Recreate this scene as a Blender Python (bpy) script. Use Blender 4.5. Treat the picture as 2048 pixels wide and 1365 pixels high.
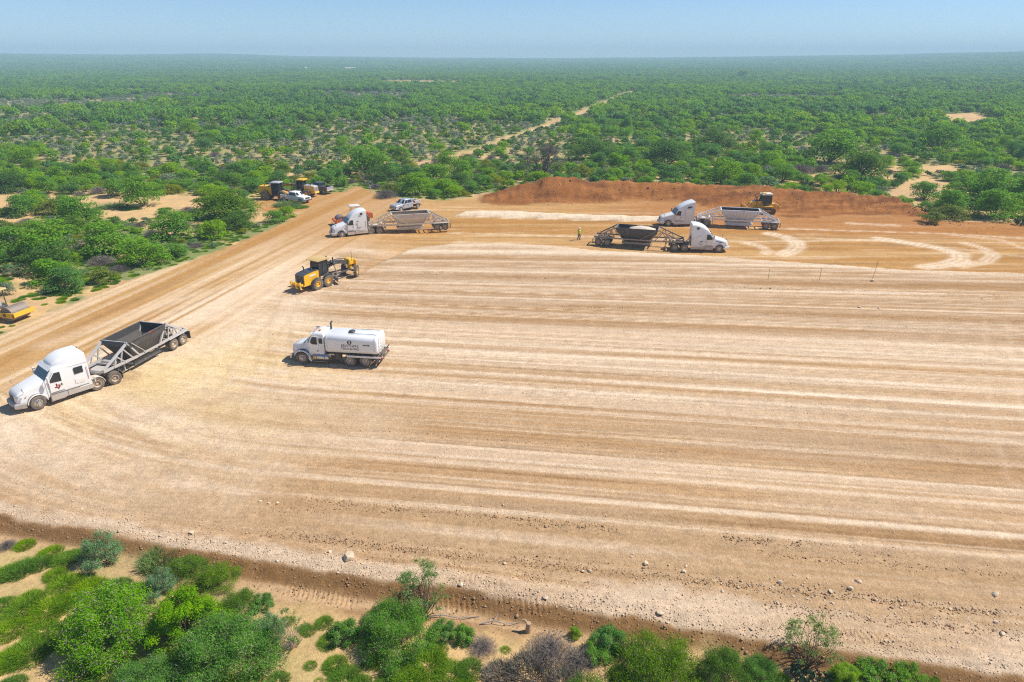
import bpy, bmesh, math, random
import numpy as np
from mathutils import Vector, Matrix, Euler

for o in list(bpy.data.objects):
    bpy.data.objects.remove(o)
SC = bpy.context.scene
COL = SC.collection
R = math.radians
# ------------------------------------------------------------------ camera
FPX, YH, CAMH = 1365.0, 119.0, 24.0            # focal length and horizon measured in photo pixels, camera height
PITCH = math.atan((682.5 - YH) / FPX)
cam = bpy.data.objects.new('camera', bpy.data.cameras.new('camera'))
COL.objects.link(cam)
cam.data.sensor_width = 36.0
cam.data.lens = 36.0 * FPX / 2048.0
cam.data.clip_start, cam.data.clip_end = 0.5, 60000.0
cam.location = (0, 0, CAMH)
cam.rotation_euler = (math.pi / 2 - PITCH, 0, 0)
SC.camera = cam
# ------------------------------------------------------------------ light
SUN_EL, SUN_AZ = 52.0, 9.0                      # azimuth from +X towards +Y
w = bpy.data.worlds.new('World')
SC.world = w
w.use_nodes = True
nt = w.node_tree
sky = nt.nodes.new('ShaderNodeTexSky')
sky.sky_type = 'NISHITA'
sky.sun_disc = False
sky.sun_elevation = R(SUN_EL)
sky.sun_rotation = R(90 - SUN_AZ)
sky.altitude = 2600
sky.air_density, sky.dust_density, sky.ozone_density = 1.0, 0.25, 6.0
nt.nodes['Background'].inputs[1].default_value = 0.112
nt.links.new(sky.outputs[0], nt.nodes['Background'].inputs[0])
sd = bpy.data.lights.new('sun', 'SUN')
sd.energy, sd.angle, sd.color = 4.9, R(1.0), (1.0, 0.95, 0.87)
sun = bpy.data.objects.new('sun', sd)
COL.objects.link(sun)
sv = Vector((math.cos(R(SUN_EL)) * math.cos(R(SUN_AZ)), math.cos(R(SUN_EL)) * math.sin(R(SUN_AZ)), math.sin(R(SUN_EL))))
sun.rotation_euler = sv.to_track_quat('Z', 'Y').to_euler()
vs = SC.view_settings
vs.view_transform, vs.look, vs.gamma, vs.use_curve_mapping = 'Standard', 'None', 1.0, False
vs.exposure = 0.23
SC.render.engine = 'CYCLES'
SC.cycles.use_denoising = False
SC.cycles.max_bounces = 6
SC.cycles.diffuse_bounces = 3
SC.cycles.transmission_bounces = 4
SC.cycles.transparent_max_bounces = 6
SC.cycles.volume_bounces = 1
SC.cycles.use_adaptive_sampling = False
SC.cycles.filter_width = 1.15
HAZE = 0.00040

# ------------------------------------------------------------------ measuring: photo pixel -> ground point
def at(px, py, z=0.0):
    u, v = (px - 1024) / FPX, (py - 682.5) / FPX
    dy, dz = math.cos(PITCH) - v * math.sin(PITCH), -math.sin(PITCH) - v * math.cos(PITCH)
    k = (z - CAMH) / dz
    return u * k, dy * k

def pxm(py):                                    # photo pixels per metre at that row
    return (py - YH) * math.cos(PITCH) / CAMH

# ------------------------------------------------------------------ numpy noise
def _h(ix, iy, s):
    n = (ix.astype(np.int64) * 374761393 + iy.astype(np.int64) * 668265263 + s * 1442695041) & 0x7fffffff
    n = ((n ^ (n >> 13)) * 1274126177) & 0x7fffffff
    return ((n ^ (n >> 16)) & 0xffff) / 65535.0

def vn(x, y, s=0):
    x, y = np.asarray(x, float), np.asarray(y, float)
    ix, iy = np.floor(x), np.floor(y)
    fx, fy = x - ix, y - iy
    fx, fy = fx * fx * (3 - 2 * fx), fy * fy * (3 - 2 * fy)
    a, b, c, d = _h(ix, iy, s), _h(ix + 1, iy, s), _h(ix, iy + 1, s), _h(ix + 1, iy + 1, s)
    return (a + (b - a) * fx) * (1 - fy) + (c + (d - c) * fx) * fy

def fbm(x, y, s=0, o=3):
    t, a, n = 0, 0.5, 0
    for i in range(o):
        t = t + a * vn(x * 2 ** i, y * 2 ** i, s + i * 17)
        n += a
        a *= 0.5
    return t / n

def ss(x, a=0.0, b=1.0):
    t = np.clip((x - a) / (b - a), 0, 1)
    return t * t * (3 - 2 * t)

def mixc(c, d, k):
    k = np.clip(k, 0, 1)[..., None]
    return c * (1 - k) + np.asarray(d) * k

def poly_px(pts, z=0.0):
    return np.array([at(x, y, z) for x, y in pts])

def near(X, Y, poly, m, closed=True):
    """sdist, worked out only within m of the outline's bounds"""
    lo, hi = poly.min(0) - m, poly.max(0) + m
    q = (X > lo[0]) & (X < hi[0]) & (Y > lo[1]) & (Y < hi[1])
    d = np.full(X.shape, -1e9 if closed else 1e9)
    if q.any():
        d[q] = sdist(X[q], Y[q], poly, closed)
    return d

def dirt_d(X, Y):
    return near(X, Y, DIRT, 6.0)

def sdist(X, Y, poly, closed=True):
    """signed distance (+ inside) to a polygon, or plain distance to a polyline"""
    d = np.full(X.shape, 1e9)
    ins = np.zeros(X.shape, bool)
    n = len(poly)
    for i in range(n if closed else n - 1):
        ax, ay = poly[i]
        bx, by = poly[(i + 1) % n]
        ex, ey = bx - ax, by - ay
        k = np.clip(((X - ax) * ex + (Y - ay) * ey) / (ex * ex + ey * ey + 1e-12), 0, 1)
        d = np.minimum(d, (X - ax - k * ex) ** 2 + (Y - ay - k * ey) ** 2)
        if closed:
            c = (ay > Y) != (by > Y)
            with np.errstate(divide='ignore', invalid='ignore'):
                ins ^= c & (X < ex * (Y - ay) / (ey if ey != 0 else 1e-12) + ax)
    d = np.sqrt(d)
    return np.where(ins, d, -d) if closed else d

# ------------------------------------------------------------------ plan of the site (measured from the photo)
DIRT = poly_px([(-900, 1060), (-200, 1085), (0, 1082), (130, 1080), (260, 1100), (400, 1125), (480, 1150), (560, 1190), (640, 1200), (700, 1215), (830, 1225),
                (1000, 1250), (1100, 1260), (1300, 1275), (1450, 1285), (1600, 1330), (1750, 1352), (2048, 1420), (2400, 1480), (3600, 1480), (3600, 470),
                (2700, 446), (2048, 441), (1870, 437), (1858, 428), (1800, 412), (1700, 397), (1500, 384), (1300, 377), (1100, 374), (1040, 378),
                (980, 385), (930, 394), (880, 398), (820, 397), (770, 394), (745, 383), (712, 372), (690, 384), (640, 388), (560, 392), (508, 398), (515, 422), (560, 428),
                (606, 424), (570, 446), (520, 467), (450, 497), (350, 532), (250, 563), (130, 612), (60, 642), (0, 670), (-300, 812), (-900, 1010)])
LOW = poly_px([(-500, 985), (0, 1028), (200, 1062), (400, 1100), (640, 1136), (760, 1158), (900, 1168), (1080, 1205), (1380, 1250), (1640, 1292), (2048, 1352), (2500, 1420)])
LIP = poly_px([(700, 560), (760, 525), (830, 494), (900, 487), (1000, 485), (1100, 490), (1200, 500), (1400, 510), (1600, 524), (1800, 538), (2048, 546), (2600, 570)])
CREST = [(955, 392, 0.0), (1000, 376, 1.5), (1060, 357, 3.0), (1100, 350, 3.7), (1160, 354, 3.2), (1200, 358, 2.6), (1300, 362, 2.3), (1400, 364, 2.1), (1500, 368, 1.9), (1600, 376, 1.9), (1700, 381, 1.9), (1800, 392, 1.7), (1845, 413, 1.0), (1880, 436, 0.0)]
CX = np.array([at(a, b, c)[0] for a, b, c in CREST])
CY = np.array([at(a, b, c)[1] for a, b, c in CREST])
CH = np.array([c for a, b, c in CREST])
FOOT = poly_px([(900, 405), (1000, 407), (1100, 407), (1300, 402), (1480, 415), (1560, 427), (1700, 431), (1880, 440)], -0.35)
TRACK = poly_px([(905, 318), (940, 302), (1010, 275), (1050, 264), (1120, 240), (1200, 210), (1250, 190), (1275, 182)])
SANDS = [poly_px(p) for p in ([(-200, 402), (0, 394), (120, 392), (240, 397), (330, 392), (420, 392), (430, 412), (330, 428), (280, 446), (235, 440), (180, 428), (120, 405), (60, 402), (30, 420), (-200, 430)],
                              [(510, 424), (545, 424), (560, 440), (520, 450), (490, 440)], [(0, 440), (60, 432), (80, 445), (40, 452)],
                              [(1500, 366), (1560, 362), (1680, 372), (1690, 378), (1600, 376)], [(1700, 384), (1760, 384), (1850, 352), (1935, 368), (1940, 384), (1890, 392), (1880, 434), (1840, 410)],
                              [(1780, 330), (1900, 328), (1935, 340), (1800, 344)], [(1890, 226), (1950, 224), (2000, 240), (1990, 250), (1900, 252)],
                              [(760, 163), (840, 162), (930, 165), (925, 170), (770, 170)], [(1870, 437), (2100, 441), (2100, 434), (1900, 432)])]
SLT = [at(1024, y)[1] for y in (1365, 1250, 1050, 760, 660, 540, 480)]
SLV = [-0.23, -0.20, -0.14, -0.145, -0.12, -0.06, -0.03]

def stripe(X, Y):
    """coordinate across the grader passes; they fan out a little and curl round at the turning place"""
    t = Y.copy() if hasattr(Y, 'copy') else Y
    for _ in range(4):
        t = Y - np.interp(t, SLT, SLV) * X
    return t - 0.012 * np.clip(-15 - X, 0, 40) ** 2

LOWX, LOWY = LOW[:, 0], LOW[:, 1]
LIPX, LIPY = LIP[:, 0], LIP[:, 1]

def height(X, Y, fine=False, ds=None):
    X, Y = np.asarray(X, float), np.asarray(Y, float)
    d = np.hypot(X, Y)
    ds = dirt_d(X, Y) if ds is None else ds
    nat = 1 - ss(ds, -2.0, 0.5)
    z = np.zeros_like(X)
    lipf = ss(X, -22, -12)
    z += -0.42 * lipf * ss(Y - np.interp(X, LIPX, LIPY), -0.3, 0.6)
    low = np.interp(X, LOWX, LOWY) - Y
    z += -0.55 * ss(low, 0.0, 1.1) * ss(60 - Y, 0, 12)
    # pushed-up rim of white stone along the edge of the pad
    z += 0.14 * np.exp(-((low + 0.7) / 0.7) ** 2)
    # soil stockpile
    cy, h = np.interp(X, CX, CY), np.interp(X, CX, CH, 0, 0)
    fy = np.minimum(np.interp(X, FOOT[:, 0], FOOT[:, 1]), cy - 3.0)
    k = np.where(Y < cy, (Y - fy) / (cy - fy), 1 - (Y - cy) / 6.0)
    prof = ss(k, 0, 1) * 0.45 + np.clip(k, 0, 1) * 0.55
    z += h * prof * (0.72 + 0.5 * fbm(X * 0.16, Y * 0.05, 5)) + (h > 0.1) * ss(k, 0.05, 0.3) * (0.9 * (fbm(X * 0.3, Y * 0.5, 9) - 0.5) + 0.9 * np.abs(fbm(X * 0.8, Y * 1.1, 10) - 0.5) + 0.4 * (vn(X * 1.3, Y * 1.6, 11) - 0.5))
    # natural ground
    z += nat * (0.5 * (fbm(X * 0.08, Y * 0.08, 21) - 0.45) * ss(d, 18, 60) + 0.16 * (fbm(X * 0.5, Y * 0.5, 31) - 0.5))
    z += nat * ss(d, 150, 700) * 5.0 * (fbm(X * 0.0035, Y * 0.0035, 41) - 0.5)
    az = X / np.maximum(Y, 1.0)
    hill = np.interp(az, [-1.2, -0.75, -0.55, -0.4, -0.3, -0.1, 0.05, 0.2, 0.45, 0.75, 1.2], [46, 46, 42, 46, 36, 26, 24, 27, 38, 50, 60])
    z += hill * ss(d, 1300, 4700) * (0.9 + 0.2 * fbm(X * 0.0012, Y * 0.0012, 51))
    z += 9 * ss(az, 0.42, 0.8) * ss(d, 900, 2200) * (0.7 + 0.6 * fbm(X * 0.002, Y * 0.002, 52))
    if fine:
        z += 0.03 * nat * (vn(X * 3, Y * 3, 71) - 0.5) * ss(80 - Y, 0, 30)
        q = ds > -1.0
        z[q] += fine_height(X[q], Y[q], ds[q], (h * k)[q])
    return z

def fine_height(X, Y, ds, hk):
    z = np.zeros_like(X)
    bare = ss(ds, -0.3, 1.0) * (1 - 0.8 * ss(hk, 0.1, 0.5)) * ss(160 - Y, 0, 20)
    t = stripe(X, Y)
    road = ROADW(X, Y)
    z += bare * (1 - road) * (0.075 * (fbm(X * 0.02, t * 0.8, 61) - 0.5) + 0.05 * (fbm(X * 0.06, t * 2.6, 62, 2) - 0.5) + 0.09 * (fbm(X * 1.6, Y * 1.9, 63, 2) - 0.5) * ss(fbm(X * 0.05, t * 0.5, 64), 0.3, 0.6) - 0.04 * ss(vn(X * 0.02, t * 3.6, 136), 0.80, 0.93))
    tr = X - 0.206 * Y
    z += bare * road * (0.06 * (fbm(tr * 1.1, Y * 0.03, 66) - 0.5) + 0.03 * (vn(X * 1.2, Y * 1.2, 67) - 0.5))
    # windrow left by the blade
    wr = np.interp(X, WR[:, 0], WR[:, 1])
    z += 0.2 * np.exp(-((Y - wr) / 0.4) ** 2) * ss(X, -16, -8) * (0.5 + vn(X * 0.9, Y * 2, 68))
    # gravel windrow on the far subgrade
    gw = near(X, Y, GW, 3.0)
    z += 0.55 * ss(gw, -0.2, 1.2) * (0.75 + 0.5 * fbm(X * 0.6, Y * 0.9, 69))
    # cleat marks of a crawler
    for (ax, ay), (bx, by) in CLEATS:
        ex, ey = bx - ax, by - ay
        L = math.hypot(ex, ey)
        s = ((X - ax) * ex + (Y - ay) * ey) / L
        q = -(X - ax) * ey / L + (Y - ay) * ex / L
        m = ss(s, 0, 0.6) * ss(L - s, 0, 0.6) * ss(0.42 - np.abs(q), 0, 0.12) * ss(vn(X * 0.8, Y * 0.8, 70), 0.25, 0.5)
        z += m * 0.06 * (np.sin((s + 0.25 * q) * 2 * math.pi / 0.26) - 0.6)
    return z

def ROADW(X, Y):
    b = np.interp(Y, [30, 40, 47, 55, 62, 75, 90, 100, 112, 130], [-50, -47, -40, -32, -28, -25.5, -22, -14, -12, -14])
    return ss(b - X + 5 * (fbm(X * 0.12, Y * 0.06, 81) - 0.5), -3.5, 3.5)

WR = poly_px([(700, 540), (1000, 551), (1348, 566), (1700, 583), (2048, 597), (2600, 622)])
GW = poly_px([(908, 434), (925, 426), (1020, 425), (1110, 430), (1200, 434), (1330, 436), (1420, 440), (1420, 447), (1330, 445), (1200, 442), (1100, 440), (1000, 437)], -0.42)
CLEATS = [(at(560, 1176, -0.5), at(720, 1206, -0.5)), (at(840, 1206, -0.5), at(1105, 1228, -0.5)), (at(390, 1128, -0.5), at(540, 1166, -0.5)), (at(1620, 1262), at(1900, 1298)), (at(900, 1160), at(1010, 1176))]

def gz(x, y):
    return float(height(np.array([x]), np.array([y]))[0])

# ------------------------------------------------------------------ soil colours
C = lambda *c: np.array(c, float)
c_pad, c_pale, c_brown, c_orange = C(.51, .318, .162), C(.78, .605, .42), C(.345, .185, .073), C(.44, .22, .06)
c_road, c_mound, c_dark, c_sand, c_white = C(.52, .305, .118), C(.30, .112, .028), C(.24, .128, .05), C(.63, .41, .19), C(.76, .60, .42)
BANDS = [(1040, 14, .9), (1075, 26, .45), (1110, 16, .35), (880, 10, .5), (843, 5, .35), (960, 9, .25), (610, 26, .55), (556, 8, .75), (583, 12, .45), (640, 8, .4), (535, 8, .35), (1010, 6, .3)]
PALES = [(505, 9, .9), (655, 8, .55), (672, 3, .7), (690, 3, .8), (706, 3, .7), (726, 4, .9), (752, 5, 1.0), (775, 3, .7), (800, 6, .5), (815, 3, .5), (905, 6, .55), (920, 3, .5), (935, 5, .5), (985, 7, .6), (968, 3, .4), (570, 2, .7), (597, 2, .7), (625, 2, .6), (545, 2, .6), (524, 3, .7)]
_lr = random.Random(12)
LINES = [(_lr.uniform(25, 84), _lr.uniform(.06, .17), _lr.uniform(.25, .6), _lr.random() < .62) for _ in range(90)]     # narrow grader passes
ARCS = [([(1490, 486), (1520, 492), (1536, 502), (1530, 508)], .8, .8), ([(1540, 468), (1570, 474), (1592, 484), (1597, 493), (1585, 502), (1565, 509)], 1.15, .95),
        ([(1760, 478), (1820, 487), (1880, 497), (1920, 508), (1922, 520), (1890, 530), (1850, 535)], 1.2, .95), ([(1930, 487), (1970, 498), (1988, 511), (1970, 524), (1920, 533)], .9, .75),
        ([(1480, 455), (1700, 462), (1900, 468), (2060, 478)], .5, .6), ([(900, 466), (1100, 472), (1500, 484), (1760, 480)], .5, .55), ([(1600, 476), (1800, 484), (2100, 520)], .6, .4),
        ([(1700, 447), (1790, 451)], .8, .6), ([(920, 486), (1130, 496)], 1.0, .5), ([(1900, 470), (2000, 480), (2048, 497)], .6, .5)]
CURLS = [([(-40, 842), (20, 868), (70, 902), (160, 935), (300, 962), (470, 985)], 2.2, .8), ([(10, 880), (40, 830), (90, 800), (180, 780)], 1.8, .6), ([(330, 700), (420, 690), (560, 640), (600, 600)], 3.0, .7),
         ([(230, 800), (330, 850), (420, 900), (560, 940)], 1.6, .45), ([(420, 640), (520, 590), (600, 540)], 2.0, .6), ([(380, 780), (600, 820), (760, 850)], 2.4, .4), ([(90, 690), (230, 640), (400, 585)], 1.2, .5)]

WHEELS = [[(470, 700), (430, 770), (330, 850), (200, 905), (40, 930)], [(560, 640), (480, 740), (440, 830), (470, 905), (620, 960)], [(240, 800), (300, 860), (420, 930), (640, 985)], [(330, 720), (420, 705), (560, 690), (760, 700)],
          [(140, 800), (180, 850), (300, 905), (520, 955)], [(600, 560), (560, 640), (560, 760), (640, 870), (800, 930)], [(380, 760), (560, 800), (760, 815), (1000, 835)], [(30, 850), (60, 900), (160, 960), (400, 1030), (700, 1090)],
          [(500, 1010), (620, 1075), (700, 1105)], [(1990, 640), (2010, 800), (2048, 960)]]

def paint_natural(X, Y):
    # ---- natural ground: sand with low green cover
    sand = mixc(np.broadcast_to(c_sand, X.shape + (3,)) * (0.86 + 0.28 * fbm(X * 0.6, Y * 0.6, 102))[..., None], C(.50, .32, .18), 0.6 * ss(fbm(X * 0.22, Y * 0.22, 103), 0.45, 0.75))
    d = np.hypot(X, Y)
    clear = np.full(X.shape, -1e9)
    for p in SANDS:
        clear = np.maximum(clear, near(X, Y, p, 6.0))
    tk = near(X, Y, TRACK, 12.0, False)
    clear = np.maximum(clear, 1.5 + 1.3 * ss(d, 230, 420) - tk)
    cover = ss(fbm(X * 0.16, Y * 0.16, 104) + 0.25 * (fbm(X * 1.1, Y * 1.1, 105) - 0.5), 0.36, 0.56) * 0.92
    cover = np.where(Y < 40, cover * 0.35, cover)
    cover = np.where(d > 190, np.maximum(cover, 0.15 + 0.6 * fbm(X * 0.02, Y * 0.02, 107)), cover)
    cover = cover * (1 - ss(clear + 2.5 * (fbm(X * 0.4, Y * 0.4, 106) - 0.5), -1.0, 0.8))
    green = mixc(np.broadcast_to(C(.13, .22, .04), X.shape + (3,)), C(.24, .25, .11), fbm(X * 0.35, Y * 0.35, 108))
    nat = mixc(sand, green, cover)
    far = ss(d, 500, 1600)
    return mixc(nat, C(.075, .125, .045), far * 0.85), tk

def paint_dirt(X, Y):
    t = stripe(X, Y)
    # ---- pad
    s1 = fbm(X * 0.012, t * 0.55, 110, 3)
    s2 = fbm(X * 0.03 + 7, t * 2.2, 111, 3)
    s3 = vn(X * 0.05, t * 7.0, 112)
    s4 = vn(X * 0.02, t * 3.6, 136)
    rut = ss(s4, 0.80, 0.93)
    pad = mixc(np.broadcast_to(c_pad, X.shape + (3,)), c_pale, 0.6 * ss(s1, 0.42, 0.75))
    pad = mixc(pad, c_brown, 0.4 * ss(s1, 0.5, 0.22))
    pad = mixc(pad, c_pale * 1.03, 0.55 * ss(s2, 0.56, 0.78))
    pad = mixc(pad, c_brown, 0.38 * ss(s2, 0.46, 0.24))
    pad = pad * (0.87 + 0.26 * s3)[..., None]
    pad = mixc(pad, c_brown * 0.9, 0.7 * rut * ss(vn(X * 0.07, t * 0.5, 137), 0.3, 0.6))
    reg_ = np.maximum(ss(t, at(1024, 660)[1], at(1024, 625)[1]), 0.9 * ss(-t, -at(1024, 985)[1], -at(1024, 1040)[1]))
    pad = mixc(pad, C(.42, .245, .112), 0.5 * reg_ * ss(fbm(X * 0.02, t * 0.9, 141), 0.25, 0.6))
    for y, wd, k in BANDS:
        tc, tw = at(1024, y)[1], wd / 2 * abs(at(1024, y)[1] - at(1024, y + 1)[1])
        wob = 0.5 * (vn(X * 0.05, 0 * X + y, 113) - 0.5) * tw * 2
        pad = mixc(pad, c_brown * 1.0, k * np.exp(-((t - tc + wob) / (tw * 1.3)) ** 2) * (0.35 + 0.9 * fbm(X * 0.035, t * 0.6, 114)))
    for y, wd, k in PALES:
        tc, tw = at(1024, y)[1], wd / 2 * abs(at(1024, y)[1] - at(1024, y + 1)[1])
        wob = 0.7 * (vn(X * 0.04, 0 * X + y, 115) - 0.5) * (tw + 0.25)
        pad = mixc(pad, c_pale * C(1.08, 1.1, 1.14), min(1.0, k * 1.15) * np.exp(-((t - tc + wob) / (tw + 0.10)) ** 2) * (0.45 + 0.55 * ss(vn(X * 0.03, 0 * X + y * 3.1, 116), 0.1, 0.5)))
    for i, (tc, tw, k, pale_) in enumerate(LINES):
        dt = t - tc + 0.25 * (vn(X * 0.04, 0 * X + i, 142) - 0.5)
        q = np.abs(dt) < 4 * tw
        if q.any():
            pad[q] = mixc(pad[q], c_pale * 1.05 if pale_ else c_brown * 0.95, k * np.exp(-(dt[q] / tw) ** 2) * ss(vn(X[q] * 0.03, 0 * X[q] + i * 3.7, 143), 0.2, 0.55))
    # grey broken stone showing
    st = ss(fbm(X * 0.05, t * 0.7, 117), 0.52, 0.7)
    pad = mixc(pad, C(.56, .405, .265), 0.4 * st)
    left = ss(-X, 2, 24) * ss(Y, 45, 33)
    pad = mixc(pad, c_brown * 1.2, 0.55 * left * ss(fbm(X * 0.03, t * 0.5, 118), 0.3, 0.6))
    # pale yellow turning place
    px_, py_ = at(400, 745)
    g = np.exp(-(((X - px_) / 11) ** 2 + ((Y - py_) / 11) ** 2))
    pad = mixc(pad, C(.76, .56, .27), 0.85 * g * ss(fbm(X * 0.25, Y * 0.25, 119), 0.25, 0.6))
    # ---- haul road
    tr = X - 0.206 * Y
    r1, r2 = fbm(tr * 0.5, Y * 0.018, 120), fbm(tr * 1.8, Y * 0.03, 121)
    rd = mixc(np.broadcast_to(c_road, X.shape + (3,)), c_pale * C(.98, .95, .88), 1.0 * ss(r1, 0.44, 0.72))
    rd = mixc(rd, c_orange * 1.02, 0.65 * ss(r1, 0.5, 0.25))
    rd = mixc(rd, c_pale, 0.5 * ss(r2, 0.55, 0.8))
    rd = mixc(rd, c_brown, 0.45 * ss(r2, 0.44, 0.22))
    rd = mixc(rd, c_orange, 0.75 * ss(Y, 78, 104))
    rd = mixc(rd, c_pale, 0.8 * np.exp(-((tr - (-47.0)) / 3.2) ** 2) * ss(90 - Y, 0, 25) * ss(r2, 0.3, 0.6))
    dirt = mixc(pad, rd, ROADW(X, Y))
    for pts, wd, k in CURLS:
        q = near(X, Y, poly_px(pts), 3 * wd, False)
        dirt = mixc(dirt, c_pale, k * np.exp(-(q / wd) ** 2) * (0.4 + 0.9 * fbm(X * 0.5, Y * 0.5, 122)))
    for i, pts in enumerate(WHEELS):
        q = near(X, Y, poly_px(pts), 2.5, False)
        tw_ = np.exp(-((q - 0.95) / 0.24) ** 2) * (0.4 + 0.8 * fbm(X * 0.7, Y * 0.7, 140 + i))
        dirt = mixc(dirt, c_brown * 1.15 if i % 3 else c_pale, 0.20 * tw_)
    # ---- far subgrade
    lp = Y - np.interp(X, LIPX, LIPY)
    f1 = fbm(X * 0.02, Y * 0.4, 123)
    f2 = fbm(X * 0.05, Y * 1.4, 124)
    sub = mixc(np.broadcast_to(c_orange, X.shape + (3,)), c_road * 1.02, ss(f1, 0.35, 0.62))
    sub = mixc(sub, c_dark * 1.25, 0.55 * ss(f2, 0.45, 0.25))
    sub = mixc(sub, c_pale, 0.45 * ss(f2, 0.62, 0.82))
    sub = mixc(sub, c_mound * 1.25, 0.6 * ss(X, 5, 30) * ss(lp, 14, 26))
    for pts, wd, k in ARCS:
        q = near(X, Y, poly_px(pts, -0.42), 3 * wd, False)
        dirt_k = 0.9 * k * np.exp(-(q / wd) ** 4) * (0.65 + 0.5 * ss(fbm(X * 0.8, Y * 2.0, 125), 0.3, 0.5)) * (1 - 0.55 * np.exp(-((q - wd * 0.35) / (wd * 0.14)) ** 2))
        sub = mixc(sub, c_white * 1.03, dirt_k)
    gw = near(X, Y, GW, 3.0)
    sub = mixc(sub, c_white * 1.02, ss(gw + 0.8 * (fbm(X * 0.8, Y * 0.8, 126) - 0.5), -0.25, 0.4))
    dirt = mixc(dirt, sub, ss(lp + 0.5 * (fbm(X * 0.7, Y * 0.7, 127) - 0.5), -0.1, 0.5) * ss(X, -24, -12))
    lipm = np.exp(-((lp + 1.2) / 1.1) ** 2) * ss(X, -18, -8)
    dirt = mixc(dirt, c_pale, 0.75 * lipm * (0.5 + 0.7 * fbm(X * 0.15, Y * 0.5, 128)))
    # ---- stockpile
    cy, h = np.interp(X, CX, CY), np.interp(X, CX, CH, 0, 0)
    fy = np.minimum(np.interp(X, FOOT[:, 0], FOOT[:, 1]), cy - 3.0)
    k = np.where(Y < cy, (Y - fy) / (cy - fy), 1 - (Y - cy) / 6.0)
    m = ss(k + 0.9 * (fbm(X * 0.14, Y * 0.3, 129) - 0.42), -0.05, 0.12) * ss(h, 0.1, 0.5)
    mc = mixc(np.broadcast_to(c_mound, X.shape + (3,)), C(.41, .17, .048), ss(fbm(X * 0.09, Y * 0.7, 130), 0.4, 0.7))
    mc = mixc(mc, C(.19, .07, .02), 0.9 * ss(fbm(X * 0.12 + 5, Y * 0.8, 131), 0.52, 0.72))
    lane = ss(np.sin((Y + 0.12 * X + 1.5 * fbm(X * 0.08, Y * 0.08, 138)) * 2 * math.pi / 2.7), 0.35, 0.95) * ss(fbm(X * 0.05, Y * 0.3, 139), 0.35, 0.6)
    mc = mixc(mc, C(.48, .22, .075), 0.4 * lane)
    dirt = mixc(dirt, mc, m)
    # ---- white stone rim, then brown soil with the near slope's shade painted in
    low = np.interp(X, LOWX, LOWY) - Y
    n = fbm(X * 0.9, Y * 0.9, 132)
    wr_ = 0.9 + 1.5 * ss(X, -6, 8)
    rim = ss(low + 1.3 * (n - 0.5) + wr_, -0.5, 0.5) * (1 - ss(low + 0.5 * (n - 0.5), 0.0, 0.3)) * (0.3 + 0.7 * ss(fbm(X * 0.12, Y * 0.3, 133), 0.3, 0.55))
    nearb = ss(low, -9.0, -6.5) * (1 - ss(low, -2.5, -0.5)) * ss(X, -40, -5)
    dirt = mixc(dirt, C(.45, .285, .145), 0.65 * nearb * ss(fbm(X * 0.03, t * 0.9, 135), 0.3, 0.55))
    dirt = mixc(dirt, C(.65, .49, .335), 0.8 * rim * ss(60 - Y, 0, 10))
    strip = ss(low + 0.5 * (n - 0.5), 0.0, 0.35) * ss(60 - Y, 0, 10)
    dk = mixc(np.broadcast_to(c_dark * 1.15, X.shape + (3,)), C(.50, .325, .175), (0.35 + 0.75 * ss(fbm(X * 0.15, (Y + 0.2 * X) * 1.1, 134), 0.35, 0.6)) * ss(low, 0.7, 1.3))  # darkest on the slope, its shade put into the soil colour
    dirt = mixc(dirt, dk, strip)
    return np.clip(dirt, 0.01, 0.9), m, lp, gw, low

def paint(X, Y, ds):
    """all arrays flat"""
    col = np.zeros(X.shape + (3,))
    tk = np.full(X.shape, 1e9)
    m, lp, gw, low = (np.full(X.shape, -1e9) for _ in range(4))
    a, b = ds < 1.5, ds > -1.5
    col[a], tk[a] = paint_natural(X[a], Y[a])
    c2, m[b], lp[b], gw[b], low[b] = paint_dirt(X[b], Y[b])
    bare = ss(ds[b] + 0.9 * (fbm(X[b] * 0.9, Y[b] * 0.9, 101) - 0.5), -0.5, 0.5)
    col[b] = mixc(col[b], c2, bare)
    return col, m, lp, gw, tk, low
# ------------------------------------------------------------------ materials
def _mat(name):
    m = bpy.data.materials.new(name)
    m.use_nodes = True
    return m, m.node_tree, m.node_tree.nodes['Principled BSDF'], m.node_tree.links

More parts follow.
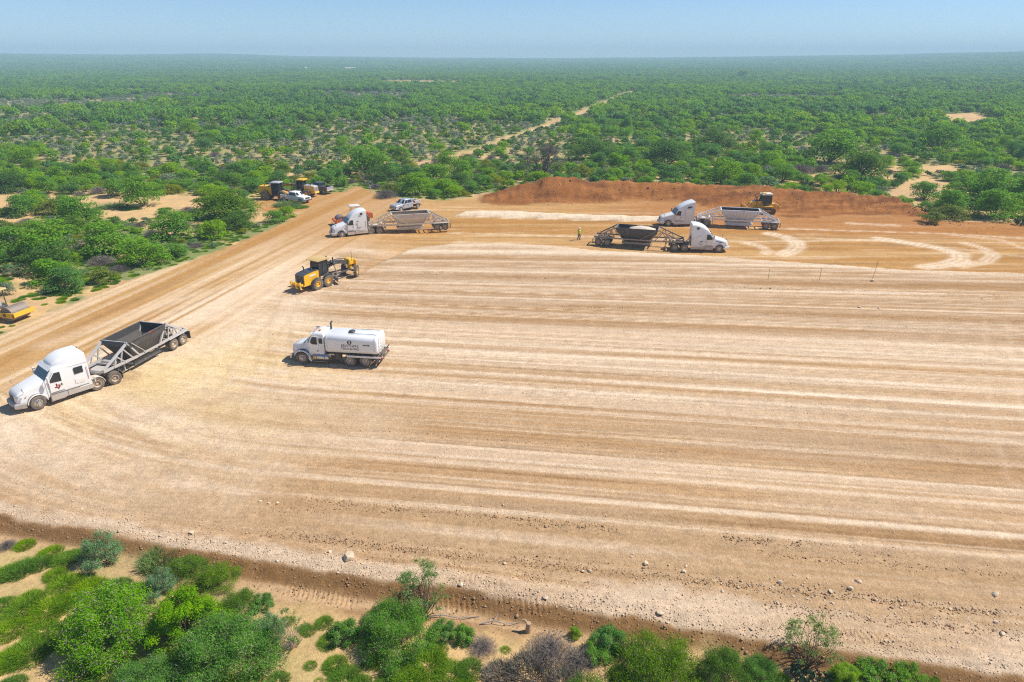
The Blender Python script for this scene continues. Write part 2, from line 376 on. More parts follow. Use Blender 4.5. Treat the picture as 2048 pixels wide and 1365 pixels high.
def paintmat(name, col, rough=0.4, metal=0.0, dust=0.25, var=0.06, dustcol=(.50, .36, .22), top=0.9, scale=2.2):
    """paint or metal with uneven road dust that thins out upwards"""
    m, t, b, L = _mat(name)
    N = t.nodes.new
    geo = N('ShaderNodeNewGeometry')
    tc = N('ShaderNodeTexCoord')
    nz = N('ShaderNodeTexNoise')
    nz.inputs['Scale'].default_value = scale
    nz.inputs['Detail'].default_value = 6
    nz.inputs['Roughness'].default_value = 0.65
    L.new(geo.outputs['Position'], nz.inputs['Vector'])
    sx = N('ShaderNodeSeparateXYZ')
    L.new(geo.outputs['Position'], sx.inputs[0])
    mr = N('ShaderNodeMapRange')
    mr.inputs[1].default_value, mr.inputs[2].default_value = 0.2, 2.2
    mr.inputs[3].default_value, mr.inputs[4].default_value = 1.0, 1.0 - top
    L.new(sx.outputs[2], mr.inputs[0])
    r1 = N('ShaderNodeMapRange')
    r1.inputs[1].default_value, r1.inputs[2].default_value = 0.3, 0.75
    r1.inputs[3].default_value, r1.inputs[4].default_value = dust * 0.25, min(1.0, dust * 2.0)
    L.new(nz.outputs[0], r1.inputs[0])
    mu = N('ShaderNodeMath')
    mu.operation = 'MULTIPLY'
    L.new(mr.outputs[0], mu.inputs[0])
    L.new(r1.outputs[0], mu.inputs[1])
    mx = N('ShaderNodeMix')
    mx.data_type = 'RGBA'
    L.new(mu.outputs[0], mx.inputs[0])
    mx.inputs[6].default_value = (*col, 1)
    mx.inputs[7].default_value = (*dustcol, 1)
    L.new(mx.outputs[2], b.inputs['Base Color'])
    rr = N('ShaderNodeMapRange')
    rr.inputs[3].default_value, rr.inputs[4].default_value = rough, min(1.0, rough + 0.5)
    L.new(mu.outputs[0], rr.inputs[0])
    L.new(rr.outputs[0], b.inputs['Roughness'])
    b.inputs['Metallic'].default_value = metal
    return m

M_WHITE = paintmat('white_paint', (.82, .82, .81), 0.3, dust=0.26)
M_CREAM = paintmat('dusty_white_paint', (.72, .68, .60), 0.5, dust=0.55, top=0.35)
M_PEARL = paintmat('pearl_grey_paint', (.66, .68, .71), 0.3, dust=0.14)
M_GREYP = paintmat('grey_panel', (.46, .46, .47), 0.5, dust=0.5)
M_BLACK = paintmat('black_paint', (.035, .036, .04), 0.45, dust=0.22, top=0.5, dustcol=(.33, .29, .24))
M_RUB = paintmat('tyre_rubber', (.035, .034, .033), 0.85, dust=0.62, top=0.15, dustcol=(.30, .24, .18))
M_CHASS = paintmat('chassis_steel', (.06, .058, .056), 0.7, dust=0.5, dustcol=(.30, .22, .14))
M_RIM = paintmat('rim_steel', (.62, .60, .56), 0.4, metal=0.3, dust=0.5, top=0.2)
M_TANRIM = paintmat('dusty_rim', (.58, .50, .40), 0.6, dust=0.7, top=0.1)
M_CHROME = paintmat('chrome', (.62, .63, .65), 0.22, metal=0.85, dust=0.3)
M_GLASS = paintmat('dark_glass', (.018, .028, .036), 0.06, dust=0.04)
M_TEAL = paintmat('tinted_glass', (.02, .05, .058), 0.05, dust=0.04)
M_YEL = paintmat('yellow_paint', (.86, .47, .006), 0.38, dust=0.18)
M_YEL2 = paintmat('faded_yellow_paint', (.62, .33, .04), 0.5, dust=0.35)
M_ROOFY = paintmat('dusty_yellow_roof', (.62, .43, .14), 0.6, dust=0.3, top=0.0)
M_ORANGE = paintmat('orange_paint', (.72, .13, .02), 0.4, dust=0.2)
M_DGREY = paintmat('dark_grey_paint', (.055, .062, .075), 0.3, dust=0.2)
M_SILVER = paintmat('silver_paint', (.42, .46, .52), 0.32, metal=0.2, dust=0.2)
M_STEEL = paintmat('worn_steel', (.30, .28, .26), 0.45, metal=0.5, dust=0.5, top=0.1)
M_RED = paintmat('red_plastic', (.5, .02, .02), 0.35, dust=0.2)
M_LENS = paintmat('lamp_lens', (.70, .70, .66), 0.12, dust=0.1)
M_AMBER = paintmat('amber_lens', (.75, .28, .03), 0.2, dust=0.1)
M_INK = paintmat('black_lettering', (.02, .02, .022), 0.5, dust=0.04)
M_BLUE = paintmat('blue_lettering', (.02, .09, .32), 0.5, dust=0.04)
M_TRACK = paintmat('crawler_track', (.07, .06, .052), 0.7, dust=0.6, dustcol=(.30, .17, .09))
M_WOOD = paintmat('weathered_wood', (.33, .24, .15), 0.85, dust=0.1)
M_STUMP = paintmat('cut_wood', (.42, .29, .16), 0.85, dust=0.2)
M_BARK = paintmat('bark', (.115, .085, .062), 0.9, dust=0.1, scale=6)
M_TWIG = paintmat('grey_twigs', (.30, .27, .26), 0.9, dust=0.05, scale=6)
M_BROWNTWIG = paintmat('brown_twigs', (.135, .108, .092), 0.9, dust=0.05, scale=6)
M_CLOD = paintmat('brown_clods', (.36, .21, .10), 0.95, dust=0.2, top=0.1)
M_ROCK = paintmat('limestone', (.70, .55, .38), 0.9, dust=0.3, top=0.2)
M_LOAD = paintmat('pale_crushed_stone', (.70, .60, .48), 0.95, dust=0.2, top=0.2, scale=9)
M_HIVIS = paintmat('yellow_vest', (.62, .78, .06), 0.7, dust=0.03)
M_JEANS = paintmat('denim', (.12, .15, .22), 0.85, dust=0.2, scale=8)
M_SKIN = paintmat('skin', (.22, .12, .075), 0.6, dust=0.02)
M_BOOT = paintmat('boot_leather', (.10, .06, .035), 0.7, dust=0.4)
M_SHIRT = paintmat('grey_shirt', (.16, .15, .15), 0.85, dust=0.05)

def leafmat(name, col, col2, trans=0.35, spread=0.35):
    """leaf colour varies from leaf clump to leaf clump and from plant to plant (tint)"""
    m, t, b, L = _mat(name)
    N = t.nodes.new
    tc = N('ShaderNodeTexCoord')
    nz = N('ShaderNodeTexNoise')
    nz.inputs['Scale'].default_value = 1.6
    nz.inputs['Detail'].default_value = 3
    L.new(tc.outputs['Object'], nz.inputs['Vector'])
    r1 = N('ShaderNodeMapRange')
    r1.inputs[1].default_value, r1.inputs[2].default_value = 0.35, 0.68
    L.new(nz.outputs[0], r1.inputs[0])
    mx = N('ShaderNodeMix')
    mx.data_type = 'RGBA'
    L.new(r1.outputs[0], mx.inputs[0])
    mx.inputs[6].default_value, mx.inputs[7].default_value = (*col, 1), (*col2, 1)
    at_ = N('ShaderNodeAttribute')
    at_.attribute_type = 'INSTANCER'
    at_.attribute_name = 'tint'
    hv = N('ShaderNodeHueSaturation')
    mh = N('ShaderNodeMapRange')
    mh.inputs[3].default_value, mh.inputs[4].default_value = 0.522, 0.468
    mv = N('ShaderNodeMapRange')
    mv.inputs[3].default_value, mv.inputs[4].default_value = 1 - spread, 1 + spread
    ms = N('ShaderNodeMapRange')
    ms.inputs[3].default_value, ms.inputs[4].default_value = 0.82, 1.1
    for q in (mh, mv, ms):
        L.new(at_.outputs['Fac'], q.inputs[0])
    L.new(mh.outputs[0], hv.inputs['Hue'])
    L.new(mv.outputs[0], hv.inputs['Value'])
    L.new(ms.outputs[0], hv.inputs['Saturation'])
    n9 = N('ShaderNodeTexNoise')
    n9.inputs['Scale'].default_value, n9.inputs['Detail'].default_value = 7.0, 2
    L.new(tc.outputs['Object'], n9.inputs['Vector'])
    r9 = N('ShaderNodeMapRange')
    r9.inputs[1].default_value, r9.inputs[2].default_value, r9.inputs[3].default_value, r9.inputs[4].default_value = .3, .7, .72, 1.28
    L.new(n9.outputs[0], r9.inputs[0])
    v9 = N('ShaderNodeVectorMath')
    v9.operation = 'SCALE'
    L.new(mx.outputs[2], v9.inputs[0])
    L.new(r9.outputs[0], v9.inputs['Scale'])
    L.new(v9.outputs[0], hv.inputs['Color'])
    L.new(hv.outputs[0], b.inputs['Base Color'])
    b.inputs['Roughness'].default_value = 0.75
    b.inputs['Specular IOR Level'].default_value = 0.08
    tr = N('ShaderNodeBsdfTranslucent')
    L.new(hv.outputs[0], tr.inputs[0])
    ms_ = N('ShaderNodeMixShader')
    ms_.inputs[0].default_value = trans
    L.new(b.outputs[0], ms_.inputs[1])
    L.new(tr.outputs[0], ms_.inputs[2])
    L.new(ms_.outputs[0], t.nodes['Material Output'].inputs[0])
    return m

L_MESQ = leafmat('mesquite_leaves', (.128, .36, .015), (.24, .50, .032), 0.5, spread=0.26)
L_BRIGHT = leafmat('bright_leaves', (.115, .36, .003), (.23, .50, .010), 0.5, spread=0.2)
L_DARK = leafmat('dark_evergreen_leaves', (.075, .21, .012), (.145, .305, .025), 0.45, spread=0.25)
L_OLIVE = leafmat('olive_leaves', (.17, .25, .014), (.27, .34, .028), 0.45, spread=0.25)
L_SAGE = leafmat('sage_leaves', (.20, .26, .17), (.31, .37, .26), spread=0.2)
L_BLUEG = leafmat('blue_green_leaves', (.14, .30, .12), (.22, .40, .17), 0.45, spread=0.2)
L_DEAD = leafmat('dry_twigs', (.19, .16, .135), (.29, .25, .215), trans=0.0, spread=0.25)
L_DEADB = leafmat('dark_dry_twigs', (.11, .085, .072), (.17, .135, .115), trans=0.0, spread=0.2)
L_GRASS = leafmat('grass_blades', (.125, .30, .008), (.215, .39, .024), 0.45, spread=0.3)
L_DRYG = leafmat('dry_grass_blades', (.20, .185, .14), (.30, .26, .20), spread=0.2)
L_PALE = leafmat('pale_green_leaves', (.15, .27, .06), (.24, .36, .10), 0.4, spread=0.2)
L_PEAR = leafmat('cactus_pads', (.075, .13, .06), (.12, .18, .085), trans=0.0, spread=0.15)

def groundmat(name, grain=1.0, veg=0.0, bump=0.5):
    """soil colour comes from the mesh; grain, pebbles and fine relief from noise"""
    m, t, b, L = _mat(name)
    N = t.nodes.new
    a = N('ShaderNodeAttribute')
    a.attribute_name = 'soil'
    geo = N('ShaderNodeNewGeometry')
    def noise(sc, det=4, rg=0.6):
        n = N('ShaderNodeTexNoise')
        n.inputs['Scale'].default_value, n.inputs['Detail'].default_value, n.inputs['Roughness'].default_value = sc, det, rg
        L.new(geo.outputs['Position'], n.inputs['Vector'])
        return n
    n1, n2, n3 = noise(0.9, 5), noise(4.0, 4, 0.7), noise(11, 3, 0.75)
    mp = N('ShaderNodeMapping')
    mp.inputs['Scale'].default_value = (0.3, 3.6, 1.0)
    mp.inputs['Rotation'].default_value = (0, 0, R(7))
    L.new(geo.outputs['Position'], mp.inputs[0])
    n4 = N('ShaderNodeTexNoise')
    n4.inputs['Scale'].default_value, n4.inputs['Detail'].default_value = 1.0, 5
    L.new(mp.outputs[0], n4.inputs['Vector'])
    vo = N('ShaderNodeTexVoronoi')
    vo.inputs['Scale'].default_value = 5.0
    L.new(geo.outputs['Position'], vo.inputs['Vector'])
    def mul(x, y, lo, hi):
        r = N('ShaderNodeMapRange')
        r.inputs[1].default_value, r.inputs[2].default_value, r.inputs[3].default_value, r.inputs[4].default_value = 0.25, 0.75, lo, hi
        L.new(y, r.inputs[0])
        if x is None:
            return r.outputs[0]
        k = N('ShaderNodeMath')
        k.operation = 'MULTIPLY'
        L.new(x, k.inputs[0])
        L.new(r.outputs[0], k.inputs[1])
        return k.outputs[0]
    g = grain
    v = mul(None, n1.outputs[0], 1 - .14 * g, 1 + .14 * g)
    v = mul(v, n2.outputs[0], 1 - .26 * g, 1 + .24 * g)
    v = mul(v, n3.outputs[0], 1 - .26 * g, 1 + .24 * g)
    v = mul(v, n4.outputs[0], 1 - .10 * g, 1 + .10 * g)
    vm = N('ShaderNodeVectorMath')
    vm.operation = 'SCALE'
    L.new(a.outputs['Color'], vm.inputs[0])
    L.new(v, vm.inputs['Scale'])
    out = vm.outputs[0]
    # scattered paler stones
    r = N('ShaderNodeMapRange')
    r.inputs[1].default_value, r.inputs[2].default_value, r.inputs[3].default_value, r.inputs[4].default_value = 0.16, 0.07, 0.0, 0.35 * g
    L.new(vo.outputs['Distance'], r.inputs[0])
    mx = N('ShaderNodeMix')
    mx.data_type = 'RGBA'
    L.new(r.outputs[0], mx.inputs[0])
    L.new(out, mx.inputs[6])
    mx.inputs[7].default_value = (.62, .52, .42, 1)
    L.new(mx.outputs[2], b.inputs['Base Color'])
    b.inputs['Roughness'].default_value = 0.95
    b.inputs['Specular IOR Level'].default_value = 0.1
    ad = N('ShaderNodeMath')
    ad.operation = 'ADD'
    L.new(n2.outputs[0], ad.inputs[0])
    L.new(n3.outputs[0], ad.inputs[1])
    bp = N('ShaderNodeBump')
    bp.inputs['Strength'].default_value = bump
    bp.inputs['Distance'].default_value = 0.09
    L.new(ad.outputs[0], bp.inputs['Height'])
    L.new(bp.outputs[0], b.inputs['Normal'])
    return m

G_PAD, G_ROAD, G_NAT = groundmat('graded_caliche', 0.9, bump=0.7), groundmat('haul_road_dirt', 0.8), groundmat('sandy_soil', 0.75)
G_MOUND, G_STONE = groundmat('red_subsoil', 1.3, bump=1.0), groundmat('crushed_stone', 1.1, bump=0.8)

# ------------------------------------------------------------------ mesh building
class MB:
    def __init__(s):
        s.v, s.f = [], []

    def add(s, vs, fs):
        n = len(s.v)
        s.v += [tuple(v) for v in vs]
        s.f += [tuple(i + n for i in f) for f in fs]
        return s

    def box(s, c, d, b=0.0, rz=0.0, ry=0.0):
        """box with chamfered edges; c centre, d full size"""
        h = [x / 2 for x in d]
        b = min(b, min(h) * 0.9)
        vs, ix = [], {}
        sg = (-1, 1)
        for x in sg:
            for y in sg:
                for z in sg:
                    for a in range(3):
                        k = [x * h[0], y * h[1], z * h[2]]
                        if b > 0:
                            for o in range(3):
                                if o != a:
                                    k[o] -= (x, y, z)[o] * b
                        ix[(x, y, z, a)] = len(vs)
                        vs.append(k)
        fs = []
        for a in range(3):
            o1, o2 = [i for i in range(3) if i != a]
            for q in sg:
                f = []
                for u, v in ((-1, -1), (1, -1), (1, 1), (-1, 1)):
                    k = [0, 0, 0]
                    k[a], k[o1], k[o2] = q, u, v
                    f.append(ix[(*k, a)])
                fs.append(f)
            if b > 0:
                for u in sg:
                    for v in sg:
                        k0 = [0, 0, 0]
                        k0[a], k0[o1], k0[o2] = -1, u, v
                        k1 = list(k0)
                        k1[a] = 1
                        fs.append([ix[(*k0, o1)], ix[(*k1, o1)], ix[(*k1, o2)], ix[(*k0, o2)]])
        if b > 0:
            for x in sg:
                for y in sg:
                    for z in sg:
                        fs.append([ix[(x, y, z, 0)], ix[(x, y, z, 1)], ix[(x, y, z, 2)]])
        else:
            vs2 = []
        mt = Matrix.Translation(c) @ Euler((0, ry, rz)).to_matrix().to_4x4()
        if b == 0:
            key = {}
            vs3, rm = [], []
            for k in vs:
                k = tuple(k)
                if k not in key:
                    key[k] = len(vs3)
                    vs3.append(k)
                rm.append(key[k])
            fs = [[rm[i] for i in f] for f in fs]
            vs = vs3
        return s.add([mt @ Vector(k) for k in vs], fs)

    def bar(s, p, q, w=0.1, h=None):
        h = h or w
        p, q = Vector(p), Vector(q)
        d = (q - p).normalized()
        up = Vector((0, 0, 1)) if abs(d.z) < 0.95 else Vector((1, 0, 0))
        a = d.cross(up).normalized()
        b = a.cross(d)
        vs = []
        for c in (p, q):
            for u, v in ((-1, -1), (1, -1), (1, 1), (-1, 1)):
                vs.append(c + a * u * w / 2 + b * v * h / 2)
        return s.add(vs, [(0, 1, 2, 3), (7, 6, 5, 4), (0, 4, 5, 1), (1, 5, 6, 2), (2, 6, 7, 3), (3, 7, 4, 0)])

    def tube(s, pts, r, n=8, r1=None, cap=True):
        pts = [Vector(p) for p in pts]
        m = len(pts)
        vs, fs = [], []
        for i, p in enumerate(pts):
            d = (pts[min(i + 1, m - 1)] - pts[max(i - 1, 0)]).normalized()
            up = Vector((0, 0, 1)) if abs(d.z) < 0.9 else Vector((1, 0, 0))
            a = d.cross(up).normalized()
            b = a.cross(d)
            rr = r if r1 is None else r + (r1 - r) * i / (m - 1)
            for j in range(n):
                t = 2 * math.pi * j / n
                vs.append(p + a * math.cos(t) * rr + b * math.sin(t) * rr)
        for i in range(m - 1):
            for j in range(n):
                fs.append((i * n + j, i * n + (j + 1) % n, (i + 1) * n + (j + 1) % n, (i + 1) * n + j))
        if cap:
            fs += [tuple(range(n))[::-1], tuple((m - 1) * n + j for j in range(n))]
        return s.add(vs, fs)

    def lathe(s, prof, c=(0, 0, 0), axis='y', n=24, a0=0.0, a1=2 * math.pi):
        """prof: (radius, offset along axis)"""
        full = abs(a1 - a0 - 2 * math.pi) < 1e-6
        k = n if full else n + 1
        vs, fs = [], []
        for r, h in prof:
            for j in range(k):
                t = a0 + (a1 - a0) * j / n
                p = {'y': (r * math.cos(t), h, r * math.sin(t)), 'z': (r * math.cos(t), r * math.sin(t), h), 'x': (h, r * math.cos(t), r * math.sin(t))}[axis]
                vs.append(tuple(p[i] + c[i] for i in range(3)))
        for i in range(len(prof) - 1):
            for j in range(n if full else n):
                j2 = (j + 1) % k
                if not full and j == k - 1:
                    continue
                fs.append((i * k + j, i * k + j2, (i + 1) * k + j2, (i + 1) * k + j))
        return s.add(vs, fs)

    def prism(s, poly, axis, c0, c1):
        """extrude a polygon; axis 'y': (x,z) polygon, 'x': (y,z), 'z': (x,y)"""
        n = len(poly)
        f = {'y': lambda a, b, c: (a, c, b), 'x': lambda a, b, c: (c, a, b), 'z': lambda a, b, c: (a, b, c)}[axis]
        vs = [f(a, b, c0) for a, b in poly] + [f(a, b, c1) for a, b in poly]
        return s.add(vs, [tuple(range(n)), tuple(range(2 * n - 1, n - 1, -1))] + [(i, (i + 1) % n, n + (i + 1) % n, n + i) for i in range(n)])

    def loft(s, rings, cap=True):
        n, m = len(rings[0]), len(rings)
        vs = [p for r in rings for p in r]
        fs = [(i * n + j, i * n + (j + 1) % n, (i + 1) * n + (j + 1) % n, (i + 1) * n + j) for i in range(m - 1) for j in range(n)]
        if cap:
            fs += [tuple(range(n))[::-1], tuple((m - 1) * n + j for j in range(n))]
        return s.add(vs, fs)

    def slab(s, quad, t):
        """flat plate through 4 corner points, pushed out by its normal"""
        q = [Vector(p) for p in quad]
        nn = (q[1] - q[0]).cross(q[-1] - q[0]).normalized() * t
        k = len(q)
        return s.add(q + [p + nn for p in q], [tuple(range(k))[::-1], tuple(range(k, 2 * k))] + [(i, (i + 1) % k, k + (i + 1) % k, k + i) for i in range(k)])

    def mesh(s, name, mat, ang=35):
        me = bpy.data.meshes.new(name)
        me.from_pydata(s.v, [], s.f)
        bm = bmesh.new()
        bm.from_mesh(me)
        bmesh.ops.recalc_face_normals(bm, faces=bm.faces)
        bm.to_mesh(me)
        bm.free()
        if ang:
            me.polygons.foreach_set('use_smooth', [True] * len(me.polygons))
            me.set_sharp_from_angle(angle=R(ang))
        if mat:
            me.materials.append(mat)
        return me

    def o(s, name, mat, parent=None, ang=35):
        return link(name, s.mesh(name, mat, ang), parent)

def link(name, me, parent=None, loc=None, rot=None, scale=None):
    o = bpy.data.objects.new(name, me)
    COL.objects.link(o)
    if parent is not None:
        o.parent = parent
    if loc is not None:
        o.location = loc
    if rot is not None:
        o.rotation_euler = rot
    if scale is not None:
        o.scale = scale if hasattr(scale, '__len__') else (scale,) * 3
    return o

def tag(o, label=None, cat=None, group=None, kind=None):
    for k, v in (('label', label), ('category', cat), ('group', group), ('kind', kind)):
        if v:
            o[k] = v
    return o

def thing(name, label, cat, loc=(0, 0, 0), rz=0.0, group=None, scale=None):
    return tag(link(name, None, None, loc, (0, 0, rz), scale), label, cat, group)

def pyd(name, V, F, mat):
    """mesh from numpy vertices and quads or triangles"""
    me = bpy.data.meshes.new(name)
    k = F.shape[1]
    me.vertices.add(len(V))
    me.vertices.foreach_set('co', V.astype(np.float32).ravel())
    me.loops.add(F.size)
    me.loops.foreach_set('vertex_index', F.astype(np.int32).ravel())
    me.polygons.add(len(F))
    me.polygons.foreach_set('loop_start', np.arange(0, F.size, k, dtype=np.int32))
    me.polygons.foreach_set('loop_total', np.full(len(F), k, np.int32))
    me.update(calc_edges=True)
    if mat:
        me.materials.append(mat)
    return me

# ------------------------------------------------------------------ ground
def build_ground():
    rows = [at(1024, y)[1] for y in (3200, 2400, 2000, 1800, 1650, 1560, 1500, 1470)]
    y = 1468.0
    while y > 345:
        rows.append(at(1024, y)[1])
        y -= 2.0
    rows += list(np.geomspace(rows[-1] * 1.012, 5000, 110))
    Yr = np.array(rows)
    u = np.linspace(-1.0, 1.0, 760)
    Y = np.repeat(Yr[:, None], len(u), 1)
    X = u[None, :] * (math.cos(PITCH) * Y + CAMH * math.sin(PITCH))
    nr, nc = X.shape
    ds = dirt_d(X, Y)
    Z = height(X, Y, True, ds)
    col, m, lp, gw, tk, low = paint(X.ravel(), Y.ravel(), ds.ravel())
    m, lp, gw, tk, low = (q.reshape(nr, nc) for q in (m, lp, gw, tk, low))
    V = np.stack([X, Y, Z], -1).reshape(-1, 3)
    idx = np.arange(nr * nc).reshape(nr, nc)
    F = np.stack([idx[:-1, :-1], idx[:-1, 1:], idx[1:, 1:], idx[1:, :-1]], -1).reshape(-1, 4)
    fc = lambda a: (a[:-1, :-1] + a[1:, 1:]).reshape(-1) / 2
    fds, fm, flp, fgw, ftk, flow, fX, fY, frd = map(fc, (ds, m, lp, gw, tk, low, X, Y, ROADW(X, Y)))
    reg = np.zeros(len(F), int)
    reg[(ftk < 2.4) & (fds < 0) & (fY < 700)] = 6
    reg[fds > 0] = 1
    reg[(fds > 0) & (frd > 0.5)] = 2
    reg[(fds > 0) & (flp > 0.3) & (fX > -18)] = 3
    reg[(fds > 0) & (flow > 0.15) & (fY < 60)] = 7
    reg[(fds > 0) & (fm > 0.5) & (flp > 0)] = 4
    reg[fgw > 0.1] = 5
    cf = col.reshape(-1, 3)
    for k, (nm, mt) in enumerate((('ground', G_NAT), ('graded_pad', G_PAD), ('haul_road', G_ROAD), ('graded_subgrade', G_ROAD), ('soil_stockpile', G_MOUND), ('stone_windrow', G_STONE), ('dirt_track', G_ROAD), ('bladed_verge', G_ROAD))):
        sel = F[reg == k]
        if not len(sel):
            continue
        us, inv = np.unique(sel, return_inverse=True)
        me = pyd(nm, V[us], inv.reshape(sel.shape), mt)
        me.polygons.foreach_set('use_smooth', np.ones(len(sel), bool))
        a = me.attributes.new('soil', 'FLOAT_COLOR', 'POINT')
        a.data.foreach_set('color', np.concatenate([cf[us], np.ones((len(us), 1))], 1).astype(np.float32).ravel())
        o = link(nm, me)
        o['kind'] = 'structure'

build_ground()
# air: pale haze over the whole plain
hb = MB().box((0, 2500, 45), (14000, 5600, 120)).o('haze', None, None, 0)
hb['kind'] = 'stuff'
hb['label'] = 'thin pale blue haze lying over the whole plain'
hm = bpy.data.materials.new('haze_air')
hm.use_nodes = True
hm.node_tree.nodes.remove(hm.node_tree.nodes['Principled BSDF'])
pv = hm.node_tree.nodes.new('ShaderNodeVolumePrincipled')
pv.inputs['Color'].default_value = (.55, .78, 1.0, 1)
pv.inputs['Density'].default_value = HAZE
pv.inputs['Anisotropy'].default_value = 0.0
hm.node_tree.links.new(pv.outputs[0], hm.node_tree.nodes['Material Output'].inputs['Volume'])
hb.data.materials.append(hm)
# ------------------------------------------------------------------ plants: prototype meshes
def unit(v):
    return v / np.maximum(np.linalg.norm(v, axis=-1, keepdims=True), 1e-9)

def leaf_quads(p, nrm, L, W, rng, lift=0.0):
    """diamond leaves at p facing nrm"""
    n = len(p)
    t = unit(np.cross(nrm, rng.normal(size=(n, 3))))
    t[:, 2] += lift
    t = unit(t)
    b = unit(np.cross(nrm, t))
    L = (L * rng.uniform(.6, 1.3, n))[:, None] / 2
    W = (W * rng.uniform(.7, 1.2, n))[:, None] / 2
    V = np.stack([p - t * L, p - b * W, p + t * L, p + b * W], 1).reshape(-1, 3)
    return V, np.arange(n * 4).reshape(-1, 4)

def clumps_dome(rng, k, rx, h, base, flat=.55, cr=(.30, .46), low=.0, skirt=0):
    """clump centres through a dome-shaped crown"""
    out = []
    for i in range(k):
        a = rng.uniform(0, 2 * math.pi)
        u = rng.uniform(low, 1) ** .8
        rr = rng.uniform(.35, .85) * math.sqrt(max(.05, 1 - u * u * .8))
        out.append((rx * rr * math.cos(a), rx * rr * math.sin(a), base + (h - base) * (u * .72 + .06), rx * rng.uniform(*cr)))
    for i in range(skirt // 2):
        a = rng.uniform(0, 6.28)
        rr = rng.uniform(0, .38)
        out.append((rx * rr * math.cos(a), rx * rr * math.sin(a), h * rng.uniform(.3, .62), rx * cr[1] * rng.uniform(.9, 1.3)))
    for i in range(skirt):
        a = 2 * math.pi * (i + rng.uniform(0, .7)) / skirt
        rr = rng.uniform(.55, .82)
        out.append((rx * rr * math.cos(a), rx * rr * math.sin(a), h * rng.uniform(.10, .26), rx * rng.uniform(*cr) * 1.1))
    return np.array(out)

def cloud(rng, cl, n, L, W, squash=.75, shell=.55, out=.7, up=.75, lift=0.0):
    wgt = cl[:, 3] ** 2
    ix = rng.choice(len(cl), n, p=wgt / wgt.sum())
    d = unit(rng.normal(size=(n, 3)))
    d[:, 2] = np.where(d[:, 2] < -.35, -d[:, 2], d[:, 2])
    r = cl[ix, 3] * rng.uniform(shell, 1.08, n)
    p = cl[ix, :3] + d * r[:, None] * np.array([1, 1, squash])
    nr = unit(d * out + rng.normal(size=(n, 3)) * .55 + np.array([0, 0, up]))
    return leaf_quads(p, nr, L, W, rng, lift)

def limbs(rng, cl, r0, base_split=.25, stems=3, wig=.25, n=5):
    m = MB()
    k = len(cl)
    for i in range(k):
        x, y, z, r = cl[i]
        s = i % stems
        a = 2 * math.pi * s / stems
        b0 = Vector((math.cos(a) * r0 * 1.2, math.sin(a) * r0 * 1.2, -.25))
        e = Vector((x, y, z))
        mid = b0.lerp(e, .45) + Vector((rng.normal() * wig, rng.normal() * wig, -abs(rng.normal()) * wig * .3 + .1))
        q = mid.lerp(e, .55) + Vector((rng.normal() * wig * .6, rng.normal() * wig * .6, 0))
        m.tube([b0, mid, q, e], r0 * rng.uniform(.55, 1.0), n, r0 * .12, False)
    return m

def crown_proto(name, seed, rx, h, base, k, n, L, W, mat, **kw):
    rng = np.random.default_rng(seed)
    cl = clumps_dome(rng, k, rx, h, base, low=kw.pop('low', 0.0), cr=kw.pop('cr', (.28, .44)), skirt=kw.pop('skirt', 0))
    mat2, share = kw.pop('mat2', L_OLIVE), kw.pop('share', .14)
    V, F = cloud(rng, cl, n, L, W, **kw)
    me = pyd(name, V, F, mat)
    if mat2 != mat:
        me.materials.append(mat2)
        me.polygons.foreach_set('material_index', (rng.uniform(0, 1, len(F)) < share).astype(np.int32))
    return me, cl, rng

def twig_proto(name, seed, rx, h, n, L, W, mat, k=14, droop=0.0):
    """leafless bush: long thin twigs fanning out from the base"""
    rng = np.random.default_rng(seed)
    a, u = rng.uniform(0, 2 * math.pi, n), rng.uniform(.15, 1, n) ** .7
    el = rng.uniform(.15, 1.45, n)
    d = np.stack([np.cos(a) * np.cos(el), np.sin(a) * np.cos(el), np.sin(el)], -1)
    p = d * u[:, None] * np.array([rx, rx, h]) * .92
    p[:, 2] -= droop * u ** 2
    t = unit(d * .8 + rng.normal(size=(n, 3)) * .5)
    b = unit(np.cross(t, rng.normal(size=(n, 3))))
    Lh = (L * rng.uniform(.5, 1.3, n))[:, None] / 2
    Wh = W / 2
    V = np.stack([p - t * Lh - b * Wh, p - t * Lh + b * Wh, p + t * Lh + b * Wh * .3, p + t * Lh - b * Wh * .3], 1).reshape(-1, 3)
    return pyd(name, V, np.arange(n * 4).reshape(-1, 4), mat)

def grass_proto(name, seed, rad, n, hgt, wd, mat, lean=.6, flat=.5):
    """tuft of arching blades, two segments each"""
    rng = np.random.default_rng(seed)
    rr = rad * np.sqrt(rng.uniform(0, 1, n)) * .85
    a = rng.uniform(0, 2 * math.pi, n)
    base = np.stack([rr * np.cos(a), rr * np.sin(a), np.full(n, -.06)], -1)
    da = a + rng.normal(size=n) * .9
    hh = hgt * rng.uniform(.55, 1.15, n) * (1 - flat * (rr / rad) ** 2)
    ln = lean * hh * rng.uniform(.2, 1.0, n)
    dirv = np.stack([np.cos(da), np.sin(da), np.zeros(n)], -1)
    mid = base + dirv * (ln * .35)[:, None] + np.array([0, 0, 1]) * (hh * .65)[:, None]
    tip = base + dirv * (ln * 1.1)[:, None] + np.array([0, 0, 1]) * hh[:, None]
    sd_ = np.stack([-np.sin(da + rng.normal(size=n)), np.cos(da + rng.normal(size=n)), np.zeros(n)], -1) * wd / 2
    V = np.stack([base - sd_, base + sd_, mid + sd_ * .8, mid - sd_ * .8, tip + sd_ * .15, tip - sd_ * .15], 1).reshape(-1, 3)
    o = np.arange(n)[:, None] * 6
    F = np.concatenate([o + np.array([0, 1, 2, 3]), o + np.array([3, 2, 4, 5])], 0)
    return pyd(name, V, F, mat)

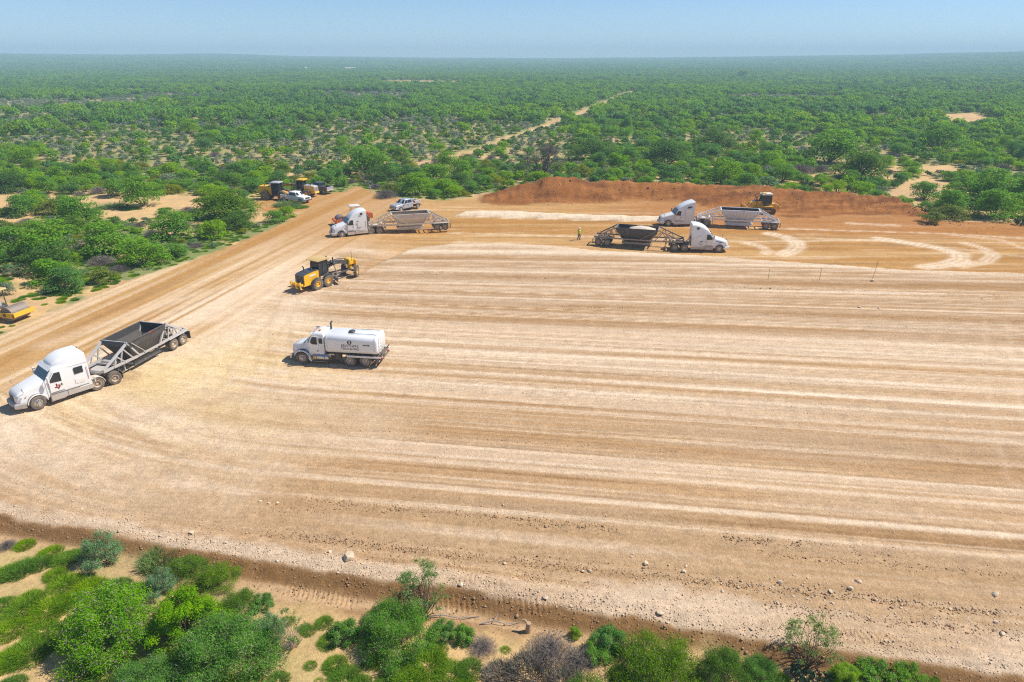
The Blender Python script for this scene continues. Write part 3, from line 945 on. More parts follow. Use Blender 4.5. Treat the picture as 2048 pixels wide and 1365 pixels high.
def pear_proto(name, seed, rad, n):
    """prickly pear: flat oval pads stacked on each other"""
    rng = np.random.default_rng(seed)
    m = MB()
    for i in range(n):
        a, r_ = rng.uniform(0, 6.28), rad * math.sqrt(rng.uniform(0, 1)) * .8
        z = rng.uniform(.05, .75) * (1 - .5 * r_ / rad)
        s = rng.uniform(.14, .22)
        fx = Matrix.Translation((r_ * math.cos(a), r_ * math.sin(a), z + s)) @ Euler((rng.normal() * .4, rng.normal() * .4, rng.uniform(0, 6.28))).to_matrix().to_4x4()
        vs = []
        for zz, q in ((-.5 * .28, .55), (0, 1.0), (.5 * .28, .55)):
            for j in range(8):
                t = 2 * math.pi * j / 8
                vs.append(fx @ Vector((s * q * math.cos(t) * .85, zz * s, s * q * math.sin(t) * 1.15)))
        fs = [tuple(range(8))[::-1], tuple(range(16, 24))] + [(b * 8 + j, b * 8 + (j + 1) % 8, (b + 1) * 8 + (j + 1) % 8, (b + 1) * 8 + j) for b in (0, 1) for j in range(8)]
        m.add(vs, fs)
    return m.mesh(name, L_PEAR)

PR = {}      # kind -> list of (crown mesh, trunk mesh or None, radius)
def reg(kind, crown, trunk, rad):
    PR.setdefault(kind, []).append((crown, trunk, rad))

def tree_protos():
    for i in range(4):
        c, cl, rng = crown_proto('crown', 100 + i, 3.3, 4.6 + .3 * i, 1.0, 24, 4200, .34, .17, L_MESQ, cr=(.13, .42), skirt=7)
        reg('mesquite_tree', c, limbs(rng, cl[:9], .12, stems=3).mesh('trunk', M_BARK), 3.3)
    for i in range(2):
        c, cl, rng = crown_proto('crown', 120 + i, 4.2, 5.2, .5, 26, 5200, .36, .18, L_DARK, cr=(.16, .42), skirt=9)
        reg('evergreen_tree', c, limbs(rng, cl[:8], .16, stems=4).mesh('trunk', M_BARK), 4.2)
    for i in range(2):
        c, cl, rng = crown_proto('crown', 130 + i, 2.8, 3.0, .3, 18, 3200, .30, .15, L_OLIVE, cr=(.18, .44), skirt=9)
        reg('olive_bush', c, limbs(rng, cl[:6], .08, stems=4).mesh('trunk', M_BARK), 2.8)
    for i in range(2):
        c, cl, rng = crown_proto('crown', 140 + i, 2.6, 3.4, .5, 22, 3600, .28, .13, L_BRIGHT, cr=(.14, .40), skirt=9)
        reg('huisache_bush', c, limbs(rng, cl[:7], .08, stems=4).mesh('trunk', M_BARK), 2.6)
    for i in range(3):
        c, cl, rng = crown_proto('green_shrub', 150 + i, 1.5, 1.5, .1, 13, 1500, .22, .11, (L_MESQ, L_BLUEG, L_OLIVE)[i], cr=(.28, .46))
        reg('green_shrub', c, None, 1.5)
    for i in range(2):
        c, cl, rng = crown_proto('sage_shrub', 160 + i, 1.2, 1.1, .05, 11, 1100, .16, .08, L_SAGE, cr=(.28, .46))
        reg('sage_shrub', c, None, 1.2)
    for i in range(2):
        reg('dead_bush', twig_proto('dead_bush', 170 + i, 1.7, 1.25, 3600, .34, .018, L_DEAD), None, 1.7)
    rng = np.random.default_rng(181)
    cl = clumps_dome(rng, 26, 3.9, 5.2, 1.2, cr=(.2, .3))
    V, F = cloud(rng, cl, 2600, .7, .035, out=.2, shell=.2)
    reg('bare_tree', pyd('crown', V, F, L_DEADB), limbs(rng, cl, .15, stems=3, n=5).mesh('trunk', M_BROWNTWIG), 3.9)
    for i in range(2):
        reg('grass_tuft', grass_proto('grass_tuft', 190 + i, 1.0, 2000, .46, .022, L_GRASS, lean=1.1, flat=.65), None, 1.0)
    reg('dry_grass_tuft', grass_proto('dry_grass_tuft', 195, 1.0, 900, .55, .03, L_DRYG, lean=.9), None, 1.0)
    reg('pale_grass_tuft', grass_proto('pale_grass_tuft', 197, 1.0, 700, .75, .03, L_PALE, lean=.8), None, 1.0)
    reg('prickly_pear', pear_proto('prickly_pear', 200, 1.1, 46), None, 1.1)
    # finer leaves for the bushes close to the camera
    c, cl, rng = crown_proto('crown', 210, 2.1, 2.3, .1, 46, 30000, .095, .036, L_BRIGHT, cr=(.14, .26), skirt=14, mat2=L_DEAD, share=.10, shell=.35, low=-.0)
    reg('near_bright_bush', c, limbs(rng, cl[:14], .06, stems=6).mesh('trunk', M_BARK), 2.1)
    c, cl, rng = crown_proto('crown', 211, 1.7, 2.1, .1, 60, 24000, .075, .042, L_BRIGHT, cr=(.11, .20), skirt=18, shell=.4)
    reg('near_leafy_bush', c, limbs(rng, cl[:14], .06, stems=6).mesh('trunk', M_BARK), 1.7)
    c, cl, rng = crown_proto('crown', 212, 2.2, 1.9, .05, 44, 30000, .10, .028, L_MESQ, cr=(.14, .26), skirt=14, mat2=L_DEAD, share=.10, shell=.3, lift=.8)
    reg('near_mesquite_bush', c, limbs(rng, cl[:14], .05, stems=7).mesh('trunk', M_BARK), 2.2)
    c, cl, rng = crown_proto('crown', 213, 2.0, 1.8, .05, 40, 28000, .115, .024, L_GRASS, cr=(.16, .28), skirt=12, mat2=L_DEAD, share=.10, shell=.25, lift=1.2)
    reg('near_feathery_bush', c, limbs(rng, cl[:14], .05, stems=7).mesh('trunk', M_BARK), 2.0)
    c, cl, rng = crown_proto('crown', 214, .9, 1.2, .05, 26, 9000, .075, .022, L_BLUEG, cr=(.18, .30), skirt=8, mat2=L_DEAD, share=.10, shell=.2)
    reg('near_blue_shrub', c, limbs(rng, cl[:8], .03, stems=4).mesh('trunk', M_BARK), .9)
    c, cl, rng = crown_proto('crown', 215, .9, 1.0, .05, 22, 8000, .075, .034, L_MESQ, cr=(.18, .30), skirt=8, mat2=L_DEAD, share=.10, shell=.25)
    reg('near_green_shrub', c, limbs(rng, cl[:8], .03, stems=4).mesh('trunk', M_BARK), .9)
    for i, (sd_, h_, mt) in enumerate(((220, 3.0, L_PALE), (221, 3.0, L_PALE), (222, 2.8, L_PALE))):
        rng = np.random.default_rng(sd_)
        cl = clumps_dome(rng, 52, 1.55, h_, .4, cr=(.10, .20))
        V, F = cloud(rng, cl, 3000, .12, .028, out=.2, shell=.0, lift=-.3)
        tr = limbs(rng, cl, .022, stems=2, wig=.26, n=5)
        reg('sapling', pyd('crown', V, F, mt), tr.mesh('trunk', M_TWIG if i == 0 else M_BARK), 1.5)

tree_protos()
rs = random.Random(5)
PLANTED = []     # (x, y, radius) of every plant placed as an object

def plant(kind, x, y, width, label, cat, group=None, name=None, var=None, tint=None, hz=None, z=None, rz=None):
    ps = PR[kind]
    c, t, rad = ps[(rs.randrange(len(ps)) if var is None else var) % len(ps)]
    s = width / 2 / rad
    z = gz(x, y) if z is None else z
    sc = (s, s * rs.uniform(.92, 1.08), s * (hz or rs.uniform(.9, 1.15)))
    tint = rs.random() if tint is None else tint
    rz = rs.uniform(0, 6.28) if rz is None else rz
    name = name or kind
    if t is None:
        o = link(name, c, None, (x, y, z - .03), (0, 0, rz), sc)
        o['tint'] = tint
        tag(o, label, cat, group)
    else:
        o = thing(name, label, cat, (x, y, z - .03), rz, group)
        o.scale = sc
        link('trunk', t, o)
        link('crown', c, o)['tint'] = tint
    PLANTED.append((x, y, width / 2))
    return o

def pl(kind, px, py, wpx, label, cat, z=None, **kw):
    """a plant read off the photo: foot of the plant in pixels and its width in pixels"""
    zz = z if z is not None else (-.5 if py > 1060 else -.05)
    x, y = at(px, py, zz)
    return plant(kind, x, y, wpx / pxm(py), label, cat, **kw)

# ---- close to the camera
FG = [
    ('near_bright_bush', 'bright_bush', 225, 1284, 228, 'large bright green feathery bush beside the pale sand, lower left corner', .62),
    ('near_leafy_bush', 'leafy_bush', 380, 1274, 176, 'rounded vivid green leafy bush touching the largest bright bush', .7),
    ('near_mesquite_bush', 'mesquite_bush', 452, 1338, 262, 'wide dark green mesquite bush below the rounded leafy bush', .35),
    ('near_mesquite_bush', 'mesquite_bush', 800, 1284, 188, 'dense green mesquite bush under the slender tree beside the pad', .5),
    ('near_mesquite_bush', 'mesquite_bush', 765, 1246, 100, 'smaller mesquite bush behind the dense one by the crawler marks', .45),
    ('near_feathery_bush', 'feathery_bush', 1318, 1352, 210, 'large bright feathery bush at the bottom edge near the grey shrubs', .7),
    ('near_feathery_bush', 'feathery_bush', 1440, 1360, 140, 'green feathery bush next to the largest feathery bush at bottom edge', .45),
    ('near_feathery_bush', 'feathery_bush', 1180, 1430, 170, 'feathery bush cut by the bottom edge below the grey shrubs', .5),
    ('near_mesquite_bush', 'mesquite_bush', 1520, 1352, 100, 'dark green low bush in front of the lower right slender tree', .35),
    ('near_mesquite_bush', 'mesquite_bush', 300, 1390, 190, 'dark grassy bush cut by the bottom edge under the big bushes', .3),
    ('near_bright_bush', 'bright_bush', 1690, 1362, 75, 'yellow green bush beside the lower right slender tree', .95),
    ('near_green_shrub', 'green_shrub', 1745, 1358, 85, 'mid green shrub beside the yellow green bush, bottom right', .5),
    ('near_green_shrub', 'green_shrub', 1812, 1366, 80, 'low green shrub on the brown verge, rightmost of the bottom row', .6),
    ('near_green_shrub', 'green_shrub', 1215, 1288, 80, 'dark bluish shrub on the verge beside the grey shrubs', .25),
    ('near_green_shrub', 'green_shrub', 1195, 1312, 70, 'green shrub just below the dark bluish one', .5),
    ('near_green_shrub', 'green_shrub', 885, 1268, 66, 'dark green clump between the mesquite and the grey twigs', .3),
    ('near_green_shrub', 'green_shrub', 925, 1276, 62, 'small green shrub by the dead branches at the verge', .5),
    ('near_green_shrub', 'green_shrub', 690, 1275, 76, 'dull green shrub on the sand left of the mesquite bush', .4),
    ('near_green_shrub', 'green_shrub', 525, 1212, 56, 'dark green clump at the verge beside the first slender tree', .25),
    ('near_blue_shrub', 'blue_shrub', 205, 1122, 95, 'blue green feathery shrub at the edge of the brown verge', .8),
    ('near_blue_shrub', 'blue_shrub', 322, 1180, 72, 'rounded blue grey shrub behind the leafy bush', .6),
    ('near_blue_shrub', 'blue_shrub', 535, 1272, 86, 'blue green shrub in front of the wide mesquite bush', .8),
    ('near_feathery_bush', 'feathery_bush', 440, 1166, 105, 'light green feathery bush at the verge above the leafy bush', .75),
    ('near_feathery_bush', 'feathery_bush', 372, 1150, 100, 'light green bush between the blue grey shrub and the verge', .6),
    ('near_feathery_bush', 'feathery_bush', 482, 1216, 86, 'grassy green bush right of the rounded leafy bush', .55),
    ('dead_bush', 'dead_shrub', 1100, 1306, 128, 'wide grey leafless shrub on the sand near the stump', .6),
    ('dead_bush', 'dead_shrub', 965, 1296, 76, 'grey leafless shrub between the mesquite and the sand path', .7),
    ('dead_bush', 'dead_shrub', 1160, 1326, 100, 'grey brown leafless shrub beside the feathery bush', .35),
    ('dead_bush', 'dead_shrub', 1250, 1306, 70, 'small grey shrub behind the largest feathery bush', .5),
    ('dead_bush', 'dead_shrub', 15, 1092, 46, 'small brown tangle of twigs at the edge of the picture on the sand', .05),
    ('dry_grass_tuft', 'dry_grass_clump', 1060, 1346, 110, 'grey green dry grass clump below the wide grey shrub', .4),
    ('dry_grass_tuft', 'dry_grass_clump', 1000, 1352, 80, 'dry grass clump beside the bare sand path', .6),
    ('dry_grass_tuft', 'dry_grass_clump', 1130, 1366, 90, 'dry grass clump at the bottom edge under the grey shrubs', .5),
    ('pale_grass_tuft', 'pale_grass_clump', 320, 1126, 90, 'pale straw green grass clump on the brown verge', .5),
    ('near_bright_bush', 'yellow_sapling', 1150, 1272, 30, 'tiny yellow green sapling on the brown verge near the stump', .98),
]
for k, nm, px, py, wp, lb, tn in FG:
    kw = {'hz': 1.7} if nm == 'yellow_sapling' else ({'hz': .7} if nm == 'dead_shrub' else {})
    pl(k, px, py, wp, lb, 'bush' if 'bush' in nm else ('sapling' if 'sapling' in nm else ('grass clump' if 'grass' in nm else 'shrub')), name=nm, tint=tn, var=0, **kw)
pl('sapling', 582, 1292, 90, 'slender pale tree with grey trunk standing on the sand', 'tree', name='slender_tree', var=0, tint=.5, hz=1.25)
pl('sapling', 846, 1226, 150, 'slender open tree leaning over the crawler marks by the pad edge', 'tree', name='slender_tree', var=1, tint=.45, hz=.95)
pl('sapling', 1612, 1332, 150, 'slender open tree beside the white stone rim, lower right', 'tree', name='slender_tree', var=2, tint=.55, hz=1.0)
pl('prickly_pear', 1602, 1352, 62, 'dark prickly pear at the foot of the lower right slender tree', 'cactus', tint=.2)
pl('prickly_pear', 1646, 1362, 50, 'small prickly pear next to the yellow green bush', 'cactus', tint=.5)
TU = [(50, 1090, 50), (78, 1128, 70), (40, 1140, 80), (10, 1148, 70), (100, 1106, 60), (132, 1118, 70), (160, 1108, 46), (130, 1168, 80), (180, 1180, 90), (232, 1178, 80), (272, 1186, 80), (110, 1150, 56),
      (96, 1222, 100), (40, 1222, 90), (130, 1206, 70), (148, 1244, 60), (20, 1262, 90), (84, 1262, 80), (55, 1306, 110), (16, 1322, 90), (100, 1290, 60), (22, 1372, 70), (60, 1200, 70), (5, 1210, 60),
      (170, 1340, 80), (212, 1352, 100), (262, 1344, 80), (300, 1352, 90), (352, 1352, 90), (390, 1372, 90), (450, 1372, 80), (500, 1366, 70), (160, 1300, 50),
      (620, 1332, 36), (556, 1362, 60), (670, 1330, 66), (690, 1360, 90), (648, 1246, 50), (618, 1262, 40), (660, 1284, 60), (735, 1285, 46),
      (850, 1330, 110), (800, 1340, 90), (900, 1350, 90), (870, 1300, 70), (940, 1340, 70), (760, 1322, 60), (820, 1365, 90), (720, 1372, 70), (930, 1372, 70), (770, 1368, 60),
      (1240, 1352, 60), (1385, 1366, 70), (1275, 1300, 46), (1560, 1366, 70), (1860, 1362, 40), (1700, 1372, 70), (1010, 1300, 30)]
TUFTS = []
for i, (px, py, wp) in enumerate(TU):
    zone = 'on the pale sand left of the large bright bush' if px < 150 else ('around the big bushes in the lower left' if px < 540 else ('scattered on sand around the first slender tree' if px < 750 else ('between the mesquite bush and the bottom edge' if px < 1000 else 'among the bushes along the bottom edge')))
    o = pl('grass_tuft', px, py, wp * .92, 'low bright green grass tuft ' + zone, 'grass tuft', group='grass tufts ' + zone, tint=rs.uniform(.3, .85), hz=rs.uniform(.7, 1.0))
    TUFTS.append((o, 'grass tuft', px, py))

# ---- middle distance, read off the photo
MID = [
    ('mesquite_tree', 290, 414, 80, 'round mesquite tree standing alone on the sandy clearing', .55), ('evergreen_tree', 452, 436, 132, 'large dark mesquite bush between the sandy clearing and the haul road', .75),
    ('huisache_bush', 572, 436, 46, 'small bright green bush beside the haul road below the white pickup', .8), ('mesquite_tree', 216, 512, 120, 'broad mesquite tree in the scrub beside the haul road', .6),
    ('huisache_bush', 425, 478, 76, 'bright yellow green bush at the roadside under the large dark bush', .85), ('mesquite_tree', 345, 480, 90, 'mid green tree behind the roadside grass', .5),
    ('mesquite_tree', 292, 532, 96, 'rounded bright tree nearest the haul road edge', .65), ('mesquite_tree', 100, 520, 140, 'large spreading mesquite left of the grey dead twigs', .6),
    ('mesquite_tree', 24, 510, 100, 'green mesquite at the picture edge above the roller', .5), ('huisache_bush', 112, 566, 110, 'light green bush in front of the spreading mesquite', .55),
    ('green_shrub', 206, 566, 66, 'small round green shrub near the haul road', .4), ('mesquite_tree', 165, 450, 95, 'mesquite tree at the near rim of the sandy clearing', .5),
    ('mesquite_tree', 45, 432, 80, 'leaning mesquite at the near side of the sandy clearing', .35), ('olive_bush', 105, 430, 70, 'olive green bush on the clearing beside the leaning mesquite', .5),
    ('mesquite_tree', 140, 428, 60, 'narrow mesquite on the sandy clearing', .45), ('olive_bush', 25, 470, 80, 'dull green bush at the picture edge below the clearing', .3),
    ('dead_bush', 205, 530, 66, 'grey dead twigs tangled between the roadside mesquites', .6), ('dead_bush', 145, 495, 56, 'pale grey dead bush behind the spreading mesquite', .8), ('dead_bush', 55, 450, 50, 'grey leafless bush by the leaning mesquite', .8),
    ('sage_shrub', 8, 592, 52, 'blue grey shrub behind the yellow roller', .4), ('dead_bush', 240, 545, 50, 'dark grey twigs at the foot of the broad mesquite', .2),
    ('bare_tree', 1086, 352, 108, 'bare grey brown tree on top of the soil stockpile edge', .4), ('evergreen_tree', 1186, 318, 106, 'large dark evergreen behind the bare tree', .35), ('evergreen_tree', 1332, 330, 118, 'largest dark evergreen behind the soil stockpile', .3),
    ('huisache_bush', 1236, 338, 62, 'bright green bush between the two dark evergreens', .7), ('olive_bush', 1166, 350, 58, 'olive green bush next to the bare tree', .7), ('mesquite_tree', 742, 352, 96, 'large round mesquite behind the flatbed pickup', .55),
    ('mesquite_tree', 835, 388, 80, 'light green mesquite at the edge of the bladed dirt', .7), ('mesquite_tree', 895, 384, 62, 'bright mesquite left of the soil stockpile', .75), ('dead_bush', 772, 396, 60, 'brown heap of dead brush beside the dirt track', .1),
    ('mesquite_tree', 1452, 366, 82, 'rounded bright tree behind the far end of the stockpile', .75), ('evergreen_tree', 1428, 300, 96, 'dark spreading tree deep in the scrub above the semi truck', .45), ('mesquite_tree', 1655, 322, 116, 'broad green tree behind the bulldozer', .6),
    ('evergreen_tree', 1722, 352, 126, 'tall dark clump of trees behind the sandy patch', .6), ('mesquite_tree', 1822, 342, 48, 'small round tree on the far sand patch', .6), ('prickly_pear', 1616, 372, 34, 'prickly pear at the rim of the stockpile sand', .4),
    ('prickly_pear', 1705, 378, 40, 'dark prickly pear in front of the tall dark clump', .2), ('sage_shrub', 1772, 384, 34, 'rounded grey green shrub alone on the sand', .3), ('mesquite_tree', 1850, 396, 66, 'mesquite beside the sand near the stockpile end', .3),
    ('mesquite_tree', 1962, 404, 120, 'wide mesquite above the turning tracks', .5), ('olive_bush', 1905, 432, 80, 'low green bush at the rim of the stockpile end', .4), ('huisache_bush', 1990, 432, 110, 'bright green bush at the right rim of the dirt', .5),
    ('green_shrub', 1865, 442, 60, 'low grey green shrub touching the stockpile foot', .3), ('prickly_pear', 2042, 446, 32, 'prickly pear at the right rim of the dirt', .3), ('mesquite_tree', 2040, 398, 90, 'green tree at the right border above the dirt', .55),
    ('mesquite_tree', 1880, 300, 90, 'green tree behind the far sand patch', .5), ('dead_bush', 1600, 345, 66, 'pale grey dead bush behind the bulldozer', .85), ('green_shrub', 1530, 372, 60, 'low green shrub behind the bulldozer', .5),
    ('dead_bush', 1640, 340, 50, 'grey leafless bush beside the broad tree', .7), ('sage_shrub', 1530, 350, 44, 'blue grey shrub behind the stockpile', .4), ('sage_shrub', 1215, 352, 44, 'blue grey shrub in front of the dark evergreens', .5), ('sage_shrub', 330, 372, 50, 'silver grey shrub behind the sandy clearing', .6),
]
for k, px, py, wp, lb, tn in MID:
    c = 'tree' if 'tree' in k else ('cactus' if 'pear' in k else ('shrub' if 'shrub' in k else 'bush'))
    pl(k, px, py, wp, lb, c, tint=tn, hz=1.0 if k in ('bare_tree', 'prickly_pear', 'sage_shrub') or px in (290,) else .78 if px in (1655, 1722, 1428) else rs.uniform(.68, .85))
for i, (px, py, wp) in enumerate([(230, 416, 60), (260, 420, 44), (575, 412, 62), (600, 416, 40), (205, 418, 40), (330, 420, 30)]):
    pl('grass_tuft' if i % 2 else 'pale_grass_tuft', px, py, wp, ('wide', 'narrow', 'long', 'short', 'leftmost', 'small')[i] + ' tall green grass patch ' + ('below the round tree on the clearing' if px < 500 else 'in front of the white pickup'), 'grass patch', name='grass_patch', group='grass patches ' + ('on the clearing' if px < 500 else 'by the pickup'), tint=.4, hz=.42)

# ---- filling the scrub
rng = np.random.default_rng(77)
def free_ground(X, Y, m=1.2):
    X, Y = np.asarray(X), np.asarray(Y)
    ok = dirt_d(X, Y) < -m
    for p in SANDS:
        ok &= near(X, Y, p, 8.0) < -.3
    ok &= near(X, Y, TRACK, 14.0, False) > 2.7 + 3.6 * ss(np.hypot(X, Y), 230, 450)
    return ok

def to_px(x, y, z):
    d = (x, y, z - CAMH)
    f = d[1] * math.cos(PITCH) - d[2] * math.sin(PITCH)
    dn = -d[1] * math.sin(PITCH) - d[2] * math.cos(PITCH)
    return 1024 + FPX * x / f, 682.5 + FPX * dn / f

ZONES = [(lambda px, py: py > 446 and px < 600, 'in the scrub between the sandy clearing and the haul road'), (lambda px, py: px < 480 and py > 345, 'just behind the sandy clearing'),
         (lambda px, py: px < 720 and py > 345, 'behind the parked yellow machines'), (lambda px, py: px < 990 and py > 340, 'beside the dirt track left of the stockpile'),
         (lambda px, py: px > 1740 and py > 318, 'around the sand patches beyond the stockpile end'), (lambda px, py: px >= 990 and py > 318, 'right behind the soil stockpile'),
         (lambda px, py: px < 700, 'on the open plain beyond the clearing'), (lambda px, py: px < 1200, 'on the plain around the far dirt track'), (lambda px, py: True, 'in the dense scrub beyond the stockpile')]
ADJ = {'mesquite_tree': 'green mesquite tree', 'evergreen_tree': 'dark evergreen tree', 'olive_bush': 'olive green bush', 'huisache_bush': 'bright green bush', 'green_shrub': 'low green shrub', 'sage_shrub': 'silver grey shrub', 'dead_bush': 'grey leafless bush'}
cells = {}
def clash(x, y, r, k):
    cx, cy = int(x // 8), int(y // 8)
    for i in (-1, 0, 1):
        for j in (-1, 0, 1):
            for a, b, c in cells.get((cx + i, cy + j), ()):
                if (a - x) ** 2 + (b - y) ** 2 < ((r + c) * k) ** 2:
                    return True
    return False
def occupy(x, y, r):
    cells.setdefault((int(x // 8), int(y // 8)), []).append((x, y, r))
for q in PLANTED:
    occupy(*q)
KEEPOUT = [(at(560, 398), 9.0), (at(600, 400), 9.0), (at(640, 388), 7.0), (at(20, 625), 6.5), (at(-30, 625), 5.0)]
n = 90000
dist = np.sqrt(rng.uniform(18.0 ** 2, 300.0 ** 2, n))
az = rng.uniform(-.80, .80, n)
PX, PY = np.tan(az) * dist * .85, dist
ok = free_ground(PX, PY, 1.6) & (PY > 45)
DD = dirt_d(PX, PY)
AUTO, REST = [], []
gap = fbm(PX * .022, PY * .022, 301)
kk = rng.uniform(0, 1, n)
sz = rng.uniform(0, 1, n)
for i in np.nonzero(ok)[0]:
    x, y = float(PX[i]), float(PY[i])
    if any((x - c[0]) ** 2 + (y - c[1]) ** 2 < r * r for c, r in KEEPOUT):
        continue
    open_ = (y > 165 and x < 20 and gap[i] < .65) or (y > 150 and gap[i] < .40)
    ppx, ppy = to_px(x, y, 0.0)
    if ppx < 540 and 440 < ppy < 505:
        if kk[i] > .45:
            continue
        sz[i] *= .3
        kk[i] = (.80 + kk[i] * .5) if kk[i] < .4 else .96
    k = kk[i]
    if open_:
        kind = 'sage_shrub' if k < .30 else ('dead_bush' if k < .45 else ('green_shrub' if k < .75 else ('olive_bush' if k < .82 else 'mesquite_tree')))
    else:
        kind = 'mesquite_tree' if k < .56 else ('huisache_bush' if k < .68 else ('olive_bush' if k < .78 else ('evergreen_tree' if k < .84 else ('green_shrub' if k < .91 else ('dead_bush' if k < .955 else 'sage_shrub')))))
    wdt = {'mesquite_tree': 3.4 + 3.8 * sz[i] ** 1.5, 'evergreen_tree': 5.0 + 3.6 * sz[i], 'olive_bush': 2.8 + 2.4 * sz[i], 'huisache_bush': 2.6 + 2.4 * sz[i], 'green_shrub': 1.6 + 1.8 * sz[i], 'sage_shrub': 1.5 + 1.4 * sz[i], 'dead_bush': 2.2 + 2.2 * sz[i]}[kind]
    if DD[i] < -wdt * .42 and not clash(x, y, wdt / 2,   .75 if not open_ else 1.15):
        occupy(x, y, wdt / 2)
        AUTO.append((kind, x, y, wdt))
scored = []
for q in AUTO:
    px, py = to_px(q[1], q[2], 0.0)
    (scored if -30 < px < 2080 and py < 1360 else REST).append((q, px, py))
scored.sort(key=lambda t: -t[0][3] / t[0][2])
LIM = {'mesquite_tree': 230, 'evergreen_tree': 30, 'olive_bush': 60, 'huisache_bush': 55, 'green_shrub': 90, 'sage_shrub': 70, 'dead_bush': 45}
cnt = {}
BYPLACE = []
LM = [(290, 400, 'round mesquite on the clearing'), (452, 412, 'large dark bush by the clearing'), (595, 400, 'parked white pickup'), (545, 385, 'caged mulcher'), (642, 378, 'dark grey pickup'), (812, 412, 'flatbed pickup'),
      (772, 390, 'heap of dead brush'), (742, 335, 'large round mesquite behind the flatbed'), (890, 372, 'bright mesquite left of the stockpile'), (1086, 325, 'bare grey tree'), (1186, 300, 'evergreen beside the bare tree'), (1332, 312, 'largest dark evergreen'),
      (1428, 282, 'dark spreading tree'), (1452, 350, 'bright tree behind the stockpile'), (1522, 385, 'bulldozer'), (1655, 305, 'broad tree behind the bulldozer'), (1722, 335, 'tall dark clump'), (1822, 330, 'small round tree on sand'),
      (1772, 378, 'lone shrub on the sand'), (1962, 388, 'wide mesquite above the tracks'), (1900, 425, 'stockpile end'), (100, 500, 'spreading mesquite'), (30, 610, 'yellow roller'), (292, 515, 'rounded roadside tree'), (216, 495, 'broad roadside mesquite'),
      (425, 465, 'yellow green roadside bush'), (45, 420, 'leaning mesquite'), (165, 435, 'mesquite at the clearing rim'), (1000, 278, 'near end of the far track'), (1170, 220, 'middle of the far track'), (1272, 220, 'dark tree beside the far track'),
      (1940, 240, 'far sand patch'), (845, 166, 'long far sand strip'), (100, 280, 'open plain at the left border'), (400, 280, 'open plain above the clearing'), (640, 290, 'open plain above the parked machines'), (1560, 300, 'scrub above the bulldozer'), (1990, 300, 'scrub at the right border'), (860, 300, 'scrub left of the far track')]
ORD = ['closest', 'second closest', 'third closest', 'fourth closest', 'fifth closest', 'sixth closest', 'seventh closest', 'eighth closest', 'ninth closest', 'tenth closest']
def label_by_place(items, marks):
    by = {}
    for o, base, px, py in items:
        ex, ey, nm = min(marks, key=lambda m: (m[0] - px) ** 2 + 5 * (m[1] - py) ** 2)
        dx, dy = px - ex, 2.2 * (py - ey)
        w_ = ('left of' if dx < 0 else 'right of') if abs(dx) > abs(dy) else ('above' if dy < 0 else 'below')
        by.setdefault(base + ' ' + w_ + ' the ' + nm, []).append((dx * dx + dy * dy, o))
    for lb, v in by.items():
        v.sort(key=lambda t: t[0])
        for i, (_, o) in enumerate(v):
            o['label'] = lb if len(v) == 1 else (ORD[i] + ' ' + lb if i < len(ORD) else lb + ', farther off')
for q, px, py in scored:
    k = q[0]
    if cnt.get(k, 0) < LIM[k]:
        cnt[k] = cnt.get(k, 0) + 1
        zone = next(t for f, t in ZONES if f(px, py))
        tn = rs.random()
        size = ('large ' if q[3] > 6.2 else 'small ' if q[3] < 2.6 else 'medium ')
        lb = size + ADJ[k] + ' ' + zone
        o = plant(k, q[1], q[2], q[3], lb, 'tree' if 'tree' in k else ('shrub' if 'shrub' in k else 'bush'), group=lb, tint=tn, hz=rs.uniform(.62, .92))
        BYPLACE.append((o, size + ADJ[k], px, py))
    else:
        REST.append((q, px, py))

label_by_place(BYPLACE, LM)
label_by_place(TUFTS, [(225, 1245, 'large bright bush'), (380, 1225, 'rounded leafy bush'), (452, 1300, 'wide dark mesquite bush'), (582, 1250, 'pale slender tree'), (800, 1255, 'dense mesquite bush'), (1100, 1285, 'wide grey leafless shrub'),
    (1318, 1320, 'largest feathery bush'), (205, 1105, 'blue green feathery shrub'), (1612, 1300, 'lower right slender tree'), (320, 1165, 'blue grey shrub'), (690, 1262, 'dull green shrub on sand'), (965, 1285, 'grey shrub by the sand path'), (300, 1350, 'bottom edge dark bush'), (15, 1088, 'brown tangle of twigs')])

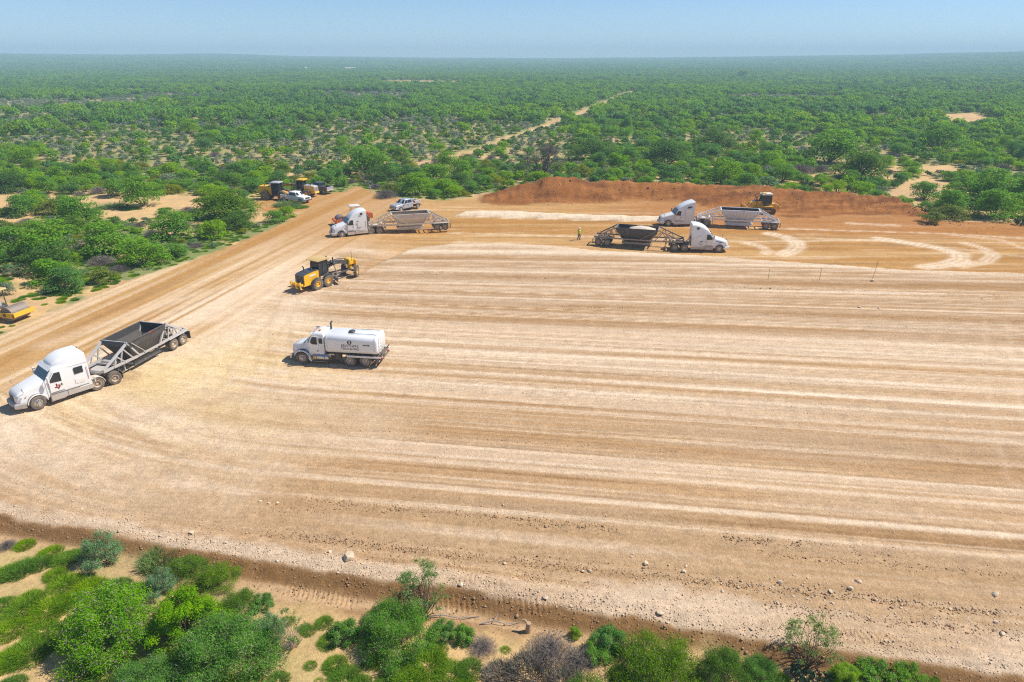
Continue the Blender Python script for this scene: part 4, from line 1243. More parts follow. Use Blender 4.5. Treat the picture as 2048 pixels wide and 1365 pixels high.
# ---- the far scrub: one mass per kind, scattered over the plain
def scatter(name, label, src, pts, cat=None):
    """pts: x, y, scale, tint"""
    P = np.array(pts, float)
    z = height(P[:, 0], P[:, 1])
    me = bpy.data.meshes.new(name)
    me.vertices.add(len(P))
    me.vertices.foreach_set('co', np.stack([P[:, 0], P[:, 1], z - .05], -1).astype(np.float32).ravel())
    for nm, v in (('size', P[:, 2]), ('tint', P[:, 3]), ('turn', np.random.default_rng(3).uniform(0, 6.28, len(P)))):
        a = me.attributes.new(nm, 'FLOAT', 'POINT')
        a.data.foreach_set('value', v.astype(np.float32))
    o = link(name, me)
    g = bpy.data.node_groups.new(name, 'GeometryNodeTree')
    g.interface.new_socket('Geometry', in_out='INPUT', socket_type='NodeSocketGeometry')
    g.interface.new_socket('Geometry', in_out='OUTPUT', socket_type='NodeSocketGeometry')
    N = g.nodes.new
    gi, go, ip, oi = N('NodeGroupInput'), N('NodeGroupOutput'), N('GeometryNodeInstanceOnPoints'), N('GeometryNodeObjectInfo')
    oi.inputs['Object'].default_value = src
    oi.inputs['As Instance'].default_value = True
    oi.transform_space = 'ORIGINAL'
    na, nb, cx = N('GeometryNodeInputNamedAttribute'), N('GeometryNodeInputNamedAttribute'), N('ShaderNodeCombineXYZ')
    na.data_type = nb.data_type = 'FLOAT'
    na.inputs[0].default_value, nb.inputs[0].default_value = 'size', 'turn'
    L = g.links.new
    L(gi.outputs[0], ip.inputs['Points'])
    L(oi.outputs['Geometry'], ip.inputs['Instance'])
    L(na.outputs[0], ip.inputs['Scale'])
    L(nb.outputs[0], cx.inputs[2])
    L(cx.outputs[0], ip.inputs['Rotation'])
    L(ip.outputs[0], go.inputs[0])
    o.modifiers.new('scatter', 'NODES').node_group = g
    tag(o, label, None, None, 'stuff')
    return o

def far_src(kind, mesh, px, py, wpx, rad, label, cat):
    x, y = at(px, py)
    o = link(kind, mesh, None, (x, y, gz(x, y)), (0, 0, 1.0), wpx / pxm(py) / 2 / rad)
    o['tint'] = .5
    return tag(o, label, cat)

c, _, _ = crown_proto('distant_tree', 400, 3.2, 3.7, .3, 12, 330, 1.0, .55, L_MESQ, cr=(.3, .46))
c2, _, _ = crown_proto('distant_bush', 401, 3.2, 3.3, .2, 10, 330, 1.0, .55, L_DARK, cr=(.3, .5))
c3, _, _ = crown_proto('distant_shrub', 402, 1.6, 1.3, .1, 8, 150, .6, .32, L_SAGE, cr=(.3, .5))
c4, _, _ = crown_proto('distant_thicket', 403, 15.0, 4.2, .2, 46, 1100, 2.6, 1.4, L_MESQ, cr=(.10, .20))
s1 = far_src('mesquite_thicket', c, 1486, 155, 26, 3.2, 'single taller dark tree far out on the plain', 'tree')
s2 = far_src('evergreen_thicket', c2, 1272, 230, 44, 3.2, 'dark round tree beside the far dirt track', 'tree')
s3 = far_src('distant_shrub', c3, 700, 262, 16, 1.6, 'pale grey shrub on the open plain', 'shrub')
s4 = far_src('distant_thicket', c4, 1740, 168, 60, 15.0, 'dark thicket on the far rise at upper right', 'thicket')
A, B, D = [], [], []
for q, px, py in REST:
    k, x, y, wdt = q
    t = rs.random()
    if k in ('mesquite_tree', 'huisache_bush'):
        A.append((x, y, wdt / 6.4, t))
    elif k in ('evergreen_tree', 'olive_bush', 'green_shrub'):
        B.append((x, y, wdt / 6.4, t))
    else:
        D.append((x, y, wdt / 3.2, t))
def band(d0, d1, per, seed):
    r_ = np.random.default_rng(seed)
    n = int(.5 * 1.56 * (d1 * d1 - d0 * d0) / per)
    d = np.sqrt(r_.uniform(d0 * d0, d1 * d1, n))
    a = r_.uniform(-.78, .78, n)
    x, y = d * np.sin(a), d * np.cos(a)
    ok = free_ground(x, y)
    return x[ok], y[ok], r_
for d0, d1, per in ((296, 700, 20), (700, 1500, 32), (1500, 2600, 80)):
    x, y, r_ = band(d0, d1, per, int(d0))
    g = fbm(x * .012, y * .012, 302)
    thin = (.36 + .26 * ss(120 - x, 0, 240) * ss(580 - y, 0, 300)) * ss(1800 - y, 0, 900)
    keep = g + .16 * r_.uniform(-1, 1, len(x)) > thin
    u, s_, t_ = r_.uniform(0, 1, len(x)), r_.uniform(.55, 1.25, len(x)), r_.uniform(0, 1, len(x))
    pt = fbm(x * .02 + 9, y * .02, 303)
    t_ = np.clip(t_ * .6 + .9 * (pt - .3), 0, 1)
    m = keep & (u < .72)
    A += list(zip(x[m], y[m], s_[m] * (1.25 if d0 > 1400 else 1.0), t_[m]))
    m = keep & (u >= .72) & (u < .92)
    B += list(zip(x[m], y[m], s_[m], t_[m]))
    m = (~keep & (u < (.75 if d0 < 400 else .30))) | (u > .96)
    D += list(zip(x[m], y[m], s_[m] * 1.1, t_[m]))
x, y, r_ = band(2300, 4950, 420, 9)
E_ = list(zip(x, y, r_.uniform(.7, 1.4, len(x)) * 1.0, r_.uniform(0, 1, len(x))))
scatter('distant_mesquite_scrub', 'sea of green mesquite scrub covering the plain to the horizon', s1, A)
scatter('distant_evergreen_scrub', 'darker evergreen bushes mixed through the far scrub', s2, B)
scatter('distant_grey_scrub', 'low grey shrubs in the gaps of the far scrub', s3, D)
scatter('horizon_scrub', 'hazy unbroken brush towards the horizon', s4, E_)
# ---- grass and weeds on the verges and under the scrub
gs = next(o for o in bpy.data.objects if o.name.startswith('grass_tuft'))
gx = []
n = 60000
d = np.sqrt(rng.uniform(24 ** 2, 190 ** 2, n))
a = rng.uniform(-.8, .8, n)
x, y = d * np.sin(a), d * np.cos(a)
dd = dirt_d(x, y)
sand_ = np.zeros(n, bool)
for p in SANDS:
    sand_ |= near(x, y, p, 6.0) > -.2
cov = fbm(x * .16, y * .16, 104)
verge = (dd < -.3) & (dd > -7) & (x < -28)
rx_, ry_ = at(20, 632)
keep = ((x - rx_) ** 2 + (y - ry_) ** 2 > 12) & (dd < -.3) & ~sand_ & (y > 42) & ((cov + .12 * rng.uniform(-1, 1, n) > .44) | (verge & (rng.uniform(0, 1, n) < .75))) & (rng.uniform(0, 1, n) < np.clip(60 / y, .25, 1))
for i in np.nonzero(keep)[0]:
    gx.append((x[i], y[i], rng.uniform(.22, .62), rng.uniform(.2, .95)))
nf = 900
x, y = rng.uniform(-30, 30, nf), rng.uniform(18, 36, nf)
keep = (dirt_d(x, y) < -.6) & (fbm(x * .5, y * .5, 310) > .52)
for i in np.nonzero(keep)[0]:
    gx.append((x[i], y[i], rng.uniform(.14, .42), rng.uniform(.2, .8)))
scatter('verge_grass', 'patchy low grass and weeds on the verges and under the scrub', gs, gx)
# ------------------------------------------------------------------ vehicles: shared pieces (front of a vehicle is +X, its left is +Y)
_cache = {}
M_DRUM = paintmat('worn_drum_steel', (.20, .175, .165), 0.5, metal=0.3, dust=0.25, top=0.0)

def tyre_mesh(r, wd, rim_r, mat=None, lug=0):
    k = ('t', r, wd, rim_r, lug)
    if k not in _cache:
        h = wd / 2
        m = MB().lathe([(rim_r, -h * .8), (r * .86, -h), (r * .96, -h * .88), (r, -h * .6), (r, h * .6), (r * .96, h * .88), (r * .86, h), (rim_r, h * .8)], n=28)
        if lug:
            for i in range(lug):
                a = 2 * math.pi * i / lug
                for s in (-1, 1):
                    a2 = a + (0.5 * math.pi / lug if s > 0 else 0)
                    m.bar((r * math.cos(a2), s * h * .95, r * math.sin(a2)), (r * math.cos(a2 + .3), s * h * .05, r * math.sin(a2 + .3)), .09, .09)
        _cache[k] = m.mesh('tyre', M_RUB)
    return _cache[k]

def rim_mesh(r, off, mat, deep=0.1, hub=0.0):
    k = ('r', r, off, mat.name, deep, hub)
    if k not in _cache:
        s = 1 if off > 0 else -1
        m = MB().lathe([(r, off), (r * .9, off + s * .01), (r * .82, off - s * deep * .7), (r * .45, off - s * deep), (r * .42, off - s * (deep - .06) + s * hub), (r * .22, off - s * (deep - .09) + s * hub), (0.001, off - s * (deep - .09) + s * hub)], n=24)
        _cache[k] = m.mesh('rim', mat)
    return _cache[k]

def hub_holes(r, off, deep):
    k = ('h', r, off, deep)
    if k not in _cache:
        s = 1 if off > 0 else -1
        m = MB()
        for i in range(8):
            a = 2 * math.pi * i / 8
            c = (r * .63 * math.cos(a), off - s * deep * .83, r * .63 * math.sin(a))
            m.lathe([(.001, s * .012), (r * .1, s * .012), (r * .1, -s * .02)], c, n=8)
        _cache[k] = m.mesh('vent', M_CHASS)
    return _cache[k]

def wheel(root, x, y, r=0.52, wd=0.28, rim=None, side=1, deep=0.08, steer=0.0, lug=0, rr=0.56, hub=0.0):
    w_ = link('wheel', tyre_mesh(r, wd, r * rr, lug=lug), root, (x, y, r), (0, 0, steer))
    w_.rotation_euler[1] = random.uniform(0, 6)
    link('rim', rim_mesh(r * rr, side * wd * .4, rim or M_RIM, deep, hub), w_)
    if r < 0.6:
        link('vent', hub_holes(r * rr, side * wd * .4, deep), w_)
    return w_

def duals(root, x, r=0.52, rim=None):
    for s in (-1, 1):
        wheel(root, x, s * 1.05, r, .27, rim or M_TANRIM, s, .16)
        wheel(root, x, s * .74, r, .27, M_TANRIM, s, .02)
    MB().tube([(x, -.7, r), (x, .7, r)], .09, 8).o('axle', M_CHASS, root)

def sec(x, zb, zt, wb, wt, r=.15, crown=.03, n=4):
    """cross-section ring of a body: straight sides, rounded top corners"""
    rt = [(wb, zb)]
    for i in range(n + 1):
        a = math.pi / 2 * i / n
        rt.append((wt - r + r * math.cos(a), zt - r + r * math.sin(a)))
    ring = [(x, y, z) for y, z in rt] + [(x, 0, zt + crown)] + [(x, -y, z) for y, z in rt[::-1]]
    return ring

def arch(root, x, r, y0, y1, mat, r0=None, a0=0, a1=180, z=None, name='fender'):
    """curved fender over a wheel"""
    z = r if z is None else z
    o_, i_ = (r0 or r + .14), (r0 or r + .14) - .05
    m = MB()
    n = 12
    for a, b in ((o_, i_),):
        vs, fs = [], []
        for j in range(n + 1):
            t = R(a0 + (a1 - a0) * j / n)
            for q, y in ((a, y0), (a, y1), (b, y1), (b, y0)):
                vs.append((x + q * math.cos(t), y, z + q * math.sin(t)))
        for j in range(n):
            for e in range(4):
                fs.append((j * 4 + e, j * 4 + (e + 1) % 4, (j + 1) * 4 + (e + 1) % 4, (j + 1) * 4 + e))
        fs += [(3, 2, 1, 0), (n * 4, n * 4 + 1, n * 4 + 2, n * 4 + 3)]
        m.add(vs, fs)
    return m.o(name, mat, root)

def text_mesh(body, size, mat, bold=0.0, small=0.0):
    cu = bpy.data.curves.new('lettering', 'FONT')
    cu.body, cu.size, cu.extrude, cu.offset = body, size, .004, bold
    cu.align_x = 'CENTER'
    cu.space_character = 1.05
    if small:
        cu.small_caps_scale = small
        for i, ch in enumerate(body):
            if i and body[i - 1] not in ' \n':
                cu.body_format[i].use_small_caps = True
    t = bpy.data.objects.new('lettering', cu)
    me = bpy.data.meshes.new_from_object(t)
    bpy.data.objects.remove(t)
    me.materials.clear()
    me.materials.append(mat)
    return me

def lettering(root, body, size, loc, mat, side=1, bold=0.0, small=0.0, name='lettering'):
    """lettering on a vehicle's flank (side 1: its left)"""
    return link(name, text_mesh(body, size, mat, bold, small), root, loc, (R(90), 0, R(180) if side > 0 else 0))

def mirror_pair(root, x, z, y=1.42, col=None):
    for s in (-1, 1):
        m = MB().box((x, s * y, z), (.12, .22, .52), .04).o('mirror', col or M_BLACK, root)
        MB().tube([(x - .05, s * 1.1, z + .2), (x, s * y, z + .2)], .02, 6).tube([(x - .05, s * 1.1, z - .2), (x, s * y, z - .2)], .02, 6).o('bracket', M_BLACK, m)

def fifth_wheel_deck(root, wb, back, rim=None, hood_len=0.9, flap=True):
    for s in (-1, 1):
        MB().box(((hood_len - wb - back) / 2, s * .43, .86), (wb + back + hood_len, .09, .26)).o('frame_rail', M_CHASS, root)
    for x in (-wb + .66, -wb - .66):
        duals(root, x, rim=rim)
    MB().box((-wb - .05, 0, 1.08), (.95, .9, .1), .03).box((-wb - .05, 0, .98), (.5, .7, .12)).o('coupling_plate', M_CHASS, root)
    for x in (-wb + 1.9, -wb - back + .06):
        MB().box((x, 0, .86), (.12, .78, .18)).o('crossmember', M_CHASS, root)
    if flap:
        for s in (-1, 1):
            MB().box((-wb - back + .02, s * .9, .62), (.03, .6, .55)).o('mudflap', M_BLACK, root)
            MB().bar((-wb - back + .02, s * .4, .92), (-wb - back + .02, s * 1.2, .92), .05).o('flap_hanger', M_CHASS, root)

def sleeper_tractor(label, loc, rz, wb, style, skirt=None, paint=None, group=None):
    """semi truck with sleeper cab; origin on the ground under the front axle"""
    W = paint or M_WHITE
    root = thing('semi_truck', label, 'semi truck', loc, rz, group)
    SK = skirt or M_GREYP
    z0 = .72
    if style == 'dome':          # long flat-sided sleeper, dome fairing set back from the roof
        hood = [(1.22, .78, 1.12, .80, .74, .14), (1.16, .66, 1.36, .92, .84, .2), (.95, .62, 1.56, 1.0, .88, .24), (.35, .62, 1.76, 1.04, .92, .26), (-.35, .62, 1.92, 1.08, 1.0, .22), (-.78, .62, 2.02, 1.14, 1.08, .18)]
        cab = [(-.74, z0, 1.98, 1.16, 1.1, .14), (-1.28, z0, 2.72, 1.2, 1.10, .18), (-1.38, z0, 2.80, 1.2, 1.12, .18), (-1.85, z0, 2.86, 1.22, 1.16, .16), (-3.72, z0, 2.90, 1.24, 1.2, .12), (-3.74, z0 + .1, 2.86, 1.2, 1.16, .12)]
        fair = [(-1.42, 2.62, 2.90, .8, .7, .10), (-1.58, 2.6, 3.08, 1.0, .86, .2), (-1.95, 2.6, 3.28, 1.14, 1.0, .28), (-2.5, 2.6, 3.42, 1.2, 1.1, .28), (-3.1, 2.6, 3.40, 1.22, 1.16, .2), (-3.70, 2.6, 3.34, 1.235, 1.2, .08)]
        sl_end = -3.74
    elif style == 'sweep':       # one sweeping roofline
        hood = [(1.20, .78, 1.08, .80, .74, .14), (1.12, .66, 1.36, .95, .86, .22), (.85, .62, 1.54, 1.04, .9, .26), (.25, .62, 1.72, 1.08, .95, .28), (-.40, .62, 1.88, 1.12, 1.02, .24), (-.80, .62, 2.0, 1.16, 1.08, .18)]
        cab = [(-.76, z0, 1.96, 1.18, 1.1, .14), (-1.30, z0, 2.64, 1.2, 1.08, .2), (-1.45, z0, 2.86, 1.2, 1.08, .26), (-1.75, z0, 3.18, 1.22, 1.08, .36), (-2.2, z0, 3.50, 1.24, 1.12, .4), (-2.8, z0, 3.72, 1.25, 1.16, .36), (-3.3, z0, 3.78, 1.25, 1.2, .26), (-3.80, z0, 3.72, 1.25, 1.22, .14)]
        fair = None
        sl_end = -3.80
    else:                        # 'crest': high rounded crown, long hood
        hood = [(1.24, .74, 1.05, .78, .74, .16), (1.14, .64, 1.34, .94, .84, .24), (.85, .62, 1.50, 1.02, .88, .28), (.25, .62, 1.66, 1.06, .94, .28), (-.45, .62, 1.84, 1.12, 1.02, .24), (-.85, .62, 1.96, 1.16, 1.08, .18)]
        cab = [(-.81, z0, 1.92, 1.18, 1.1, .14), (-1.40, z0, 2.66, 1.2, 1.08, .2), (-1.55, z0, 2.86, 1.2, 1.08, .26), (-1.9, z0, 3.14, 1.22, 1.08, .34), (-2.5, z0, 3.48, 1.24, 1.12, .34), (-3.2, z0, 3.76, 1.25, 1.16, .3), (-3.85, z0, 3.92, 1.25, 1.18, .24), (-3.95, z0, 3.86, 1.25, 1.2, .2)]
        fair = None
        sl_end = -3.95
    wx = cab[0][0]
    MB().loft([sec(*h) for h in hood]).o('hood', W, root, 50)
    MB().loft([sec(*h) for h in cab]).o('cab', W, root, 40)
    if fair:
        MB().loft([sec(*h) for h in fair]).o('roof_fairing', W, root, 50)
        MB().slab([(-1.10, 1.0, 2.66), (-1.10, -1.0, 2.66), (-1.42, -1.02, 2.90), (-1.42, 1.02, 2.90)], .04).o('sun_visor', W, root)
    (xa, _, za, _, wa, _), (xb, _, zb, _, wb_, _) = cab[0], cab[1]
    # windshield glass lies a centimetre proud of the cab's sloping front
    k0, k1 = .06, .93
    lp = lambda k: (xa + (xb - xa) * k, za + (zb - za) * k, (wa + (wb_ - wa) * k) - .06)
    (x0, zz0, y0), (x1, zz1, y1) = lp(k0), lp(k1)
    nx, nz = (zb - za), -(xb - xa)
    ln = math.hypot(nx, nz)
    nx, nz = nx / ln * .022, nz / ln * .022
    MB().slab([(x0 + nx, y0, zz0 + nz), (x1 + nx, y1, zz1 + nz), (x1 + nx + .012, 0, zz1 + nz + .035), (x1 + nx, -y1, zz1 + nz), (x0 + nx, -y0, zz0 + nz), (x0 + nx + .015, 0, zz0 + nz + .035)], -.012).o('windshield', M_TEAL, root)
    MB().tube([(x0 + nx * 2 + .02, -.05, zz0 + .03), (x0 - .22, .45, zz0 + .34)], .012, 5).o('wiper', M_BLACK, root)
    for s in (-1, 1):
        # door with glass and handle
        dx0, dx1 = wx - .18, wx - 1.12
        yd = s * 1.232
        d = MB().prism([(dx0, .98), (dx1, .98), (dx1, 2.52), (dx1 + .5, 2.54), (dx0 - .02, 1.95)], 'y', s * 1.16, yd).o('door', W, root)
        MB().prism([(dx0 - .08, 1.76), (dx1 + .08, 1.70), (dx1 + .08, 2.44), (dx1 + .46, 2.46), (dx0 - .10, 1.96)], 'y', s * 1.2, yd + s * .008).o('window', M_GLASS, d)
        MB().box((dx1 + .13, yd + s * .014, 1.46), (.10, .03, .16), .01).o('handle', M_BLACK, d)
        MB().box((dx0 - .5, yd + s * .003, .985), (.85, .02, .02)).o('seam', M_BLACK, d)
        # sleeper window, hatch and grab rail
        if style == 'dome':
            MB().box((-3.02, s * 1.243, 2.16), (.62, .02, .52), .009).o('window', M_GLASS, root)
            MB().box((-2.98, s * 1.243, 1.32), (.66, .016, .40), .007).o('hatch', W, root)
        elif style == 'sweep':
            MB().prism([(-3.22, 3.12), (-2.92, 3.12), (-2.86, 3.26), (-2.95, 3.40), (-3.10, 3.42), (-3.26, 3.26)], 'y', s * 1.19, s * 1.258).o('window', M_GLASS, root)
            MB().box((-2.72, s * 1.25, 1.78), (.62, .016, .84), .007).o('hatch', W, root)
        else:
            MB().prism([(-3.5, 2.98), (-2.86, 2.84), (-2.8, 2.98), (-3.0, 3.12), (-3.5, 3.16)], 'y', s * 1.19, s * 1.262).o('window', M_GLASS, root)
            MB().box((-3.05, s * 1.252, 2.02), (1.0, .016, 1.42), .007).o('hatch', W, root)
        MB().bar((sl_end + .14, s * 1.27, 1.3), (sl_end + .14, s * 1.27, 2.3), .03).o('grab_rail', M_CHROME, root)
        # skirts, steps, fender, lamps
        MB().box(((-.80 + sl_end) / 2 - .05, s * 1.15, .62), (abs(sl_end) - .80, .16, .52), .03).o('skirt', SK, root)
        MB().box((-1.3, s * 1.2, .36), (1.0, .14, .05)).o('step', M_CHROME, root)
        MB().box((-2.0, s * 1.238, .62), (.015, .02, .5)).o('seam', M_BLACK, root)
        MB().bar((-.85, s * 1.24, .86), (sl_end + .2, s * 1.24, .86), .03).o('rail', M_BLACK, root)
        arch(root, 0, .52, s * .72, s * 1.19, W, .67, 5, 178)
        MB().lathe([(.001, 0), (.66, 0), (.66, s * -.25)], (0, s * 1.05, .55), 'y', 20, R(0), R(180)).o('wheel_well_shade', M_BLACK, root)  # flat black half-disc on the solid body, painted shade of the well
        MB().slab([(1.20, s * .62, .98), (1.02, s * 1.0, .96), (.86, s * 1.03, 1.22), (1.12, s * .72, 1.22)], .03 * -s).o('headlight', M_LENS, root)
        MB().box((.62, s * 1.0, 1.2), (.10, .04, .07), .01).o('marker_lamp', M_AMBER, root)
        mm = MB().box((.78, s * 1.18, 1.86), (.07, .18, .2), .03).o('mirror', M_CHROME if style == 'dome' else M_BLACK, root)
        MB().tube([(.66, s * .92, 1.52), (.78, s * 1.16, 1.80)], .015, 5).o('bracket', M_BLACK, mm)
        wheel(root, 0, s * 1.05, .52, .30, M_CHROME if style != 'sweep' else M_RIM, s, .03, hub=.08)
        MB().box((sl_end - .25, s * 1.12, .98), (.06, .16, .5), .02).o('fairing', W, root)
    # front end
    MB().prism([(1.30, .40), (1.42, .46), (1.42, .70), (1.30, .80), (1.1, .80), (1.1, .40)], 'y', -.86, .86).o('bumper', SK if style == 'dome' else W, root)
    for s in (-1, 1):
        MB().add([(1.42, s * .86, .46), (1.42, s * .86, .70), (1.28, s * .86, .80), (1.28, s * .86, .38), (.74, s * 1.18, .42), (.74, s * 1.18, .74), (.74, s * 1.1, .82), (.74, s * 1.1, .38)],
                 [(0, 1, 5, 4), (1, 2, 6, 5), (3, 0, 4, 7), (2, 3, 7, 6), (0, 3, 2, 1), (4, 5, 6, 7)]).o('bumper', SK if style == 'dome' else W, root)
        MB().box((1.425, s * .6, .56), (.02, .22, .12)).o('fog_lamp', M_BLACK, root)
    g = MB().prism([(-.44, .84), (.44, .84), (.50, 1.36), (-.50, 1.36)], 'x', 1.17, 1.235).o('grille', M_CHROME, root)
    for i in range(7):
        MB().box((1.24, -.36 + .12 * i, 1.09), (.02, .055, .46)).o('slot', M_BLACK, g)
    MB().box((1.43, 0, .56), (.02, .5, .16)).o('plate', M_BLACK if style != 'dome' else M_LENS, root)
    for i in range(5):
        MB().box((wx - .56 - .02, -.7 + .35 * i, zb + .06), (.1, .12, .06), .02).o('roof_lamp', M_AMBER, root)
    mirror_pair(root, wx - .12, 2.12, 1.44, M_WHITE if style == 'dome' else M_BLACK)
    fifth_wheel_deck(root, wb, 1.25, M_TANRIM)
    # rear of the cab: exhaust stack, air lines
    MB().tube([(sl_end - .14, -.9, .9), (sl_end - .14, -.9, 3.2 if style != 'sweep' else 2.2)], .07, 8).o('exhaust_pipe', M_CHASS, root)
    for i in range(3):
        MB().tube([(sl_end - .02, -.3 + .3 * i, 1.9), (sl_end - .35, -.25 + .25 * i, 1.25), (-wb + 1.1, -.1 + .1 * i, 1.2), (-wb + .5, -.1 + .1 * i, 1.5)], .022, 5).o('hose', M_RED if i == 1 else M_BLACK, root)
    MB().box((sl_end - .55, 0, 1.02), (.75, .95, .05)).o('deck_plate', M_STEEL, root)
    if style == 'dome':
        for s in (-1, 1):
            arch(root, -wb + .66, .52, s * .62, s * 1.18, M_CREAM, .62, 60, 178)
    return root

def tanker_cab(root):
    pass

def dump_trailer(label, loc, rz, frame, hopper, inside, wb=9.3, H=2.75, group=None, gate=None, ribs=0, rail=None, load=False, solid_front=False):
    """bottom-dump trailer; origin on the ground under the coupling pin"""
    root = thing('dump_trailer', label, 'trailer', loc, rz, group)
    zc, zt = 1.22, 1.42
    g_ = wb / 9.3
    xf, x1, x2, x3, x4, xr = .55, -2.6 * g_, -3.6 * g_, -6.6 * g_, -7.7 * g_, -wb - 1.25   # truss tip, hopper top/bottom ends, tail
    wt, wbm = 1.24, .55
    # hopper: outer shell and inner shell joined at the rim
    def ring(xa, xb, w_, z, i=0.0):
        return [(xa - i, w_ - i, z), (xa - i, -w_ + i, z), (xb + i, -w_ + i, z), (xb + i, w_ - i, z)]
    o_ = [ring(x1, x4, wt, H), ring(x1 - .06, x4 + .06, wt, H - .55), ring(x2, x3, wbm, .72)]
    i_ = [ring(x1, x4, wt, H, .05), ring(x1 - .06, x4 + .06, wt, H - .55, .05), ring(x2, x3, wbm, .80, .05)]
    n = 4
    m = MB()
    vs = [p for r_ in o_ + i_ for p in r_]
    fs = []
    for b in (0, 12):
        for k in range(2):
            for j in range(4):
                fs.append((b + k * 4 + j, b + k * 4 + (j + 1) % 4, b + (k + 1) * 4 + (j + 1) % 4, b + (k + 1) * 4 + j))
    fs += [(j, (j + 1) % 4, 12 + (j + 1) % 4, 12 + j) for j in range(4)]
    fs += [(8, 9, 10, 11)]
    fi = [(20, 21, 22, 23)]
    ho = m.add(vs, fs[:8] + fs[16:]).o('hopper', hopper, root, 20)
    MB().add([tuple(Vector(p)) for r_ in i_ for p in r_], [(k * 4 + j, k * 4 + (j + 1) % 4, (k + 1) * 4 + (j + 1) % 4, (k + 1) * 4 + j) for k in range(2) for j in range(4)] + [(8, 9, 10, 11)]).o('lining', inside, ho, 20)
    for s in (-1, 1):
        MB().box(((x1 + x4) / 2, s * (wt + .02), H - .03), (x1 - x4 + .12, .10, .14), .02).o('top_rail', rail or frame, root)
        for i in range(ribs):
            x = x1 - .35 - (x1 - x4 - .7) * i / (ribs - 1)
            zl = .80 if x3 < x < x2 else .80 + (min(abs(x - x2), abs(x - x3))) / 1.0 * 1.35
            zl = min(zl, H - .6)
            a = (x, s * (wt + .025), H - .1)
            b = (x, s * (wt + .025), max(zl, H - .55))
            k = (H - .55 - zl) / (H - .55 - .72)
            c = (x, s * (wt + (wbm - wt) * k + .035), zl)
            q = MB().bar(a, b, .07, .05)
            if zl < H - .6:
                q.bar(b, c, .07, .05)
            q.o('rib', hopper, ho)
        # gate box, lower chord and trusses
        MB().box(((x2 + x3) / 2, s * .78, .62), (x2 - x3 + .5, .07, .34), .01).o('gate_panel', gate or hopper, root)
        MB().box(((x2 + x3) / 2, s * .84, .42), (x2 - x3 + .7, .10, .10), .02).o('gate_rail', rail or frame, root)
        y = s * 1.17
        def strut(p, q, w_=.09, h_=None, nm='strut'):
            MB().bar(p, q, w_, h_).o(nm, frame, root)
        strut((xf, y * .86, zc + .1), (x1 - .7, y, zc), .11, .20, 'beam')
        strut((x1 - .7, y, zc), (x4 + .7, y, zc), .10, .16, 'beam')
        strut((x4 + .7, y, zc), (xr, y * .9, zc + .06), .11, .20, 'beam')
        strut((xf, y * .86, zc + .2), (x1 + .08, y, H - .02), .13, .17, 'beam')
        strut((xr + .55, y * .9, zc + .22), (x4 - .08, y, H - .02), .13, .17, 'beam')
        strut((x1 + .1, y, H - .05), (x1 - .95, y, zc), .13)
        strut((x4 - .1, y, H - .05), (x4 + .95, y, zc), .13)
        for a, b, c in ((.50, .36, .78), (.78, .62, .20)):
            pa = (xf + (x1 - xf) * a, y * .95, zc + .2 + (H - .22 - zc) * a)
            strut(pa, (xf + (x1 - xf) * b, y * .95, zc + .05), .09)
            strut(pa, (xf + (x1 - .3 - xf) * min(1.0, a + .22), y * .97, zc + .02), .09)
        for a, b in ((.46, .30), (.74, .58)):
            xq = xr + .55
            pa = (xq + (x4 - xq) * a, y * .95, zc + .2 + (H - .22 - zc) * a)
            strut(pa, (xq + (x4 - xq) * b, y * .93, zc + .05), .09)
            strut(pa, (xq + (x4 - xq) * min(1.0, a + .2), y * .97, zc + .02), .09)
        strut((x1 - .2, s * (wt + .09), H - .1), ((x1 + x4) / 2 + .6, s * (wt + .06), zc + .1), .05)
        # landing leg
        MB().tube([(-1.75, s * .8, zc), (-1.75, s * .8, .48)], .06, 8).box((-1.75, s * .8, .46), (.25, .25, .04)).o('landing_leg', frame, root)
        # tail deck, mudguard and flap
        MB().box((-wb - .05, s * 1.10, zc - .06), (2.5, .40, .05), .02).o('mudguard', frame, root)
        MB().box((-wb - 1.42, s * .98, .66), (.03, .62, .72)).o('mudflap', M_BLACK, root)
        MB().box((-wb - 1.30, s * .95, zc + .05), (.05, .16, .1)).o('tail_lamp', M_RED, root)
        MB().box(((x1 + x4) / 2 - .4, s * (wt + .075), H - .03), (.5, .01, .06)).o('reflector', M_RED, root)
    for x, z in ((xf, zc + .12), (-1.0, zc - .02), (x1 + .05, H - .06), (x4 - .05, H - .06), (xr, zc + .06), (-wb + 1.3, zc), (x2 + .35, .62), (x3 - .35, .62)):
        MB().box((x, 0, z), (.12, 2.0 if x > -2 or x < -wb + 1.4 else (2.46 if z > 2 else 1.5), .16), .02).o('crossmember', frame, root)
    if solid_front:
        MB().slab([(x1 + .28, 1.24, H - .32), (x1 + .28, -1.24, H - .32), (x1 + .22, -1.24, H + .06), (x1 + .22, 1.24, H + .06)], .05).o('head_board', hopper, root)
    MB().box((0, 0, zc - .06), (1.3, 1.5, .06)).o('coupling_plate', frame, root)
    MB().tube([(-1.2, -.55, zc + .1), (-1.2, .55, zc + .1)], .17, 10).o('air_tank', frame, root)
    MB().tube([(x4 - 1.0, .2, zc - .05), (x4 - 1.9, .2, zc - .05)], .14, 10).o('air_tank', M_STEEL, root)
    for x in (-wb + .62, -wb - .62):
        duals(root, x, rim=M_TANRIM)
    for s in (-1, 1):
        MB().box((-wb, s * .5, .82), (2.2, .1, .22)).o('spring_beam', M_CHASS, root)
    return root

